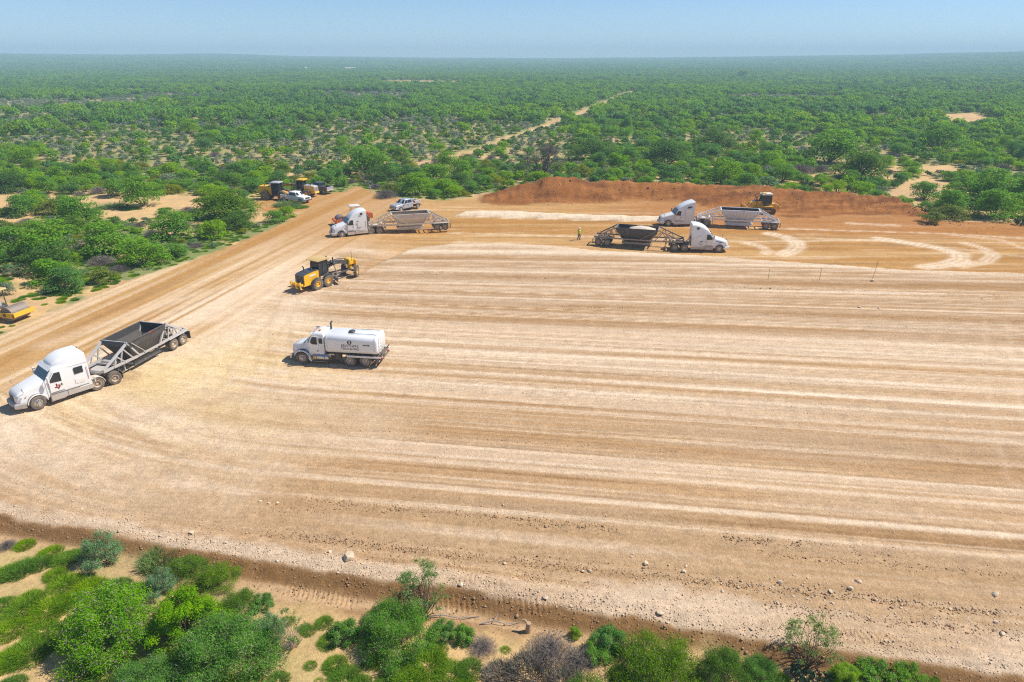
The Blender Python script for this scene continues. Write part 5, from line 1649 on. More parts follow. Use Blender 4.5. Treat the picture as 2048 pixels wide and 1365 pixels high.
def heap(name, label, cat, loc, rz, L_, W_, h, mat, seed, group=None):
    """heap of loose stone lying in a hopper"""
    n, k = 22, 14
    vs, fs = [], []
    for i in range(n):
        for j in range(k):
            u, v = i / (n - 1) * 2 - 1, j / (k - 1) * 2 - 1
            e = max(0.0, 1 - u * u) ** .7 * max(0.0, 1 - v * v) ** .7
            z = h * (e + .12 * (float(vn(u * 6 + seed, v * 5, 3)) - .5)) if abs(u) < 1 and abs(v) < 1 else 0
            vs.append((u * L_ / 2, v * W_ / 2, z))
    fs = [(i * k + j, (i + 1) * k + j, (i + 1) * k + j + 1, i * k + j + 1) for i in range(n - 1) for j in range(k - 1)]
    m = MB().add(vs, fs)
    b = MB().add(vs, fs)
    nv = len(b.v)
    b.v += [(x, y, -.35) for x, y, z in vs]
    edge = [j for j in range(k)] + [i * k + k - 1 for i in range(1, n)] + [(n - 1) * k + j for j in range(k - 2, -1, -1)] + [i * k for i in range(n - 2, 0, -1)]
    b.f += [(edge[i], edge[(i + 1) % len(edge)], nv + edge[(i + 1) % len(edge)], nv + edge[i]) for i in range(len(edge))]
    b.f.append(tuple(nv + e for e in edge))
    o = b.o(name, mat)
    o.location, o.rotation_euler = loc, (0, 0, rz)
    return tag(o, label, cat, group)

def water_truck(label, loc, rz):
    root = thing('water_truck', label, 'water truck', loc, rz)
    W, wb = M_PEARL, 4.9
    W = M_WHITE
    hood = [(1.0, .74, 1.3, .66, .60, .16), (.92, .66, 1.5, .74, .66, .2), (.4, .64, 1.7, .80, .70, .22), (-.3, .64, 1.86, .86, .76, .22), (-.62, .64, 1.95, .92, .82, .18)]
    MB().loft([sec(*h) for h in hood]).o('hood', W, root, 50)
    cab = [(-.58, .78, 1.92, .96, .90, .1), (-.86, .78, 2.56, .98, .90, .14), (-1.02, .78, 2.70, .98, .90, .16), (-1.35, .78, 2.78, 1.0, .92, .18), (-1.92, .78, 2.80, 1.0, .94, .16), (-1.97, .8, 2.74, .98, .92, .14)]
    MB().loft([sec(*h) for h in cab]).o('cab', W, root, 40)
    MB().slab([(-.57, .86, 1.98), (-.83, .83, 2.52), (-.82, 0, 2.55), (-.83, -.83, 2.52), (-.57, -.86, 1.98), (-.555, 0, 2.0)], -.02).o('windshield', M_GLASS, root)
    MB().slab([(-.66, .92, 2.62), (-.66, -.92, 2.62), (-.95, -.94, 2.76), (-.95, .94, 2.76)], .03).o('sun_visor', W, root)
    for i in range(5):
        MB().box((-1.05, -.6 + .3 * i, 2.80), (.12, .1, .06), .02).o('roof_lamp', M_AMBER, root)
    MB().tube([(-1.3, -.28, 2.90), (-.9, -.28, 2.90)], .05, 8).o('air_horn', M_CHROME, root)
    MB().box((-1.5, .3, 2.86), (.2, .3, .1), .03).o('beacon', M_AMBER, root)
    for s in (-1, 1):
        d = MB().prism([(-.70, .95), (-1.5, .95), (-1.5, 2.55), (-.98, 2.55), (-.70, 1.95)], 'y', s * .94, s * 1.008).o('door', W, root)
        MB().prism([(-.82, 1.92), (-1.02, 1.80), (-1.42, 1.80), (-1.42, 2.46), (-1.02, 2.46), (-.84, 2.08)], 'y', s * .96, s * 1.018).o('window', M_GLASS, d)
        MB().box((-1.42, s * 1.02, 1.22), (.08, .03, .14), .01).o('handle', M_BLACK, d)
        MB().box((-1.73, s * 1.0, 2.12), (.30, .02, .44), .009).o('window', M_GLASS, root)
        # fender, steps, fuel tank
        arch(root, 0, .53, s * .62, s * 1.2, W, .70, 20, 172)
        MB().prism([(-.62, .50), (-.76, .32), (-.90, .32), (-.70, .82), (-.60, .86)], 'y', s * .9, s * 1.2).o('fender', W, root)
        MB().lathe([(.001, 0), (.69, 0), (.69, s * -.3)], (0, s * .98, .55), 'y', 20, R(0), R(180)).o('wheel_well_shade', M_BLACK, root)  # black disc standing in for the shade behind the wheel
        MB().tube([(-.98, s * .88, .66), (-2.35, s * .88, .66)], .30, 16).o('fuel_tank', M_CHROME, root)
        for x in (-1.3, -2.0):
            MB().lathe([(.305, -.03), (.315, -.03), (.315, .03), (.305, .03)], (x, s * .88, .66), 'x', 16).o('tank_strap', M_STEEL, root)
        MB().box((-1.6, s * 1.06, .33), (1.35, .28, .05), .01).o('step', M_STEEL, root)
        if s > 0:
            MB().box((-1.1, s * 1.06, .66), (.26, .24, .34), .02).o('battery_box', M_YEL2, root)
        wheel(root, 0, s * 1.02, .53, .30, M_RIM, s, .05, hub=.06)
        MB().slab([(1.01, s * .36, 1.02), (.95, s * .70, 1.0), (.93, s * .70, 1.24), (.99, s * .38, 1.26)], .03 * -s).o('headlight', M_LENS, root)
        mm = MB().box((-.66, s * 1.25, 2.12), (.06, .18, .42), .02).o('mirror', M_CHROME, root)
        MB().tube([(-.74, s * .95, 2.3), (-.66, s * 1.22, 2.28)], .015, 5).tube([(-.74, s * .95, 1.95), (-.66, s * 1.22, 1.98)], .015, 5).o('bracket', M_CHROME, mm)
        MB().box((-5.45, s * 1.16, .96), (2.95, .06, .16), .01).o('side_beam', W, root)
        MB().box((-6.55, s * .86, .60), (.03, .56, .60)).o('mudflap', M_BLACK, root)
        MB().bar((-6.5, s * 1.16, .9), (-6.5, s * 1.16, .35), .06).o('post', M_CHASS, root)
    MB().prism([(-.40, .8), (.40, .8), (.40, 1.42), (-.40, 1.42)], 'x', .93, 1.03).o('grille', M_CHROME, root)
    MB().box((1.06, 0, .58), (.14, 2.1, .34), .05).o('bumper', M_CHROME, root)
    MB().tube([(-2.03, -.82, .8), (-2.03, -.82, 3.1), (-2.14, -.82, 3.28)], .07, 10).o('exhaust_pipe', M_CHASS, root)
    # tank: rounded box section with domed ends
    def tr(x, g):
        pts = []
        cz, hw, hh, r_ = 1.90, 1.15 * g, .80 * g, .45 * g
        for cy, cz2, a0 in ((hw - r_, hh - r_, 0), (-hw + r_, hh - r_, 90), (-hw + r_, -hh + r_, 180), (hw - r_, -hh + r_, 270)):
            for i in range(7):
                a = R(a0 + 15 * i)
                pts.append((x, cy + r_ * math.cos(a), cz + cz2 + r_ * math.sin(a)))
        return pts
    tk = MB().loft([tr(-2.12, .86), tr(-2.16, .95), tr(-2.24, 1.0), tr(-6.50, 1.0), tr(-6.62, .97), tr(-6.68, .90)]).o('water_tank', W, root, 50)
    for x in (-2.30, -6.42):
        MB().loft([tr(x, 1.008), tr(x - .06, 1.008)]).o('band', M_PEARL, tk, 50)
    MB().lathe([(.001, .12), (.24, .12), (.28, .08), (.28, -.03)], (-4.2, 0, 2.72), 'z', 16).o('manhole_lid', M_BLACK, tk)
    MB().tube([(-4.0, .52, 2.66), (-4.1, .52, 2.78), (-6.3, .52, 2.78), (-6.6, .52, 2.6)], .022, 6).o('hand_rail', M_CHROME, tk)
    MB().tube([(-4.0, -.52, 2.66), (-4.1, -.52, 2.78), (-6.3, -.52, 2.78), (-6.6, -.52, 2.6)], .022, 6).o('hand_rail', M_CHROME, tk)
    for s in (-.25, .25):
        MB().bar((-6.74, .5 + s, 1.1), (-6.74, .5 + s, 2.6), .04).o('ladder_rail', W, root)
    for i in range(5):
        MB().bar((-6.74, .25, 1.3 + .28 * i), (-6.74, .75, 1.3 + .28 * i), .035).o('ladder_rung', W, root)
    # chassis, pump and spray gear
    for s in (-1, 1):
        MB().box((-2.95, s * .43, .90), (7.6, .09, .26)).o('frame_rail', M_CHASS, root)
    for x in (-wb + .7, -wb - .7):
        duals(root, x, .53, M_RIM)
    MB().box((-3.0, .55, .72), (.55, .5, .5), .05).o('pump', M_CHASS, root)
    MB().tube([(-2.75, .9, .55), (-2.8, 1.0, .9), (-3.1, .95, 1.1)], .06, 8).o('hose', M_BLACK, root)
    MB().tube([(-3.3, .9, .35), (-3.35, 1.0, .75), (-3.3, .9, 1.05)], .05, 8).o('hose', M_BROWNTWIG, root)
    MB().box((-6.78, 0, .98), (.3, 2.1, .14), .02).o('tail_beam', M_CHASS, root)
    MB().tube([(-6.95, -1.0, .72), (-6.95, 1.0, .72)], .07, 8).o('spray_bar', M_CHASS, root)
    for s in (-1, 1):
        MB().lathe([(.06, 0), (.13, .16), (.001, .17)], (-7.05, s * .85, .80), 'x', 10).o('spray_head', M_RED, root)
        MB().tube([(-6.8, s * .9, .98), (-7.05, s * .95, 1.35)], .04, 6).o('nozzle', M_BLACK, root)
    # lettering on both flanks
    for s in (-1, 1):
        y = s * 1.157
        em = MB().lathe([(.001, s * .006), (.19, s * .006), (.19, 0)], (-4.32, s * 1.151, 2.20), 'y', 24).o('emblem', M_INK, root)
        link('numeral', text_mesh('3', .36, M_WHITE, .012), em, (-4.32, s * 1.160, 2.075), (R(90), 0, R(180) if s > 0 else 0))
        lettering(root, 'BROTHERS', .30, (-4.32, y, 1.80), M_INK, s, .0, .74)
        lettering(root, 'TRUCKING', .30, (-4.32, y, 1.53), M_INK, s, .0, .74)
        lettering(root, 'WATER', .17, (-5.75, y, 1.96), M_INK, s, .008)
        MB().box((-.1, s * .79, 1.55), (.34, .03, .06), .01).o('badge', M_CHROME, root)
    return root

def motor_grader(label, loc, rz, topcol, frame_col, group=None, roof=None, ripper=True, steer=0.0):
    """origin on the ground between the tandem wheels; front is +X"""
    root = thing('motor_grader', label, 'motor grader', loc, rz, group)
    Y_ = frame_col
    for s in (-1, 1):
        MB().prism([(-2.3, .95), (-.15, .95), (-.15, 2.05), (-.9, 2.05), (-2.0, 1.95), (-2.3, 1.85)], 'y', s * .68, s * .74).o('side_panel', M_YEL, root)
        MB().box((-1.1, s * .76, 1.72), (.9, .02, .16)).o('stripe', M_WHITE, root)
        for x in (-.78, .78):
            wheel(root, x, s * 1.05, .68, .40, M_YEL, s, .16, lug=20, rr=.5)
        MB().box((0, s * .82, .70), (1.9, .16, .42), .08).o('tandem_case', M_BLACK, root)
        arch(root, .78, .68, s * .86, s * 1.26, M_BLACK, .82, 40, 120)
    MB().prism([(-2.32, 1.0), (-.12, 1.0), (-.12, 2.16), (-.9, 2.16), (-2.05, 2.02), (-2.32, 1.9)], 'y', -.67, .67).o('engine_cover', topcol, root)
    for i in range(5):
        MB().box((-2.33, 0, 1.15 + .14 * i), (.03, 1.0, .05)).o('slot', M_BLACK, root)
    MB().prism([(-2.5, .72), (-1.3, .72), (-1.0, 1.0), (-2.3, 1.0)], 'y', -.80, .80).o('rear_frame', M_YEL, root)
    MB().tube([(-1.35, .3, 2.1), (-1.35, .3, 2.55), (-1.5, .3, 2.68)], .07, 8).o('exhaust_pipe', M_CHASS, root)
    MB().lathe([(.001, .3), (.12, .28), (.12, 0)], (-.8, -.3, 2.14), 'z', 10).o('air_intake', M_BLACK, root)
    # cab: frame posts, glass, roof
    c = MB().prism([(.05, 1.25), (.95, 1.25), (1.35, 1.7), (1.25, 3.05), (.15, 3.05), (-.05, 1.9)], 'y', -.66, .66).o('cab', M_GLASS, root)
    for s in (-1, 1):
        for p, q in (((.05, 1.25), (-.05, 1.95)), ((-.05, 1.95), (.15, 3.05)), ((.95, 1.25), (1.35, 1.7)), ((1.35, 1.7), (1.25, 3.05)), ((.62, 1.25), (.62, 3.05))):
            MB().bar((p[0], s * .675, p[1]), (q[0], s * .675, q[1]), .08).o('post', M_BLACK, c)
        MB().bar((.95, s * .75, 1.0), (1.15, s * .75, 1.5), .05).o('step', M_YEL, root)
    MB().prism([(-.30, 3.05), (1.48, 3.05), (1.52, 3.12), (1.35, 3.22), (-.15, 3.22), (-.34, 3.12)], 'y', -.88, .88).o('cab_roof', roof or M_ROOFY, root)
    for s in (-1, 1):
        MB().box((1.55, s * .95, 2.7), (.05, .2, .36), .02).o('mirror', M_BLACK, root)
    # arched front frame
    path = [(1.0, 1.35), (1.6, 1.75), (2.2, 2.05), (3.2, 2.1), (4.2, 1.95), (5.2, 1.55), (5.75, 1.25)]
    MB().loft([[(x, -.17, z - .2), (x, .17, z - .2), (x, .17, z + .2), (x, -.17, z + .2)] for x, z in path]).o('front_frame', M_BLACK if topcol == M_DGREY else Y_, root)
    MB().box((5.3, 0, 1.72), (.75, .85, .75), .06).o('nose_block', M_YEL, root)
    MB().box((5.95, 0, 1.35), (.25, 1.1, 1.0), .06).o('push_plate', M_YEL, root)
    MB().tube([(5.35, -.95, .66), (5.35, .95, .66)], .13, 8).o('axle', M_BLACK, root)
    MB().box((5.35, 0, .98), (.4, .5, .6), .05).o('axle_mount', M_YEL, root)
    for s in (-1, 1):
        wheel(root, 5.35, s * 1.02, .66, .38, M_YEL, s, .14, steer=steer, rr=.5, lug=20)
        MB().tube([(2.35, s * .50, 2.15), (2.55, s * .80, 1.05)], .06, 8).o('lift_cylinder', M_STEEL, root)
        MB().tube([(2.30, s * .52, 2.95), (2.36, s * .50, 2.1)], .08, 8).o('lift_cylinder', M_BLACK, root)
        MB().bar((5.2, s * .22, .82), (2.55, s * .55, .86), .15).o('drawbar', M_BLACK if topcol == M_DGREY else Y_, root)
    MB().box((2.4, 0, 2.2), (.35, 1.3, .25), .04).o('saddle', M_BLACK, root)
    MB().lathe([(.55, 0), (.78, 0), (.78, .1), (.55, .1), (.55, 0)], (2.55, 0, .72), 'z', 28).o('turning_circle', M_STEEL, root)
    b = []
    for i in range(9):
        a = R(-50 + 100 * i / 8)
        b.append((.38 * (1 - math.cos(a)) * 1.6, .45 + .36 * math.sin(a)))
    poly = b + [(x - .04, z) for x, z in b[::-1]]
    bl = MB().prism(poly, 'y', -1.85, 1.85).o('blade', M_STEEL, root)
    bl.location, bl.rotation_euler = (2.5, 0, .0), (0, 0, R(-24))
    MB().bar((4.9, -.9, 2.0), (4.9, -.9, 3.2), .035).o('mast', M_BLACK, root)
    MB().tube([(2.7, .35, 2.3), (4.0, .3, 2.3), (5.0, .2, 2.1)], .05, 6).o('hose', M_BLACK, root)
    if ripper:
        MB().box((-2.75, 0, .95), (.25, 1.7, .25), .04).o('ripper_bar', M_YEL, root)
        for s in (-.7, 0, .7):
            MB().prism([(-3.05, 1.3), (-2.85, 1.3), (-2.8, .6), (-2.6, .42), (-2.95, .5)], 'y', s - .06, s + .06).o('ripper_tooth', M_YEL, root)
        for s in (-.4, .4):
            MB().bar((-2.35, s, .85), (-2.75, s, 1.0), .12).o('ripper_arm', M_YEL, root)
            MB().tube([(-2.3, s, 1.35), (-2.75, s, 1.05)], .05, 6).o('ripper_cylinder', M_STEEL, root)
    return root

def bulldozer(label, loc, rz):
    root = thing('bulldozer', label, 'bulldozer', loc, rz)
    for s in (-1, 1):
        y = s * .98
        # track belt as a loop of plates
        loop = []
        x0, x1, r_ = -1.35, 1.45, .42
        for i in range(14):
            loop.append((x0 + (x1 - x0) * i / 13, .88, 0))
        for i in range(1, 7):
            a = R(90 - 180 * i / 7)
            loop.append((x1 + r_ * math.cos(a), .46 + r_ * math.sin(a), 0))
        for i in range(14):
            loop.append((x1 - (x1 - x0) * i / 13, .04, 0))
        for i in range(1, 7):
            a = R(270 - 180 * i / 7)
            loop.append((x0 + r_ * math.cos(a), .46 + r_ * math.sin(a), 0))
        n = len(loop)
        ring = []
        m = MB()
        for (dz, y0, y1) in ((0.0, -.28, .28),):
            vs, fs = [], []
            cx, cz = (x0 + x1) / 2, .46
            for x, z, _ in loop:
                k = .06
                dx, dzz = (0, 1) if abs(z - .88) < .01 else ((0, -1) if abs(z - .04) < .01 else ((x - (x1 if x > 0 else x0)) / r_, (z - .46) / r_))
                vs += [(x, y + y0, z), (x, y + y1, z), (x - dx * k, y + y1, z - dzz * k), (x - dx * k, y + y0, z - dzz * k)]
            for i in range(n):
                j = (i + 1) % n
                fs += [(i * 4 + e, i * 4 + (e + 1) % 4, j * 4 + (e + 1) % 4, j * 4 + e) for e in range(4)]
            m.add(vs, fs)
        belt = m.o('crawler_track', M_TRACK, root)
        for i, (x, z, _) in enumerate(loop):
            dx, dzz = (0, 1) if abs(z - .88) < .01 else ((0, -1) if abs(z - .04) < .01 else ((x - (x1 if x > 0 else x0)) / r_, (z - .46) / r_))
            MB().bar((x, y - .28, z), (x + dx * .0 + .0001, y + .28, z), .05, .09).o('grouser', M_TRACK, belt)
        for x, r2 in ((x0, .36), (x1, .34)):
            MB().lathe([(.001, -.12), (.2, -.12), (.22, -.08), (r2, -.08), (r2, .08), (.22, .08), (.2, .12), (.001, .12)], (x, y, .46), 'y', 18).o('sprocket', M_TRACK, root)
        for i in range(6):
            MB().lathe([(.001, -.14), (.14, -.14), (.14, .14), (.001, .14)], (x0 + .42 + .4 * i, y, .24), 'y', 12).o('roller', M_TRACK, root)
        MB().box((.05, y, .5), (2.3, .22, .26), .04).o('track_frame', M_YEL2, root)
        MB().box((-.2, s * .86, 1.08), (2.3, .5, .10), .02).o('fender', M_YEL, root)
        MB().bar((.3, s * 1.36, .5), (2.35, s * 1.36, .5), .16, .2).o('push_arm', M_YEL, root)
        MB().tube([(1.5, s * .42, 1.55), (2.28, s * .5, .95)], .07, 8).o('lift_cylinder', M_STEEL, root)
    MB().prism([(-.2, .75), (1.75, .75), (1.78, 1.55), (1.5, 1.75), (-.2, 1.85)], 'y', -.46, .46).o('engine_cover', M_YEL, root)
    MB().prism([(.2, 1.72), (1.45, 1.62), (1.45, 1.80), (.2, 1.92)], 'y', -.44, .44).o('cover_top', M_BLACK, root)
    MB().prism([(-1.75, .8), (-.25, .8), (-.25, 1.25), (-1.0, 1.5), (-1.75, 1.45)], 'y', -.62, .62).o('hull', M_YEL, root)
    MB().prism([(-.78, .95), (-.25, .95), (-.25, 1.6), (-.78, 1.6)], 'y', .62, .80).o('hull', M_BLACK, root)
    c = MB().prism([(-1.15, 1.4), (.05, 1.4), (.25, 1.9), (.05, 2.72), (-1.1, 2.72)], 'y', -.66, .66).o('cab', M_GLASS, root)
    for s in (-1, 1):
        for p, q in (((-1.15, 1.4), (-1.1, 2.72)), ((.05, 1.4), (.25, 1.9)), ((.25, 1.9), (.05, 2.72)), ((-.5, 1.4), (-.5, 2.72))):
            MB().bar((p[0], s * .68, p[1]), (q[0], s * .68, q[1]), .08).o('post', M_BLACK, c)
        MB().tube([(.95, s * .62, 1.2), (.95, s * .62, 2.6), (.55, s * .62, 2.82), (-.1, s * .62, 2.78)], .05, 7).o('guard_bar', M_BLACK, root)
    MB().prism([(-1.35, 2.72), (.3, 2.72), (.34, 2.80), (.1, 2.92), (-1.2, 2.92), (-1.4, 2.82)], 'y', -.84, .84).o('cab_roof', M_CREAM, root)
    MB().box((-.1, 0, 2.96), (.5, .9, .06), .02).o('roof_stripe', M_YEL, root)
    MB().tube([(1.0, .25, 1.7), (1.0, .25, 2.5)], .06, 8).o('exhaust_pipe', M_CHASS, root)
    b = []
    for i in range(9):
        a = R(-55 + 110 * i / 8)
        b.append((2.75 - .30 * math.cos(a), .62 + .66 * math.sin(a)))
    MB().prism(b + [(x - .06, z) for x, z in b[::-1]], 'y', -1.75, 1.75).o('blade', M_YEL, root)
    for s in (-1, 1):
        MB().prism([(2.3, .05), (2.62, .05), (2.62, 1.2), (2.35, 1.15)], 'y', s * 1.72, s * 1.78).o('blade_end', M_YEL, root)
        MB().bar((2.3, s * .6, .4), (2.3, s * .6, 1.1), .16).o('blade_rib', M_YEL, root)
    MB().box((-2.35, 0, 1.05), (.28, 1.7, .32), .05).o('ripper_bar', M_YEL, root)
    for s in (-.7, 0, .7):
        MB().prism([(-2.55, 1.65), (-2.3, 1.65), (-2.28, .75), (-2.05, .45), (-2.4, .6)], 'y', s - .07, s + .07).o('ripper_tooth', M_YEL, root)
    for s in (-.45, .45):
        MB().bar((-1.7, s, .9), (-2.35, s, .95), .16).o('ripper_arm', M_YEL, root)
        MB().tube([(-1.7, s, 1.4), (-2.3, s, 1.25)], .07, 8).o('ripper_cylinder', M_STEEL, root)
    return root

def drum_roller(label, loc, rz, col, roofcol, group=None):
    """soil compactor; origin under the drum, front +X"""
    root = thing('drum_roller', label, 'road roller', loc, rz, group)
    MB().lathe([(.001, -1.0), (.30, -1.0), (.34, -.96), (.70, -.96), (.75, -1.0), (.75, 1.0), (.70, .96), (.34, .96), (.30, 1.0), (.001, 1.0)], (0, 0, .75), 'y', 36).o('drum', M_DRUM, root)
    for s in (-1, 1):
        MB().prism([(-1.25, .55), (.80, .45), (1.05, .62), (1.02, .95), (.55, 1.02), (-1.25, 1.0)], 'y', s * 1.04, s * 1.14).o('side_plate', col, root)
        MB().lathe([(.001, s * .04), (.16, s * .04), (.16, 0)], (-.1, s * 1.14, .75), 'y', 12).o('hub', M_BLACK, root)
        MB().box((-.75, s * 1.15, .88), (.5, .01, .12)).o('decal', M_WHITE, root)
    MB().prism([(.86, .48), (1.12, .62), (1.08, .98), (.84, .98)], 'y', -1.14, 1.14).o('cross_beam', col, root)
    MB().prism([(-1.35, .5), (-1.05, .5), (-1.05, 1.05), (-1.35, 1.05)], 'y', -1.14, 1.14).o('cross_beam', col, root)
    MB().box((-1.55, 0, .75), (.5, .5, .5), .05).o('joint', M_BLACK, root)
    MB().box((-2.25, 0, 1.05), (1.2, 1.5, .18), .03).o('platform', M_BLACK, root)
    MB().prism([(-5.0, .75), (-2.9, .75), (-2.9, 1.75), (-3.3, 1.85), (-4.8, 1.6), (-5.0, 1.3)], 'y', -.72, .72).o('engine_cover', col, root)
    for i in range(4):
        MB().box((-5.01, 0, .95 + .15 * i), (.03, 1.1, .06)).o('slot', M_BLACK, root)
    for s in (-1, 1):
        wheel(root, -3.6, s * .95, .72, .52, col, s, .14, rr=.48, lug=18)
        for x in (-1.75, -2.85):
            MB().bar((x, s * .68, 1.1), (x - .02, s * .66, 2.72), .07).o('post', M_BLACK, root)
        MB().tube([(-1.75, s * .7, 1.15), (-1.75, s * .7, 1.75), (-2.3, s * .7, 1.8)], .025, 6).o('hand_rail', M_BLACK, root)
    MB().prism([(-3.15, 2.72), (-1.5, 2.72), (-1.42, 2.78), (-1.55, 2.88), (-3.05, 2.88), (-3.2, 2.8)], 'y', -.90, .90).o('canopy', roofcol, root)
    MB().box((-2.55, 0, 1.42), (.5, .55, .14), .05).o('seat', M_BLACK, root)
    MB().box((-2.80, 0, 1.75), (.14, .5, .6), .05).o('backrest', M_BLACK, root)
    MB().box((-1.95, 0, 1.5), (.28, .6, .75), .06).o('console', M_GREYP, root)
    MB().lathe([(.16, -.015), (.19, 0), (.16, .015), (.16, -.015)], (-2.15, 0, 1.95), 'z', 16).o('steering_wheel', M_BLACK, root)
    return root

def skidder(label, loc, rz):
    """four big tyres, high yellow engine box, caged dark cab; origin midway between axles, front +X"""
    root = thing('forestry_mulcher', label, 'mulcher', loc, rz)
    MB().prism([(-2.9, .95), (-.4, .95), (-.4, 2.35), (-1.0, 2.35), (-1.15, 2.5), (-2.75, 2.5), (-2.9, 2.3)], 'y', -.82, .82).o('engine_cover', M_YEL, root)
    MB().box((-1.05, .83, 1.85), (.9, .03, .7)).o('vent_panel', M_BLACK, root)
    MB().box((-2.2, .83, 1.75), (.55, .03, .5)).o('access_panel', M_YEL2, root)
    MB().box((-2.91, 0, 1.7), (.03, 1.2, .9)).o('grille', M_BLACK, root)
    c = MB().prism([(-.35, 1.1), (1.0, 1.1), (1.2, 1.6), (1.0, 3.05), (-.3, 3.05)], 'y', -.72, .72).o('cab', M_GLASS, root)
    for s in (-1, 1):
        for x in (-.3, .2, .65, 1.02):
            MB().bar((x, s * .74, 1.1), (x, s * .74, 3.05), .07).o('post', M_BLACK, c)
        for z in (1.7, 2.4):
            MB().bar((-.35, s * .74, z), (1.1, s * .74, z), .05).o('cage_bar', M_BLACK, c)
        for x in (-1.55, 1.75):
            wheel(root, x, s * 1.1, .84, .62, M_STEEL, s, .2, lug=16, rr=.46)
    MB().prism([(-.65, 3.05), (1.3, 3.05), (1.35, 3.15), (1.1, 3.22), (-.5, 3.22), (-.7, 3.13)], 'y', -.95, .95).o('cab_roof', M_GREYP, root)
    MB().box((.2, 0, .95), (3.9, .9, .5), .06).o('chassis', M_BLACK, root)
    MB().prism([(1.1, 1.0), (2.9, .8), (2.9, 1.15), (1.3, 1.6)], 'y', -.6, .6).o('front_frame', M_YEL2, root)
    MB().lathe([(.001, -1.15), (.36, -1.15), (.36, 1.15), (.001, 1.15)], (3.35, 0, .5), 'y', 20).o('mulching_drum', M_STEEL, root)
    MB().prism([(2.8, .6), (3.1, 1.0), (3.6, .98), (3.75, .75), (3.4, .9), (3.0, .5)], 'y', -1.2, 1.2).o('drum_hood', M_STEEL, root)
    MB().tube([(-1.8, -.4, 2.5), (-1.8, -.4, 3.0)], .07, 8).o('exhaust_pipe', M_CHASS, root)
    return root

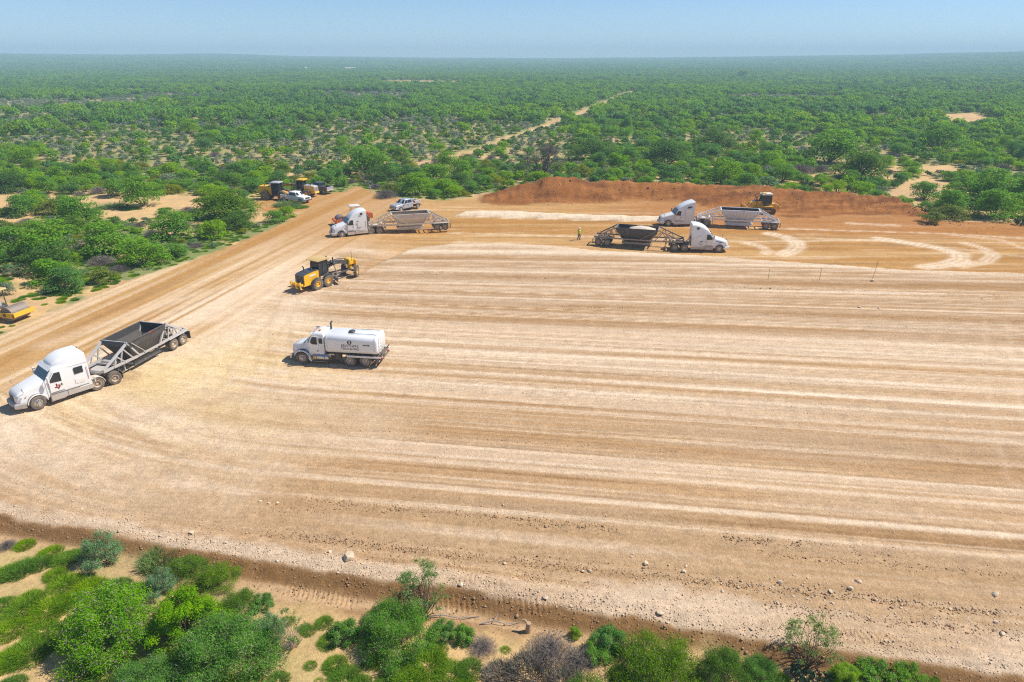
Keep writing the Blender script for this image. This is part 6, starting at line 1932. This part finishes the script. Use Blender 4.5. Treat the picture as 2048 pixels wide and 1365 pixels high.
def pickup(label, loc, rz, col, style='bed', group=None, grille=None):
    """crew-cab pickup; origin on the ground midway between axles, front +X"""
    root = thing('pickup_truck', label, 'pickup truck', loc, rz, group)
    bz = .48
    front = [(2.92, .55, .95, .84, .82, .1), (2.86, bz, 1.10, .93, .88, .12), (2.4, bz, 1.18, .98, .90, .14), (1.55, bz, 1.26, 1.0, .93, .14), (1.42, bz, 1.28, 1.0, .95, .1)]
    MB().loft([sec(*h) for h in front]).o('hood', col, root, 40)
    MB().loft([sec(x, bz, 1.22, 1.0, .98, .08) for x in (1.42, -.78)]).o('body', col, root, 40)
    gh = [(1.34, 1.18, 1.24, .96, .94, .03), (.72, 1.18, 1.86, .95, .76, .1), (.55, 1.18, 1.92, .95, .76, .12), (-.55, 1.18, 1.92, .95, .76, .12), (-.80, 1.18, 1.84, .95, .76, .1), (-.86, 1.18, 1.3, .95, .9, .05)]
    MB().loft([sec(*h) for h in gh]).o('cab', col, root, 40)
    MB().slab([(1.27, .84, 1.33), (.80, .72, 1.80), (.80, -.72, 1.80), (1.27, -.84, 1.33)], -.02).o('windshield', M_GLASS, root)
    MB().slab([(-.865, .8, 1.4), (-.83, .68, 1.80), (-.83, -.68, 1.80), (-.865, -.8, 1.4)], .02).o('rear_window', M_GLASS, root)
    for s in (-1, 1):
        def wy(z):
            return s * (.955 + (.765 - .955) * (z - 1.18) / .62 + .012)
        for a, b, c2, d in ((1.08, .70, .34, .34), (.24, .24, -.62, -.56)):
            q = [(a, wy(1.32), 1.32), (b, wy(1.76), 1.76), (c2, wy(1.76), 1.76), (d, wy(1.32), 1.32)] if a > 1 else [(a, wy(1.32), 1.32), (b, wy(1.76), 1.76), (d, wy(1.76), 1.76), (c2, wy(1.32), 1.32)]
            MB().slab(q, .012 * -s).o('window', M_GLASS, root)
        for x0, x1 in ((1.30, .32), (.28, -.72)):
            d = MB().box(((x0 + x1) / 2, s * 1.0, .92), (x0 - x1, .02, .62), .008).o('door', col, root)
            MB().box((x1 + .14, s * 1.018, 1.12), (.16, .03, .04)).o('handle', M_BLACK, d)
        MB().box((1.12, s * 1.14, 1.38), (.10, .2, .22), .04).o('mirror', M_BLACK, root)
        for x in (1.95, -1.95):
            wheel(root, x, s * .88, .40, .28, M_RIM, s, .05, rr=.6)
            arch(root, x, .40, s * .80, s * 1.02, M_BLACK, .50, 0, 180)
        MB().slab([(2.90, s * .60, .86), (2.80, s * .92, .86), (2.76, s * .92, 1.06), (2.86, s * .60, 1.06)], .03 * -s).o('headlight', M_LENS, root)
        if style == 'bed':
            MB().box((-1.80, s * .93, .90), (1.95, .12, .72), .03).o('bed_wall', col, root)
            MB().box((-2.79, s * .88, .98), (.03, .12, .34)).o('tail_lamp', M_RED, root)
    g = MB().box((2.90, 0, .92), (.08, 1.15, .30), .03).o('grille', grille or M_CHROME, root)
    for i in range(3):
        MB().box((2.945, 0, .84 + .08 * i), (.01, 1.0, .035)).o('slot', M_BLACK, g)
    MB().box((2.98, 0, .60), (.16, 1.95, .22), .05).o('bumper', M_CHROME if grille is None else M_BLACK, root)
    if style == 'bed':
        MB().box((-1.8, 0, .62), (2.0, 1.8, .06)).o('bed_floor', M_BLACK, root)
        MB().box((-.90, 0, .92), (.05, 1.84, .66)).o('bed_wall', col, root)
        MB().box((-2.76, 0, .90), (.06, 1.74, .68), .02).o('tailgate', M_SILVER if col == M_DGREY else col, root)
    else:
        MB().box((-1.85, 0, .98), (2.1, 2.05, .10), .02).o('flat_deck', M_GREYP, root)
        MB().box((-.86, 0, 1.42), (.07, 1.6, .8), .02).o('head_rack', M_BLACK, root)
        for s in (-1, 1):
            MB().box((-2.0, s * .86, 1.26), (1.5, .28, .42), .03).o('tool_box', M_GREYP, root)
        MB().tube([(-2.2, 0, 1.03), (-2.2, 0, 1.5)], .22, 12).o('fuel_drum', M_SILVER, root)
        MB().box((-1.5, .35, 1.3), (.3, .3, .3), .05).o('jerrycan', M_RED, root)
    MB().box((-2.86, 0, .58), (.12, 1.85, .18), .04).o('bumper', M_CHROME, root)
    MB().box((0, 0, .45), (5.2, .9, .16)).o('chassis', M_CHASS, root)
    return root
# ------------------------------------------------------------------ machines on site
def place2(p_front, p_rear, z, half):
    """centre line from two near-side wheel contacts (photo pixels, front first): origin at the front axle, heading; half = distance from wheel to centre line, away from the camera"""
    a, b = Vector(at(*p_front, z)), Vector(at(*p_rear, z))
    d = (a - b).normalized()
    nrm = Vector((-d.y, d.x))
    if nrm.y < 0:
        nrm = -nrm
    o = a + nrm * half
    return (o.x, o.y, z), math.atan2(d.y, d.x), (a - b).length, d

def follow(loc, rz, wb, tr_px, z, half, twb):
    """trailer coupled to a tractor: pin over the rear axles, tail where the photo shows its wheels"""
    pin = Vector((loc[0] - wb * math.cos(rz), loc[1] - wb * math.sin(rz)))
    t = Vector(at(*tr_px, z))
    for _ in range(4):
        d = (pin - t).normalized()
        n_ = Vector((-d.y, d.x))
        if n_.y < 0:
            n_ = -n_
        c = t + n_ * half
        d = (pin - c).normalized()
        t2 = c
    rz2 = math.atan2((pin - t2).y, (pin - t2).x)
    return (pin.x, pin.y, z), rz2, (pin - t2).length

# near semi truck turning in, black hopper
loc, rz, L_, d = place2((80, 818), (209, 776), 0, 1.05)
wb = 4.75
r1 = sleeper_tractor('white semi truck with dome roof fairing turning off the haul road, nearest truck', loc, rz, wb, 'dome')
M_MAROON = paintmat('maroon_lettering', (.16, .012, .02), 0.5, dust=0.04)
M_ROSE = paintmat('rose_lettering', (.55, .24, .25), 0.5, dust=0.04)
TX = [(.12, .42), (.22, .42), (.22, .32), (.40, .28), (.42, .18), (.36, .08), (.28, -.02), (.26, -.08), (.20, 0), (.14, .10), (.08, .06), (0, .16), (.12, .20)]
em = MB().prism([(-1.22 - u, 1.18 + v) for u, v in TX], 'y', 1.2, 1.240).o('emblem', M_MAROON, r1)
MB().prism([(-1.22 - .23 - (u - .23) * .5, 1.18 + .2 + (v - .2) * .5) for u, v in TX], 'y', 1.21, 1.243).o('emblem_centre', M_ROSE, em)
tl, trz, tl_ = follow(loc, rz, wb, (353, 697), 0, 1.05, 9.3)
dump_trailer('bottom dump trailer with black hopper and grey frame behind the nearest truck', tl, trz, M_GREYP, M_BLACK, M_CHASS, wb=min(max(tl_, 7.9), 10.0), solid_front=True, rail=M_BLACK)
# left far semi truck, dusty trailer
loc, rz, L_, d = place2((684, 476), (751, 469), -.1, 1.05)
wb = 5.0
r2 = sleeper_tractor('white semi truck with swept roof on the haul road beside the orange roller', loc, rz, wb, 'sweep', skirt=M_CREAM)
MB().box((-2.35, 1.258, 2.18), (.34, .012, .07)).o('decal', M_INK, r2)
MB().box((-2.62, 1.258, 2.20), (.14, .012, .09)).o('decal', M_GREYP, r2)
for i in range(3):
    MB().box((-2.38 - .16 * i, 1.258, 1.22), (.09, .012, .14)).o('decal', M_GREYP, r2)
tl, trz, tl_ = follow(loc, rz, wb, (881, 461), -.1, 1.05, 9.3)
dump_trailer('dusty cream bottom dump trailer in front of the flatbed pickup', tl, trz, M_CREAM, M_CREAM, M_STEEL, wb=min(max(tl_, 8.8), 10.2))
# right far semi truck, white ribbed trailer
loc, rz, L_, d = place2((1336, 453), (1412, 453), -.42, 1.05)
wb = 5.4
sleeper_tractor('pearl white semi truck with high crested roof in front of the stone windrow', loc, rz, wb, 'crest', skirt=M_PEARL)
tl, trz, tl_ = follow(loc, rz, wb, (1545, 460), -.42, 1.05, 9.3)
dump_trailer('white bottom dump trailer with ribbed hopper near the bulldozer', tl, trz, M_WHITE, M_PEARL, M_BLACK, wb=min(max(tl_, 8.8), 10.4), ribs=11)
# semi truck facing the other way, black loaded trailer
loc, rz, L_, d = place2((1437, 505), (1353, 503), -.42, 1.05)
wb = 5.3
r4 = sleeper_tractor('white semi truck facing right behind the lip of the pad', loc, rz, wb, 'sweep', skirt=M_GREYP)
for i in range(3):
    MB().box((-2.62 + .13 * i, -1.258, 1.48), (.09, .012, .13)).o('decal', M_INK, r4)
for i in range(4):
    MB().box((-2.58, -1.258, 1.34 - .10 * i), (.52 - .05 * i, .012, .035)).o('decal', M_GREYP, r4)
MB().prism([(.5, 1.36), (-.35, 1.52), (-.6, 1.48), (-.1, 1.40), (.1, 1.30)], 'y', -1.06, -1.10).o('flash', M_BLUE, r4)
tl, trz, tl_ = follow(loc, rz, wb, (1203, 492), -.42, 1.05, 9.3)
tb = min(max(tl_, 8.8), 10.4)
dump_trailer('black bottom dump trailer with grey trusses, loaded with pale stone', tl, trz, M_STEEL, M_BLACK, M_CHASS, wb=tb, ribs=7, rail=M_BLACK, gate=M_STEEL)
hx = -5.15
heap('stone_load', 'pale crushed stone heaped in the black trailer', 'gravel', (tl[0] + hx * math.cos(trz), tl[1] + hx * math.sin(trz), tl[2] + 2.45), trz, 3.6, 2.2, .50, M_LOAD, 4)
# water truck
loc, rz, L_, d = place2((607, 727), (718, 733.5), 0, 1.02)
water_truck('white water tank truck with black lettering standing alone on the pad', loc, rz)
# graders
a, b = Vector(at(646, 576)), Vector(at(712, 553))
dd_ = (b - a).normalized()
c = a + Vector((-dd_.y, dd_.x)) * 1.0
motor_grader('yellow motor grader with black engine cover working at the pad corner', (c.x, c.y, gz(c.x, c.y) + .0), math.atan2(dd_.y, dd_.x), M_DGREY, M_YEL, steer=.55)
x, y = at(612, 393)
motor_grader('yellow motor grader with yellow cab roof parked behind the white pickup', (x, y, gz(x, y)), R(168), M_GREYP, M_YEL2, roof=M_YEL, ripper=False)
x, y = at(553, 399)
skidder('yellow forestry mulcher with caged dark cab and big tyres', (x, y, gz(x, y)), R(-8))
# pickups
x, y = at(592, 404)
pickup('white crew cab pickup parked in front of the yellow machines', (x, y, gz(x, y)), R(-28), M_WHITE, grille=M_BLACK)
x, y = at(640, 386)
pickup('dark grey pickup with its tailgate towards the haul road', (x, y, gz(x, y)), R(150), M_DGREY)
x, y = at(812, 418)
pickup('silver flatbed pickup with tool boxes behind the cream trailer', (x, y, gz(x, y)), R(230), M_SILVER, 'flat')
# rollers
x, y = at(36, 640)
drum_roller('yellow drum roller with canopy cut by the picture edge', (x, y, gz(x, y)), R(-14), M_YEL, M_ROOFY)
x, y = at(682, 450)
drum_roller('orange drum roller with white canopy half hidden behind the semi truck', (x, y, gz(x, y)), R(205), M_ORANGE, M_CREAM)
# bulldozer
x, y = at(1522, 423, -.1)
bulldozer('yellow bulldozer working at the foot of the soil stockpile', (x, y, gz(x, y) + .05), R(178)).scale = (1.15, 1.15, 1.15)

# ------------------------------------------------------------------ worker
def worker():
    x, y = at(1158, 480, -.42)
    root = thing('person', 'person in yellow safety vest and white hard hat walking near the black trailer', 'person', (x, y, -.42), R(-60))
    def skin(name, pts, edges, rad, mat, root_i=0, sub=2):
        me = bpy.data.meshes.new(name)
        me.from_pydata(pts, edges, [])
        o = link(name, me, root)
        md = o.modifiers.new('skin', 'SKIN')
        for i, r_ in enumerate(rad):
            v = me.skin_vertices[0].data[i]
            v.radius = r_ if hasattr(r_, '__len__') else (r_, r_)
            v.use_root = i == root_i
        md.use_smooth_shade = True
        s = o.modifiers.new('sub', 'SUBSURF')
        s.levels = s.render_levels = sub
        me.materials.append(mat)
        return o
    P = [(0, 0, .96), (0, 0, 1.15), (.01, 0, 1.36), (.02, 0, 1.50), (.03, 0, 1.58), (.04, 0, 1.66),
         (.0, .10, .90), (.10, .11, .50), (.02, .12, .09), (.16, .12, .03), (0, -.10, .90), (-.02, -.11, .50), (-.20, -.12, .11), (-.08, -.12, .03),
         (.0, .20, 1.42), (-.10, .30, 1.14), (-.02, .34, .90), (.0, -.20, 1.42), (.14, -.27, 1.16), (.32, -.22, 1.22)]
    E2 = [(0, 1), (1, 2), (2, 3), (3, 4), (4, 5), (0, 6), (6, 7), (7, 8), (8, 9), (0, 10), (10, 11), (11, 12), (12, 13), (2, 14), (14, 15), (15, 16), (2, 17), (17, 18), (18, 19)]
    base_i, base_e, base_r = len(P), [], []
    rad = [(.13, .16), (.12, .15), (.12, .18), (.07, .07), (.055, .055), (.085, .075), .10, .07, .05, .045, .10, .07, .05, .045, .065, .05, .035, .065, .05, .035]
    for hand, d0 in ((16, Vector((.05, .01, -.1))), (19, Vector((.1, .02, .03)))):
        p = Vector(P[hand])
        for f in range(5):
            off = Vector((0, (f - 2) * .018, 0)) if f else Vector((.03, .03, -.02))
            k = 1.0 - .12 * abs(f - 2)
            P.append(tuple(p + d0 * .8 * k + off))
            E2.append((hand, len(P) - 1))
            P.append(tuple(p + d0 * 1.45 * k + off + Vector((.01, 0, -.02))))
            E2.append((len(P) - 2, len(P) - 1))
            rad += [.010, .008]
    body = skin('body', P, E2, rad, M_SKIN)
    # clothes as children over the body
    def tubec(name, secs, mat):
        rings = []
        for cx, cy, cz, rx, ry in secs:
            rings.append([(cx + rx * math.cos(2 * math.pi * j / 16), cy + ry * math.sin(2 * math.pi * j / 16), cz) for j in range(16)])
        return MB().loft(rings).o(name, mat, root, 60)
    tubec('vest', [(0, 0, .92, .165, .20), (0, 0, 1.1, .16, .19), (.01, 0, 1.3, .17, .215), (.01, 0, 1.44, .14, .2), (.02, 0, 1.50, .09, .11)], M_HIVIS)
    for k, (a, b, c) in enumerate((((0, .10, .93), (.10, .11, .50), (.02, .12, .10)), ((0, -.10, .93), (-.02, -.11, .50), (-.20, -.12, .12)))):
        MB().tube([a, tuple((Vector(a) + Vector(b)) / 2), b, tuple((Vector(b) + Vector(c)) / 2), c], .125, 12, .075).o('trousers', M_JEANS, root, 60)
        f = Vector(c)
        MB().box((f.x + .06, f.y, f.z - .05), (.30, .11, .11), .04).o('boot', M_BOOT, root)
    for pts in ([(0, .2, 1.43), (-.05, .25, 1.28), (-.10, .30, 1.13)], [(0, -.2, 1.43), (.07, -.235, 1.29), (.14, -.27, 1.16)]):
        MB().tube(pts, .075, 10, .06).o('sleeve', M_SHIRT, root, 60)
    MB().lathe([(.001, .15), (.06, .14), (.105, .09), (.12, .02), (.125, 0), (.165, -.012), (.165, -.02), (.12, -.02), (.001, -.02)], (.035, 0, 1.72), 'z', 18).o('hard_hat', M_WHITE, root, 60)
    for s in (-1, 1):
        MB().lathe([(.001, .012), (.012, .008), (.012, 0)], (.115, s * .032, 1.685), 'x', 8).o('eye', M_INK, root)
        MB().box((.03, s * .085, 1.67), (.03, .015, .05), .006).o('ear', M_SKIN, root)
    MB().prism([(.115, 1.70), (.115, 1.645), (.145, 1.65)], 'y', -.014, .014).o('nose', M_SKIN, root)
    MB().box((.118, 0, 1.625), (.012, .05, .012), .004).o('mouth', M_BOOT, root)
worker()

# ------------------------------------------------------------------ stakes, posts, stones, stump
def stake(px, p0, p1, label, lean=0.0, r_=.022, mat=None, nm='survey_stake'):
    x, y = at(px, p0)
    h = (p0 - p1) / pxm(p0) / .93
    o = MB().tube([(0, 0, -.2), (lean * h, 0, h)], r_, 6, r_ * .8).o(nm, mat or M_BROWNTWIG)
    o.location = (x, y, gz(x, y))
    tag(o, label, 'stake')
    return o
stake(1536, 560, 538, 'thin dark stake on the pad, left one of three')
stake(1639, 560, 538, 'thin dark stake on the pad, middle one of three')
stake(1744, 560, 523, 'tall leaning dark stake with a clod at its foot', .12)
stake(741, 385, 371, 'pale wooden marker post beside the dirt track', 0, .06, M_CREAM, 'marker_post')
def rock_mesh(seed, k=1.0):
    rg = np.random.default_rng(seed)
    bm = bmesh.new()
    bmesh.ops.create_icosphere(bm, subdivisions=2, radius=.5)
    ax = unit(rg.normal(size=(11, 3)))
    of = rg.uniform(.20, .40, 11)
    for v in bm.verts:
        for a_, b_ in zip(ax, of):
            s_ = float(np.dot(a_, v.co))
            if s_ > b_:
                v.co -= Vector(a_ * (s_ - b_))
        v.co += Vector(rg.normal(size=3) * .012)
        v.co.z *= .72 * k
    me = bpy.data.meshes.new('rock')
    bm.to_mesh(me)
    bm.free()
    me.materials.append(M_ROCK)
    return me
RM = [rock_mesh(i) for i in range(5)]
def rock(px, py, wpx, label, i=0, group=None, nm='rock'):
    x, y = at(px, py)
    s = wpx / pxm(py)
    o = link(nm, RM[i % 5], None, (x, y, gz(x, y) + .10 * s), (rs.uniform(-.2, .2), rs.uniform(-.2, .2), rs.uniform(0, 6)), (s * 1.15, s * .85, s * .9))
    return tag(o, label, 'boulder' if nm == 'boulder' else 'rock', group)
rock(696, 1121, 34, 'large pale boulder at the rim of the pad near the slender tree', 1, nm='boulder')
for i, (px, py, wp, lb) in enumerate([(1368, 1144, 12, 'brownish rock on the dark band, left of the loose rocks'), (1560, 1166, 13, 'pale rock on the brown band in the lower right'), (1716, 1163, 13, 'round brown rock highest of the lower right rocks'),
        (1700, 1178, 14, 'pale grey rock just below the round brown one'), (1662, 1184, 11, 'small flat rock left of the pale grey one'), (1990, 1191, 18, 'largest loose rock near the right border'), (1992, 1246, 12, 'rock by the white rim near the right border'),
        (2004, 1268, 14, 'flat rock half sunk in the white rim at right'), (1092, 1200, 14, 'rock on the white rim near the crawler marks'), (1320, 1231, 16, 'flat pale stone on the white rim in the middle'), (1292, 1128, 14, 'dark clod on the pad above the white rim'),
        (922, 1172, 14, 'stone at the start of the white rim'), (520, 1003, 8, 'left stone of a row of three on the brown pad'), (538, 1007, 8, 'middle stone of a row of three on the brown pad'), (556, 1007, 8, 'end stone of a row of three on the brown pad'),
        (660, 1108, 10, 'white stone left of the boulder'), (1719, 616, 9, 'left of two stones on the upper pad'), (1758, 618, 9, 'right of two stones on the upper pad'), (1745, 562, 9, 'dark clod at the foot of the leaning stake'),
        (385, 1070, 14, 'white flat stone on the pale rim, lower left'), (1180, 1143, 10, 'grey stone among the gravel band'), (1010, 1128, 10, 'pale stone at the gravel band start'), (1165, 1143, 8, 'smaller grey stone left of the gravel band stone')]):
    rock(px, py, wp, lb, i)
# loose stones too many to count
def gravel(clods=False):
    rg = np.random.default_rng(8 + clods)
    base = []
    bm = bmesh.new()
    bmesh.ops.create_icosphere(bm, subdivisions=1, radius=.5)
    bv = np.array([v.co[:] for v in bm.verts])
    bf = np.array([[v.index for v in f.verts] for f in bm.faces])
    bm.free()
    P = []
    n = 5200
    x = rg.uniform(-32, 40, n)
    low = np.interp(x, LOWX, LOWY)
    y = low + np.abs(rg.normal(size=n)) * 1.0 - .15
    s = rg.gamma(2.0, .014, n) + .025
    P.append(np.stack([x, y, s], -1))
    n = 9000
    x = rg.uniform(-34, 60, n)
    y = rg.uniform(22, 62, n)
    t = stripe(x, y)
    k = (fbm(x * .05, t * .7, 117) + .15 * rg.uniform(-1, 1, n) > .56) & (y > np.interp(x, LOWX, LOWY) + .5)
    s = rg.gamma(2.0, .012, n) + .025
    P.append(np.stack([x, y, s], -1)[k])
    n = 700
    x = rg.uniform(6, 40, n)
    y = np.interp(x, LOWX, LOWY) + 3.2 + rg.normal(size=n) * .7
    P.append(np.stack([x, y, rg.gamma(2.2, .022, n) + .025], -1))
    if clods:
        P = []
        n = 1500
        x = rg.uniform(-14, 75, n)
        P.append(np.stack([x, np.interp(x, WR[:, 0], WR[:, 1]) + rg.normal(size=n) * .28, rg.gamma(2.0, .04, n) + .04], -1))
        for yb, n in ((1040, 1500), (1062, 700), (1120, 1300), (880, 800), (610, 700), (1150, 900)):
            tc = at(1024, yb)[1]
            x = rg.uniform(-14, 45 if yb > 700 else 60, n * 2)
            y = tc + np.interp(tc, SLT, SLV) * x + rg.normal(size=n * 2) * .22
            k = vn(x * .12, y * 0 + yb, 5) > .42
            P.append(np.stack([x, y, rg.gamma(2.0, .016, n * 2) + .025], -1)[k])
        n = 2600
        x = rg.uniform(-32, 30, n)
        P.append(np.stack([x, np.interp(x, LOWX, LOWY) - .25 - np.abs(rg.normal(size=n)) * .8, rg.gamma(2.0, .018, n) + .025], -1))
        n = 800
        x = rg.uniform(2, 78, n)
        P.append(np.stack([x, np.interp(x, CX, CY) - rg.uniform(-1, 9, n), rg.gamma(2.0, .05, n) + .05], -1))
    P = np.concatenate(P)
    z = height(P[:, 0], P[:, 1])
    m = len(P)
    ang = rg.uniform(0, 6.28, m)
    j = bv[None] * (1 + .25 * rg.normal(size=(m, len(bv), 1))) * P[:, 2][:, None, None] * np.stack([rg.uniform(.8, 1.4, m), rg.uniform(.7, 1.1, m), rg.uniform(.35, .6, m)], -1)[:, None, :]
    ca, sa = np.cos(ang)[:, None], np.sin(ang)[:, None]
    vx = j[..., 0] * ca - j[..., 1] * sa + P[:, 0][:, None]
    vy = j[..., 0] * sa + j[..., 1] * ca + P[:, 1][:, None]
    vz = j[..., 2] + (z + P[:, 2] * .08)[:, None]
    V = np.stack([vx, vy, vz], -1).reshape(-1, 3)
    F = (bf[None] + (np.arange(m) * len(bv))[:, None, None]).reshape(-1, 3)
    nm = 'soil_clods' if clods else 'gravel'
    o = link(nm, pyd(nm, V, F, M_CLOD if clods else M_ROCK))
    tag(o, 'brown clods along the blade windrows and on the stockpile' if clods else 'pale stones strewn along the rim and the passes of the pad', None, None, 'stuff')
gravel()
gravel(True)
# cut stump and dead branches on the verge
x, y = at(1056, 1262, -.5)
st = MB().tube([(0, 0, -.1), (.01, .01, .2), (.03, 0, .52)], .15, 12, .11).o('tree_stump', M_STUMP)
st.location = (x, y, gz(x, y))
tag(st, 'pale cut stump at the edge of the brown verge', 'stump')
MB().tube([(.02, 0, .40), (-.16, .08, .62), (-.26, .1, .60)], .07, 8, .05).o('branch_stub', M_STUMP, st)
for px, py, dx, lb in ((900, 1236, 60, 'grey fallen branch on the verge under the slender tree'), (1000, 1248, 40, 'pale fallen branch left of the stump')):
    x, y = at(px, py, -.5)
    l_ = dx / pxm(py)
    o = MB().tube([(-l_, 0, .05), (-l_ * .3, .12, .12), (l_ * .3, -.05, .08), (l_, .1, .04)], .035, 6, .015).tube([(-l_ * .3, .12, .12), (-l_ * .1, .5, .2)], .02, 5, .01).o('fallen_branch', M_TWIG)
    o.location = (x, y, gz(x, y))
    tag(o, lb, 'branch')
# ------------------------------------------------------------------ far buildings, mast and a bird
def shed(px, py, wpx, hpx, label, tower=False):
    x, y = at(px, py)
    s = pxm(py)
    w_, h_ = wpx / s, hpx / s
    root = thing('farm_building' if not tower else 'water_tower', label, 'building' if not tower else 'tower', (x, y, gz(x, y)))
    if tower:
        MB().tube([(0, 0, 0), (0, 0, h_ * .7)], w_ * .12, 8).o('shaft', M_WHITE, root)
        MB().lathe([(.001, h_), (w_ * .3, h_ * .97), (w_ * .5, h_ * .85), (w_ * .4, h_ * .72), (.001, h_ * .68)], (0, 0, 0), 'z', 14).o('tank', M_WHITE, root)
        return
    MB().box((0, 0, h_ * .35), (w_, w_ * .4, h_ * .7)).o('wall', M_WHITE, root)
    MB().prism([(-w_ * .24, h_ * .7), (w_ * .24, h_ * .7), (0, h_)], 'x', -w_ * .52, w_ * .52).o('roof', M_CREAM, root)
    for i in (-.3, 0, .3):
        MB().box((w_ * i, -w_ * .205, h_ * .35), (w_ * .1, .1, h_ * .4)).o('window', M_GLASS, root)
shed(702, 142, 20, 5, 'long pale farm building far out on the plain')
shed(262, 124.5, 9, 3, 'tiny white building below the horizon at left')
shed(1202, 147, 5, 3, 'tiny white shed in the far scrub right of the centre')
shed(612, 144, 5, 8, 'small white tower far out on the plain', True)
bx, by = (67 - 1024) / FPX * 90, 90.0
bd = thing('bird', 'small white bird high in the sky at upper left', 'bird', (bx, by, CAMH + 90 * (math.tan(math.atan((682.5 - 40) / FPX) - PITCH)) * 1.0))
MB().loft([[(x_, r_ * math.cos(2 * math.pi * j / 8), r_ * math.sin(2 * math.pi * j / 8)) for j in range(8)] for x_, r_ in ((-.25, .01), (-.12, .06), (.08, .07), (.18, .04), (.26, .035), (.32, .005))]).o('body', M_WHITE, bd)
for s in (-1, 1):
    MB().slab([(.08, s * .04, .02), (.06, s * .3, .1), (-.05, s * .5, .08), (-.08, s * .28, .08), (-.08, s * .04, .02)], .012).o('wing', M_WHITE, bd)
